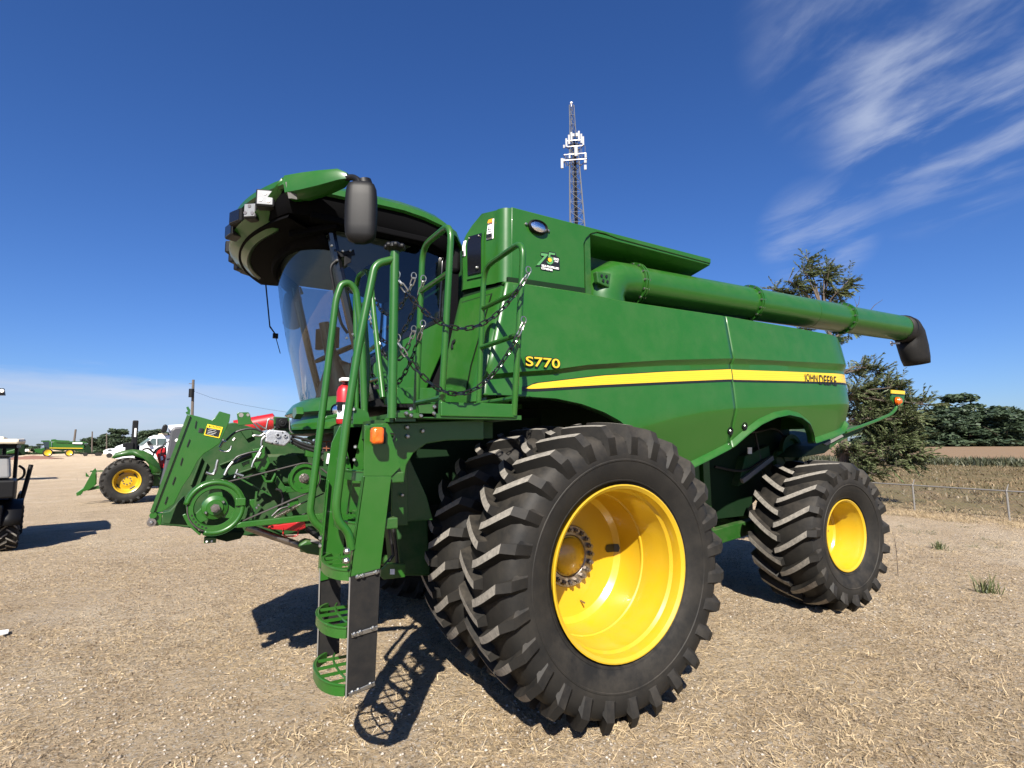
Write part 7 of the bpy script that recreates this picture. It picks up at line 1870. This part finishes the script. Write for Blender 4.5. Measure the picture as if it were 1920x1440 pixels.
# ------------------------------------------------------------------ vehicles and machines far left
vt = root_at('service_truck', [(-4.393,21.965,1.308)][0], 'white service truck with a beacon rack behind the green tractor', 'truck')
thing_prism(vt, 'hood', [(-5.299,21.882,1.518),(-5.292,21.883,1.687),(-5.197,21.893,1.814),(-4.994,21.914,1.898),(-4.5,21.957,1.917),(-4.391,21.965,1.265),(-5.251,21.887,1.284)], 1.9, 'white_paint', 0.10)
thing_prism(vt, 'cab_body', [(-4.614,22.048,1.268),(-4.572,22.052,1.787),(-4.436,22.062,1.917),(-4.123,22.084,2.202),(-3.942,22.095,2.269),(-3.185,22.128,2.271),(-2.841,22.136,1.229)], 1.9, 'white_paint', 0.06)
thing_prism(vt, 'windscreen', [(-4.483,22.008,1.873),(-4.173,22.031,2.157),(-4.099,22.036,2.157),(-4.357,22.018,1.873)], 0.4, 'car_glass')
thing_prism(vt, 'door_window', [(-4.175,22.031,1.871),(-4.025,22.04,2.135),(-3.539,22.065,2.135),(-3.525,22.066,1.867)], 0.05, 'car_glass')
thing_prism(vt, 'window_frame', [(-3.875,22.019,2.134),(-3.847,22.02,2.134),(-3.832,22.021,1.869),(-3.86,22.02,1.869)], 0.03, 'white_paint')
thing_prism(vt, 'wing_mirror', [(-4.191,21.879,2.002),(-4.084,21.886,2.045),(-4.037,21.889,1.87),(-4.146,21.882,1.849)], 0.15, 'black', 0.02)
thing_prism(vt, 'utility_box', [(-3.48,22.218,2.701),(-2.92,22.235,2.73),(-2.894,22.235,2.227),(-3.462,22.219,2.362)], 1.8, 'white_paint', 0.03)
thing_prism(vt, 'roof_rack', [(-3.816,22.102,2.336),(-3.496,22.117,2.36),(-3.473,22.118,2.27),(-3.812,22.102,2.269)], 1.4, 'cream')
thing_prism(vt, 'roof_lamp', [(-3.715,21.807,2.484),(-3.652,21.81,2.684),(-3.561,21.814,2.73),(-3.481,21.818,2.642),(-3.508,21.816,2.442),(-3.616,21.812,2.374),(-3.709,21.807,2.374)], 0.4, 'black', 0.04)
tw_ = []
for p in ([(-5.094,21.904,1.238)][0], [(-3.126,22.03,1.192)][0]):
    mb = MB(); q = Vector(p)-vt.location; q.z = 0.42; mb.lathe([(0.0, -0.02), (0.22, -0.04), (0.25, -0.1), (0.40, -0.12), (0.43, -0.06), (0.43, 0.1)], q, (0, 1, 0), 24); mb.build('wheel', M['rubber'], vt, 35)
rm_ = root_at('red_engine_unit', [(-3.539,18.512,0.972)][0], 'red engine unit with black pipes just behind the tractor fender', 'engine')
thing_prism(rm_, 'engine_casing', [(-3.704,18.503,1.625),(-3.614,18.508,1.758),(-3.453,18.516,1.776),(-3.35,18.52,1.698),(-3.311,18.522,0.965),(-3.507,18.513,0.971),(-3.59,18.509,1.317)], 0.6, 'red', 0.06)
thing_prism(rm_, 'engine_stand', [(-3.573,18.51,1.011),(-3.313,18.522,1.003),(-3.275,18.523,0.293),(-3.519,18.513,0.305)], 0.5, 'black')
thing_prism(rm_, 'engine_cap', [(-3.511,18.413,1.432),(-3.447,18.416,1.45),(-3.423,18.417,1.315),(-3.486,18.414,1.278)], 0.1, 'white', 0.02)
mb = MB(); mb.tube(smooth_path([Vector(p)-rm_.location for p in [(-4.058,18.28,1.687),(-3.889,18.291,1.742),(-3.704,18.303,1.551),(-3.601,18.308,1.701),(-3.46,18.315,1.776)]], 0.2), 0.03, 8); mb.tube(smooth_path([Vector(p)-rm_.location for p in [(-3.744,18.3,1.4),(-3.693,18.303,1.645),(-3.572,18.31,1.758)]], 0.2), 0.025, 8); mb.build('exhaust_pipe', M['black'], rm_, 40)

rc = root_at('red_grain_cart', [(0.863,26.875,1.398)][0], 'red grain cart whose rounded tank shows above the feeder house', 'grain cart')
a0, a1 = Vector([(-0.721,26.997,2.731)][0])-rc.location, Vector([(1.162,26.843,3.146)][0])-rc.location
mb = MB(); mb.tube([a0, a1, a1+(a1-a0).normalized()*0.06], [0.42, 0.42, 0.30], 24); mb.build('tank', M['red'], rc, 40)
mb = MB(); mb.tube([a0.lerp(a1, .6), a0.lerp(a1, .62)], 0.435, 24); mb.build('tank_band', M['red'], rc, 40)
mb = MB()
for t in (0.1, 0.9):
    c = a0.lerp(a1, t); mb.bar(c, V(c.x-0.3, c.y, 0.4), 0.1, 0.1); mb.bar(c, V(c.x+0.3, c.y+0.3, 0.4), 0.1, 0.1)
mb.bar(V(a0.x, a0.y, 0.45), V(a1.x, a1.y, 0.45), 0.12, 0.2); mb.build('cart_frame', M['red'], rc, 0)
mb = MB(); c = a0.lerp(a1, 0.5); mb.lathe([(0.0, -0.05), (0.25, -0.1), (0.5, -0.16), (0.55, 0), (0.5, 0.16)], V(c.x, c.y, 0.5), (0, 1, 0), 24); mb.build('wheel', M['rubber'], rc, 35)

fc = root_at('parked_combine', [(-27.846,142.863,0.347)][0], 'small distant green combine parked on the left horizon, side on', 'combine harvester')
thing_prism(fc, 'body', [(-28.853,142.686,1.481),(-28.956,142.668,3.046),(-28.463,142.756,3.269),(-24.361,143.421,3.146),(-23.636,143.527,3.029),(-23.52,143.544,1.187),(-24.223,143.442,0.967),(-26.193,143.138,1.449),(-27.039,143,1.121)], 3.2, 'green', 0.1)
thing_prism(fc, 'grain_tank', [(-29.132,142.636,3.159),(-29.077,142.646,3.606),(-28.403,142.766,3.662),(-28.137,142.813,3.494),(-26.143,143.147,3.378),(-26.037,143.164,3.094)], 3.0, 'green', 0.05)
thing_prism(fc, 'unloading_auger', [(-28.258,142.589,3.267),(-23.615,143.328,3.142),(-23.157,143.393,3.025),(-23.142,143.395,2.795),(-28.239,142.592,2.975)], 0.5, 'green_dark')
thing_prism(fc, 'cab', [(-30.385,142.403,3.162),(-29.392,142.589,3.271),(-29.125,142.637,3.047),(-29.029,142.655,1.595),(-29.95,142.485,1.605),(-30.175,142.443,2.495)], 2.2, 'car_glass')
thing_prism(fc, 'cab_roof', [(-30.629,142.255,3.383),(-29.3,142.504,3.426),(-29.282,142.507,3.158),(-30.613,142.258,3.139)], 2.4, 'green_dark')
thing_prism(fc, 'cab_pillar', [(-29.352,142.393,3.213),(-29.016,142.454,3.213),(-28.825,142.488,1.593),(-29.246,142.412,1.598)], 2.2, 'green')
thing_prism(fc, 'rear_screen', [(-25.544,142.938,2.976),(-23.857,143.192,2.935),(-23.927,143.182,2.626),(-25.526,142.941,2.691)], 0.2, 'white_paint')
thing_prism(fc, 'yellow_stripe', [(-29.146,142.227,1.909),(-23.77,143.104,1.787),(-23.76,143.105,1.627),(-29.136,142.229,1.753)], 0.2, 'stripe')
thing_prism(fc, 'feeder', [(-31.597,142.168,1.624),(-29.965,142.483,1.827),(-29.587,142.553,1.157),(-30.382,142.404,0.615),(-31.389,142.209,0.963)], 1.6, 'green', 0.05)
thing_prism(fc, 'axle_beam', [(-29.921,142.491,1.161),(-25.997,143.17,1.106),(-25.442,143.257,0.644),(-29.71,142.53,0.493)], 1.5, 'hull')
for p, ro, ri, nm in (([(-29.354,142.087,0.902)][0], 0.85, 0.62, 'front'), ([(-25.896,142.68,0.769)][0], 0.75, 0.55, 'rear')):
    q = Vector(p)-fc.location; q.z = ro+0.02
    ax = V(q.x+fc.location.x-cam.location.x, q.y+fc.location.y-cam.location.y, 0).normalized()
    mb = MB(); mb.lathe([(ri, -0.25), (ro*0.95, -0.25), (ro, -0.1), (ro, 0.3)], q, ax, 28); w_ = mb.build('wheel', M['rubber'], fc, 35)
    mb = MB(); mb.lathe([(0.0, -0.1), (ri*0.7, -0.15), (ri, -0.27)], q, ax, 24); mb.build('rim', M['stripe'], w_, 35)
ft = root_at('flatbed_trailer', [(-22.194,143.726,0.244)][0], 'low dark trailer loaded with machinery right of the distant combine', 'trailer')
thing_prism(ft, 'trailer_deck', [(-24.201,143.445,0.624),(-20.56,143.935,0.623),(-20.546,143.937,0.389),(-24.187,143.447,0.395)], 2.2, 'black')
thing_prism(ft, 'load', [(-23.492,143.548,0.727),(-23.466,143.551,1.761),(-23.156,143.595,2.565),(-22.68,143.661,2.215),(-22.23,143.722,0.823),(-21.694,143.792,1.046),(-20.935,143.889,0.687)], 1.8, 'hull')
for p in ([(-23.238,143.18,0.44)][0], [(-21.236,143.448,0.406)][0], [(-20.775,143.505,0.398)][0]):
    q = Vector(p)-ft.location; q.z = 0.4; mb = MB(); mb.cyl(q, q+V(0, 0.4, 0), 0.4, 14); mb.build('wheel', M['rubber'], ft, 35)
pk = root_at('white_pickup', [(-15.931,114.273,0.506)][0], 'white pickup parked far off, left of the white service truck', 'pickup')
thing_prism(pk, 'body', [(-16.615,114.193,0.658),(-16.652,114.189,1.266),(-16.289,114.232,1.449),(-15.996,114.266,1.587),(-15.165,114.358,1.625),(-14.984,114.377,1.15),(-14.953,114.38,0.63)], 1.8, 'white_paint', 0.06)
thing_prism(pk, 'side_window', [(-16.116,114.151,1.26),(-15.903,114.175,1.482),(-15.526,114.218,1.497),(-15.512,114.219,1.252)], 0.05, 'car_glass')
for p in ([(-15.764,113.99,0.788)][0],):
    q = Vector(p)-pk.location; q.z = 0.42; mb = MB(); mb.cyl(q, q+V(0, 0.4, 0), 0.42, 16); mb.build('wheel', M['rubber'], pk, 35)
sp = root_at('soil_heap', [(-25.825,112.728,0.775)][0], 'low reddish soil heap left of the distant combine', 'soil heap')
mb = MB(); g = np.random.default_rng(3); rows = []
for i in range(9):
    rr = 3.2*i/8; rows.append([(rr*1.3*math.cos(a)+0.1*g.normal(), rr*math.sin(a), 0.55*(1-(i/8)**1.4)+0.05*g.normal() if i else 0.6) for a in np.linspace(0, 2*PI, 17)])
mb.grid(rows); mb.build('heap', M['soil'], sp, 60)
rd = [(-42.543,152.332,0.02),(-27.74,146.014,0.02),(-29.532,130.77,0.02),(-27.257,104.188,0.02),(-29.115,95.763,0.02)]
mb = MB(); mb.add([(p[0], p[1], 0.03) for p in rd], [list(range(len(rd)))]); tag(mb.build('dark_strip', mat('charcoal', (0.05, 0.05, 0.055), 0.9), None, 0), 'dark flat strip on the far left', kind='structure')  # flat charcoal sheet laid just above the lot

# dark machinery in the gap under the UTV canopy: a second parked utility vehicle
u2 = root_at('farm_machine', [(-10.976,34.106,1.331)][0], 'dark green parked machine seen under the cream canopy', 'machine')
thing_prism(u2, 'machine_body', [(-11.892,33.894,1.379),(-11.922,33.887,1.801),(-11.281,34.038,1.851),(-11.128,34.073,2.022),(-10.709,34.164,2.02),(-10.552,34.197,1.903),(-10.476,34.213,1.408),(-10.874,34.129,1.358)], 2.0, 'hull', 0.05)
thing_prism(u2, 'machine_hood', [(-11.22,33.847,1.623),(-10.859,33.927,1.761),(-10.724,33.957,1.616),(-10.841,33.931,1.503),(-11.211,33.849,1.481)], 0.5, 'green_dark', 0.05)
thing_prism(u2, 'machine_lamp', [(-10.459,33.808,1.728),(-10.311,33.839,1.727),(-10.303,33.84,1.611),(-10.449,33.81,1.585)], 0.3, 'white', 0.02)

# ------------------------------------------------------------------ utility vehicle at the left edge
uv = empty('utility_vehicle', (-5.05-0.74*0.984+1.02*-0.18, 7.80-0.74*0.18*1+1.02*0.984, 0), R(10.4))
tag(uv, 'black utility vehicle with a cream canopy cut off by the left edge', 'utility vehicle')
def uv_wheel(x, y):
    small_tyre(0.32, 0.17, 0.14, 14, 0.035, 0.35)
    mb = small_tyre(0.32, 0.17, 0.14, 14, 0.04, 0.40)
    mb.v = [(b, a, c) for a, b, c in mb.v]
    rot = Matrix.Rotation(PI/2, 4, 'Z')
    mb.v = [tuple(p) for p in mb.v]
    w_ = mb.build('wheel', [M['rubber'], M['rubber_worn']], uv, 32, loc=(x, y, 0.32))
    m2 = MB(); m2.lathe([(0.0, 0.03), (0.10, 0.05), (0.17, 0.10)], (0,0,0), (1,0,0), 20); m2.build('rim', M['grey_plastic'], w_, 35)
for x in (-0.62, 0.62):
    for y in (-1.02, 1.02): uv_wheel(x, y)
mb = MB(); mb.box((0, -0.2, 0.62), (1.1, 2.6, 0.40)); mb.box((0, 0.9, 0.85), (1.25, 0.9, 0.5)); mb.build('chassis', M['black'], uv, 0, bevel=0.05)
mb = MB(); mb.box((0, -1.10, 1.08), (1.36, 0.9, 0.30)); mb.build('cargo_bed', M['black'], uv, 0, bevel=0.03)
mb = MB(); mb.prism([(-0.62, -1.42, 1.26), (0.60, -1.42, 1.26), (0.56, -1.36, 1.62), (-0.62, -1.36, 1.62)], (0, 0.5, 0)); tg_ = mb.build('tool_box', M['utv_grey'], uv, 0, bevel=0.03)
mb = MB(); mb.box((0.0, -1.10, 1.635), (1.22, 0.60, 0.03)); mb.build('box_lid', M['black'], tg_, 0, bevel=0.01)
for x in (-0.62, 0.62):
    mb = MB(); rows = []
    for a in np.linspace(0.1, PI-0.1, 11): rows.append([(x-0.17, -1.02+0.42*math.cos(a), 0.42+0.44*math.sin(a)), (x+0.17, -1.02+0.42*math.cos(a), 0.42+0.44*math.sin(a))])
    mb.grid(rows); mb.build('fender', M['black'], uv, 40, solid=0.02)
for x, y in ((0.46, -0.55), (0.60, 0.50), (-0.46, -0.55), (-0.60, 0.50)):
    mb = MB(); mb.bar((x, y, 0.9), (x*0.98, y*0.92, 1.86), 0.05, 0.05); mb.build('canopy_post', M['black'], uv, 0)
mb = MB(); mb.prism([(-0.72, -0.95, 1.84), (0.66, -0.95, 1.84), (0.72, 0.0, 1.86), (0.70, 0.95, 1.85), (-0.72, 0.95, 1.85)], (0, 0, 0.09)); cp = mb.build('canopy', M['cream'], uv, 0, bevel=0.035)
mb = MB(); mb.box((0.10, -0.2, 1.95), (0.7, 1.1, 0.05)); mb.build('canopy_crown', M['cream'], cp, 0, bevel=0.02)
mb = MB(); mb.bar((-0.6, -0.7, 1.80), (0.6, -0.7, 1.80), 0.06, 0.08); mb.bar((0.60, -0.7, 1.80), (0.62, 0.7, 1.80), 0.05, 0.06); mb.build('canopy_frame', M['black'], uv, 0)
mb = MB(); mb.tube(smooth_path([(0.72, -0.62, 0.62), (0.78, -0.60, 1.0), (0.84, -0.55, 1.46)], 0.1), 0.035, 8); mb.tube(smooth_path([(0.66, -0.70, 1.18), (0.76, -0.66, 1.25), (0.76, -0.66, 1.38), (0.68, -0.70, 1.45)], 0.06), 0.02, 8); mb.build('side_guard', M['black'], uv, 40)
mb = MB(); mb.prism([(0.64, -0.72, 0.55), (0.70, -0.72, 0.95), (0.74, -0.72, 0.95), (0.70, -0.72, 0.50)], (0, 0.9, 0)); mb.build('door_panel', M['black'], uv, 0, bevel=0.01)
mb = MB(); mb.box((0, -0.15, 1.0), (1.1, 0.5, 0.12)); mb.box((0, -0.42, 1.25), (1.1, 0.1, 0.5)); mb.build('bench_seat', M['seat'], uv, 0, bevel=0.04)
# work light on a mast whose pole is outside the frame
wl = root_at('mast_light', [(-17.248,53.17,1.409)][0], 'small black work light poking in at the left edge against the sky', 'light')
q = [Vector(p)-wl.location for p in [(-16.514,53.353,6.617),(-16.24,53.418,6.635),(-16.14,53.442,6.076),(-16.566,53.34,6.05),(-17.313,53.153,6.476)]]
mb = MB(); mb.prism(q[:4], (0, 0.4, 0)); lh = mb.build('lamp_head', M['black'], wl, 0, bevel=0.01)
mb = MB(); c = (q[0]+q[1]+q[2]+q[3])/4; mb.lathe([(0.0, -0.05), (0.12, -0.04), (0.16, 0.01)], c+V(0.06, -0.01, 0.06), (0, 1, 0), 14); mb.build('lamp_lens', M['white'], lh, 30)
mb = MB(); mb.cyl((q[4].x, q[4].y, 0), q[4], 0.10, 8); mb.bar(q[4], c, 0.1, 0.1); mb.build('light_mast', M['black'], wl, 30)
# scrap of white litter on the gravel
lt = [(-3.93,2.174,0.01),(-3.868,2.171,0.01),(-3.845,2.054,0.01),(-3.893,2.016,0.01)]
mb = MB(); mb.prism([(p[0], p[1], 0.02) for p in lt], (0, 0, 0.01)); tag(mb.build('paper_scrap', M['white'], None, 0), 'scrap of white litter on the gravel at the left edge', 'litter')
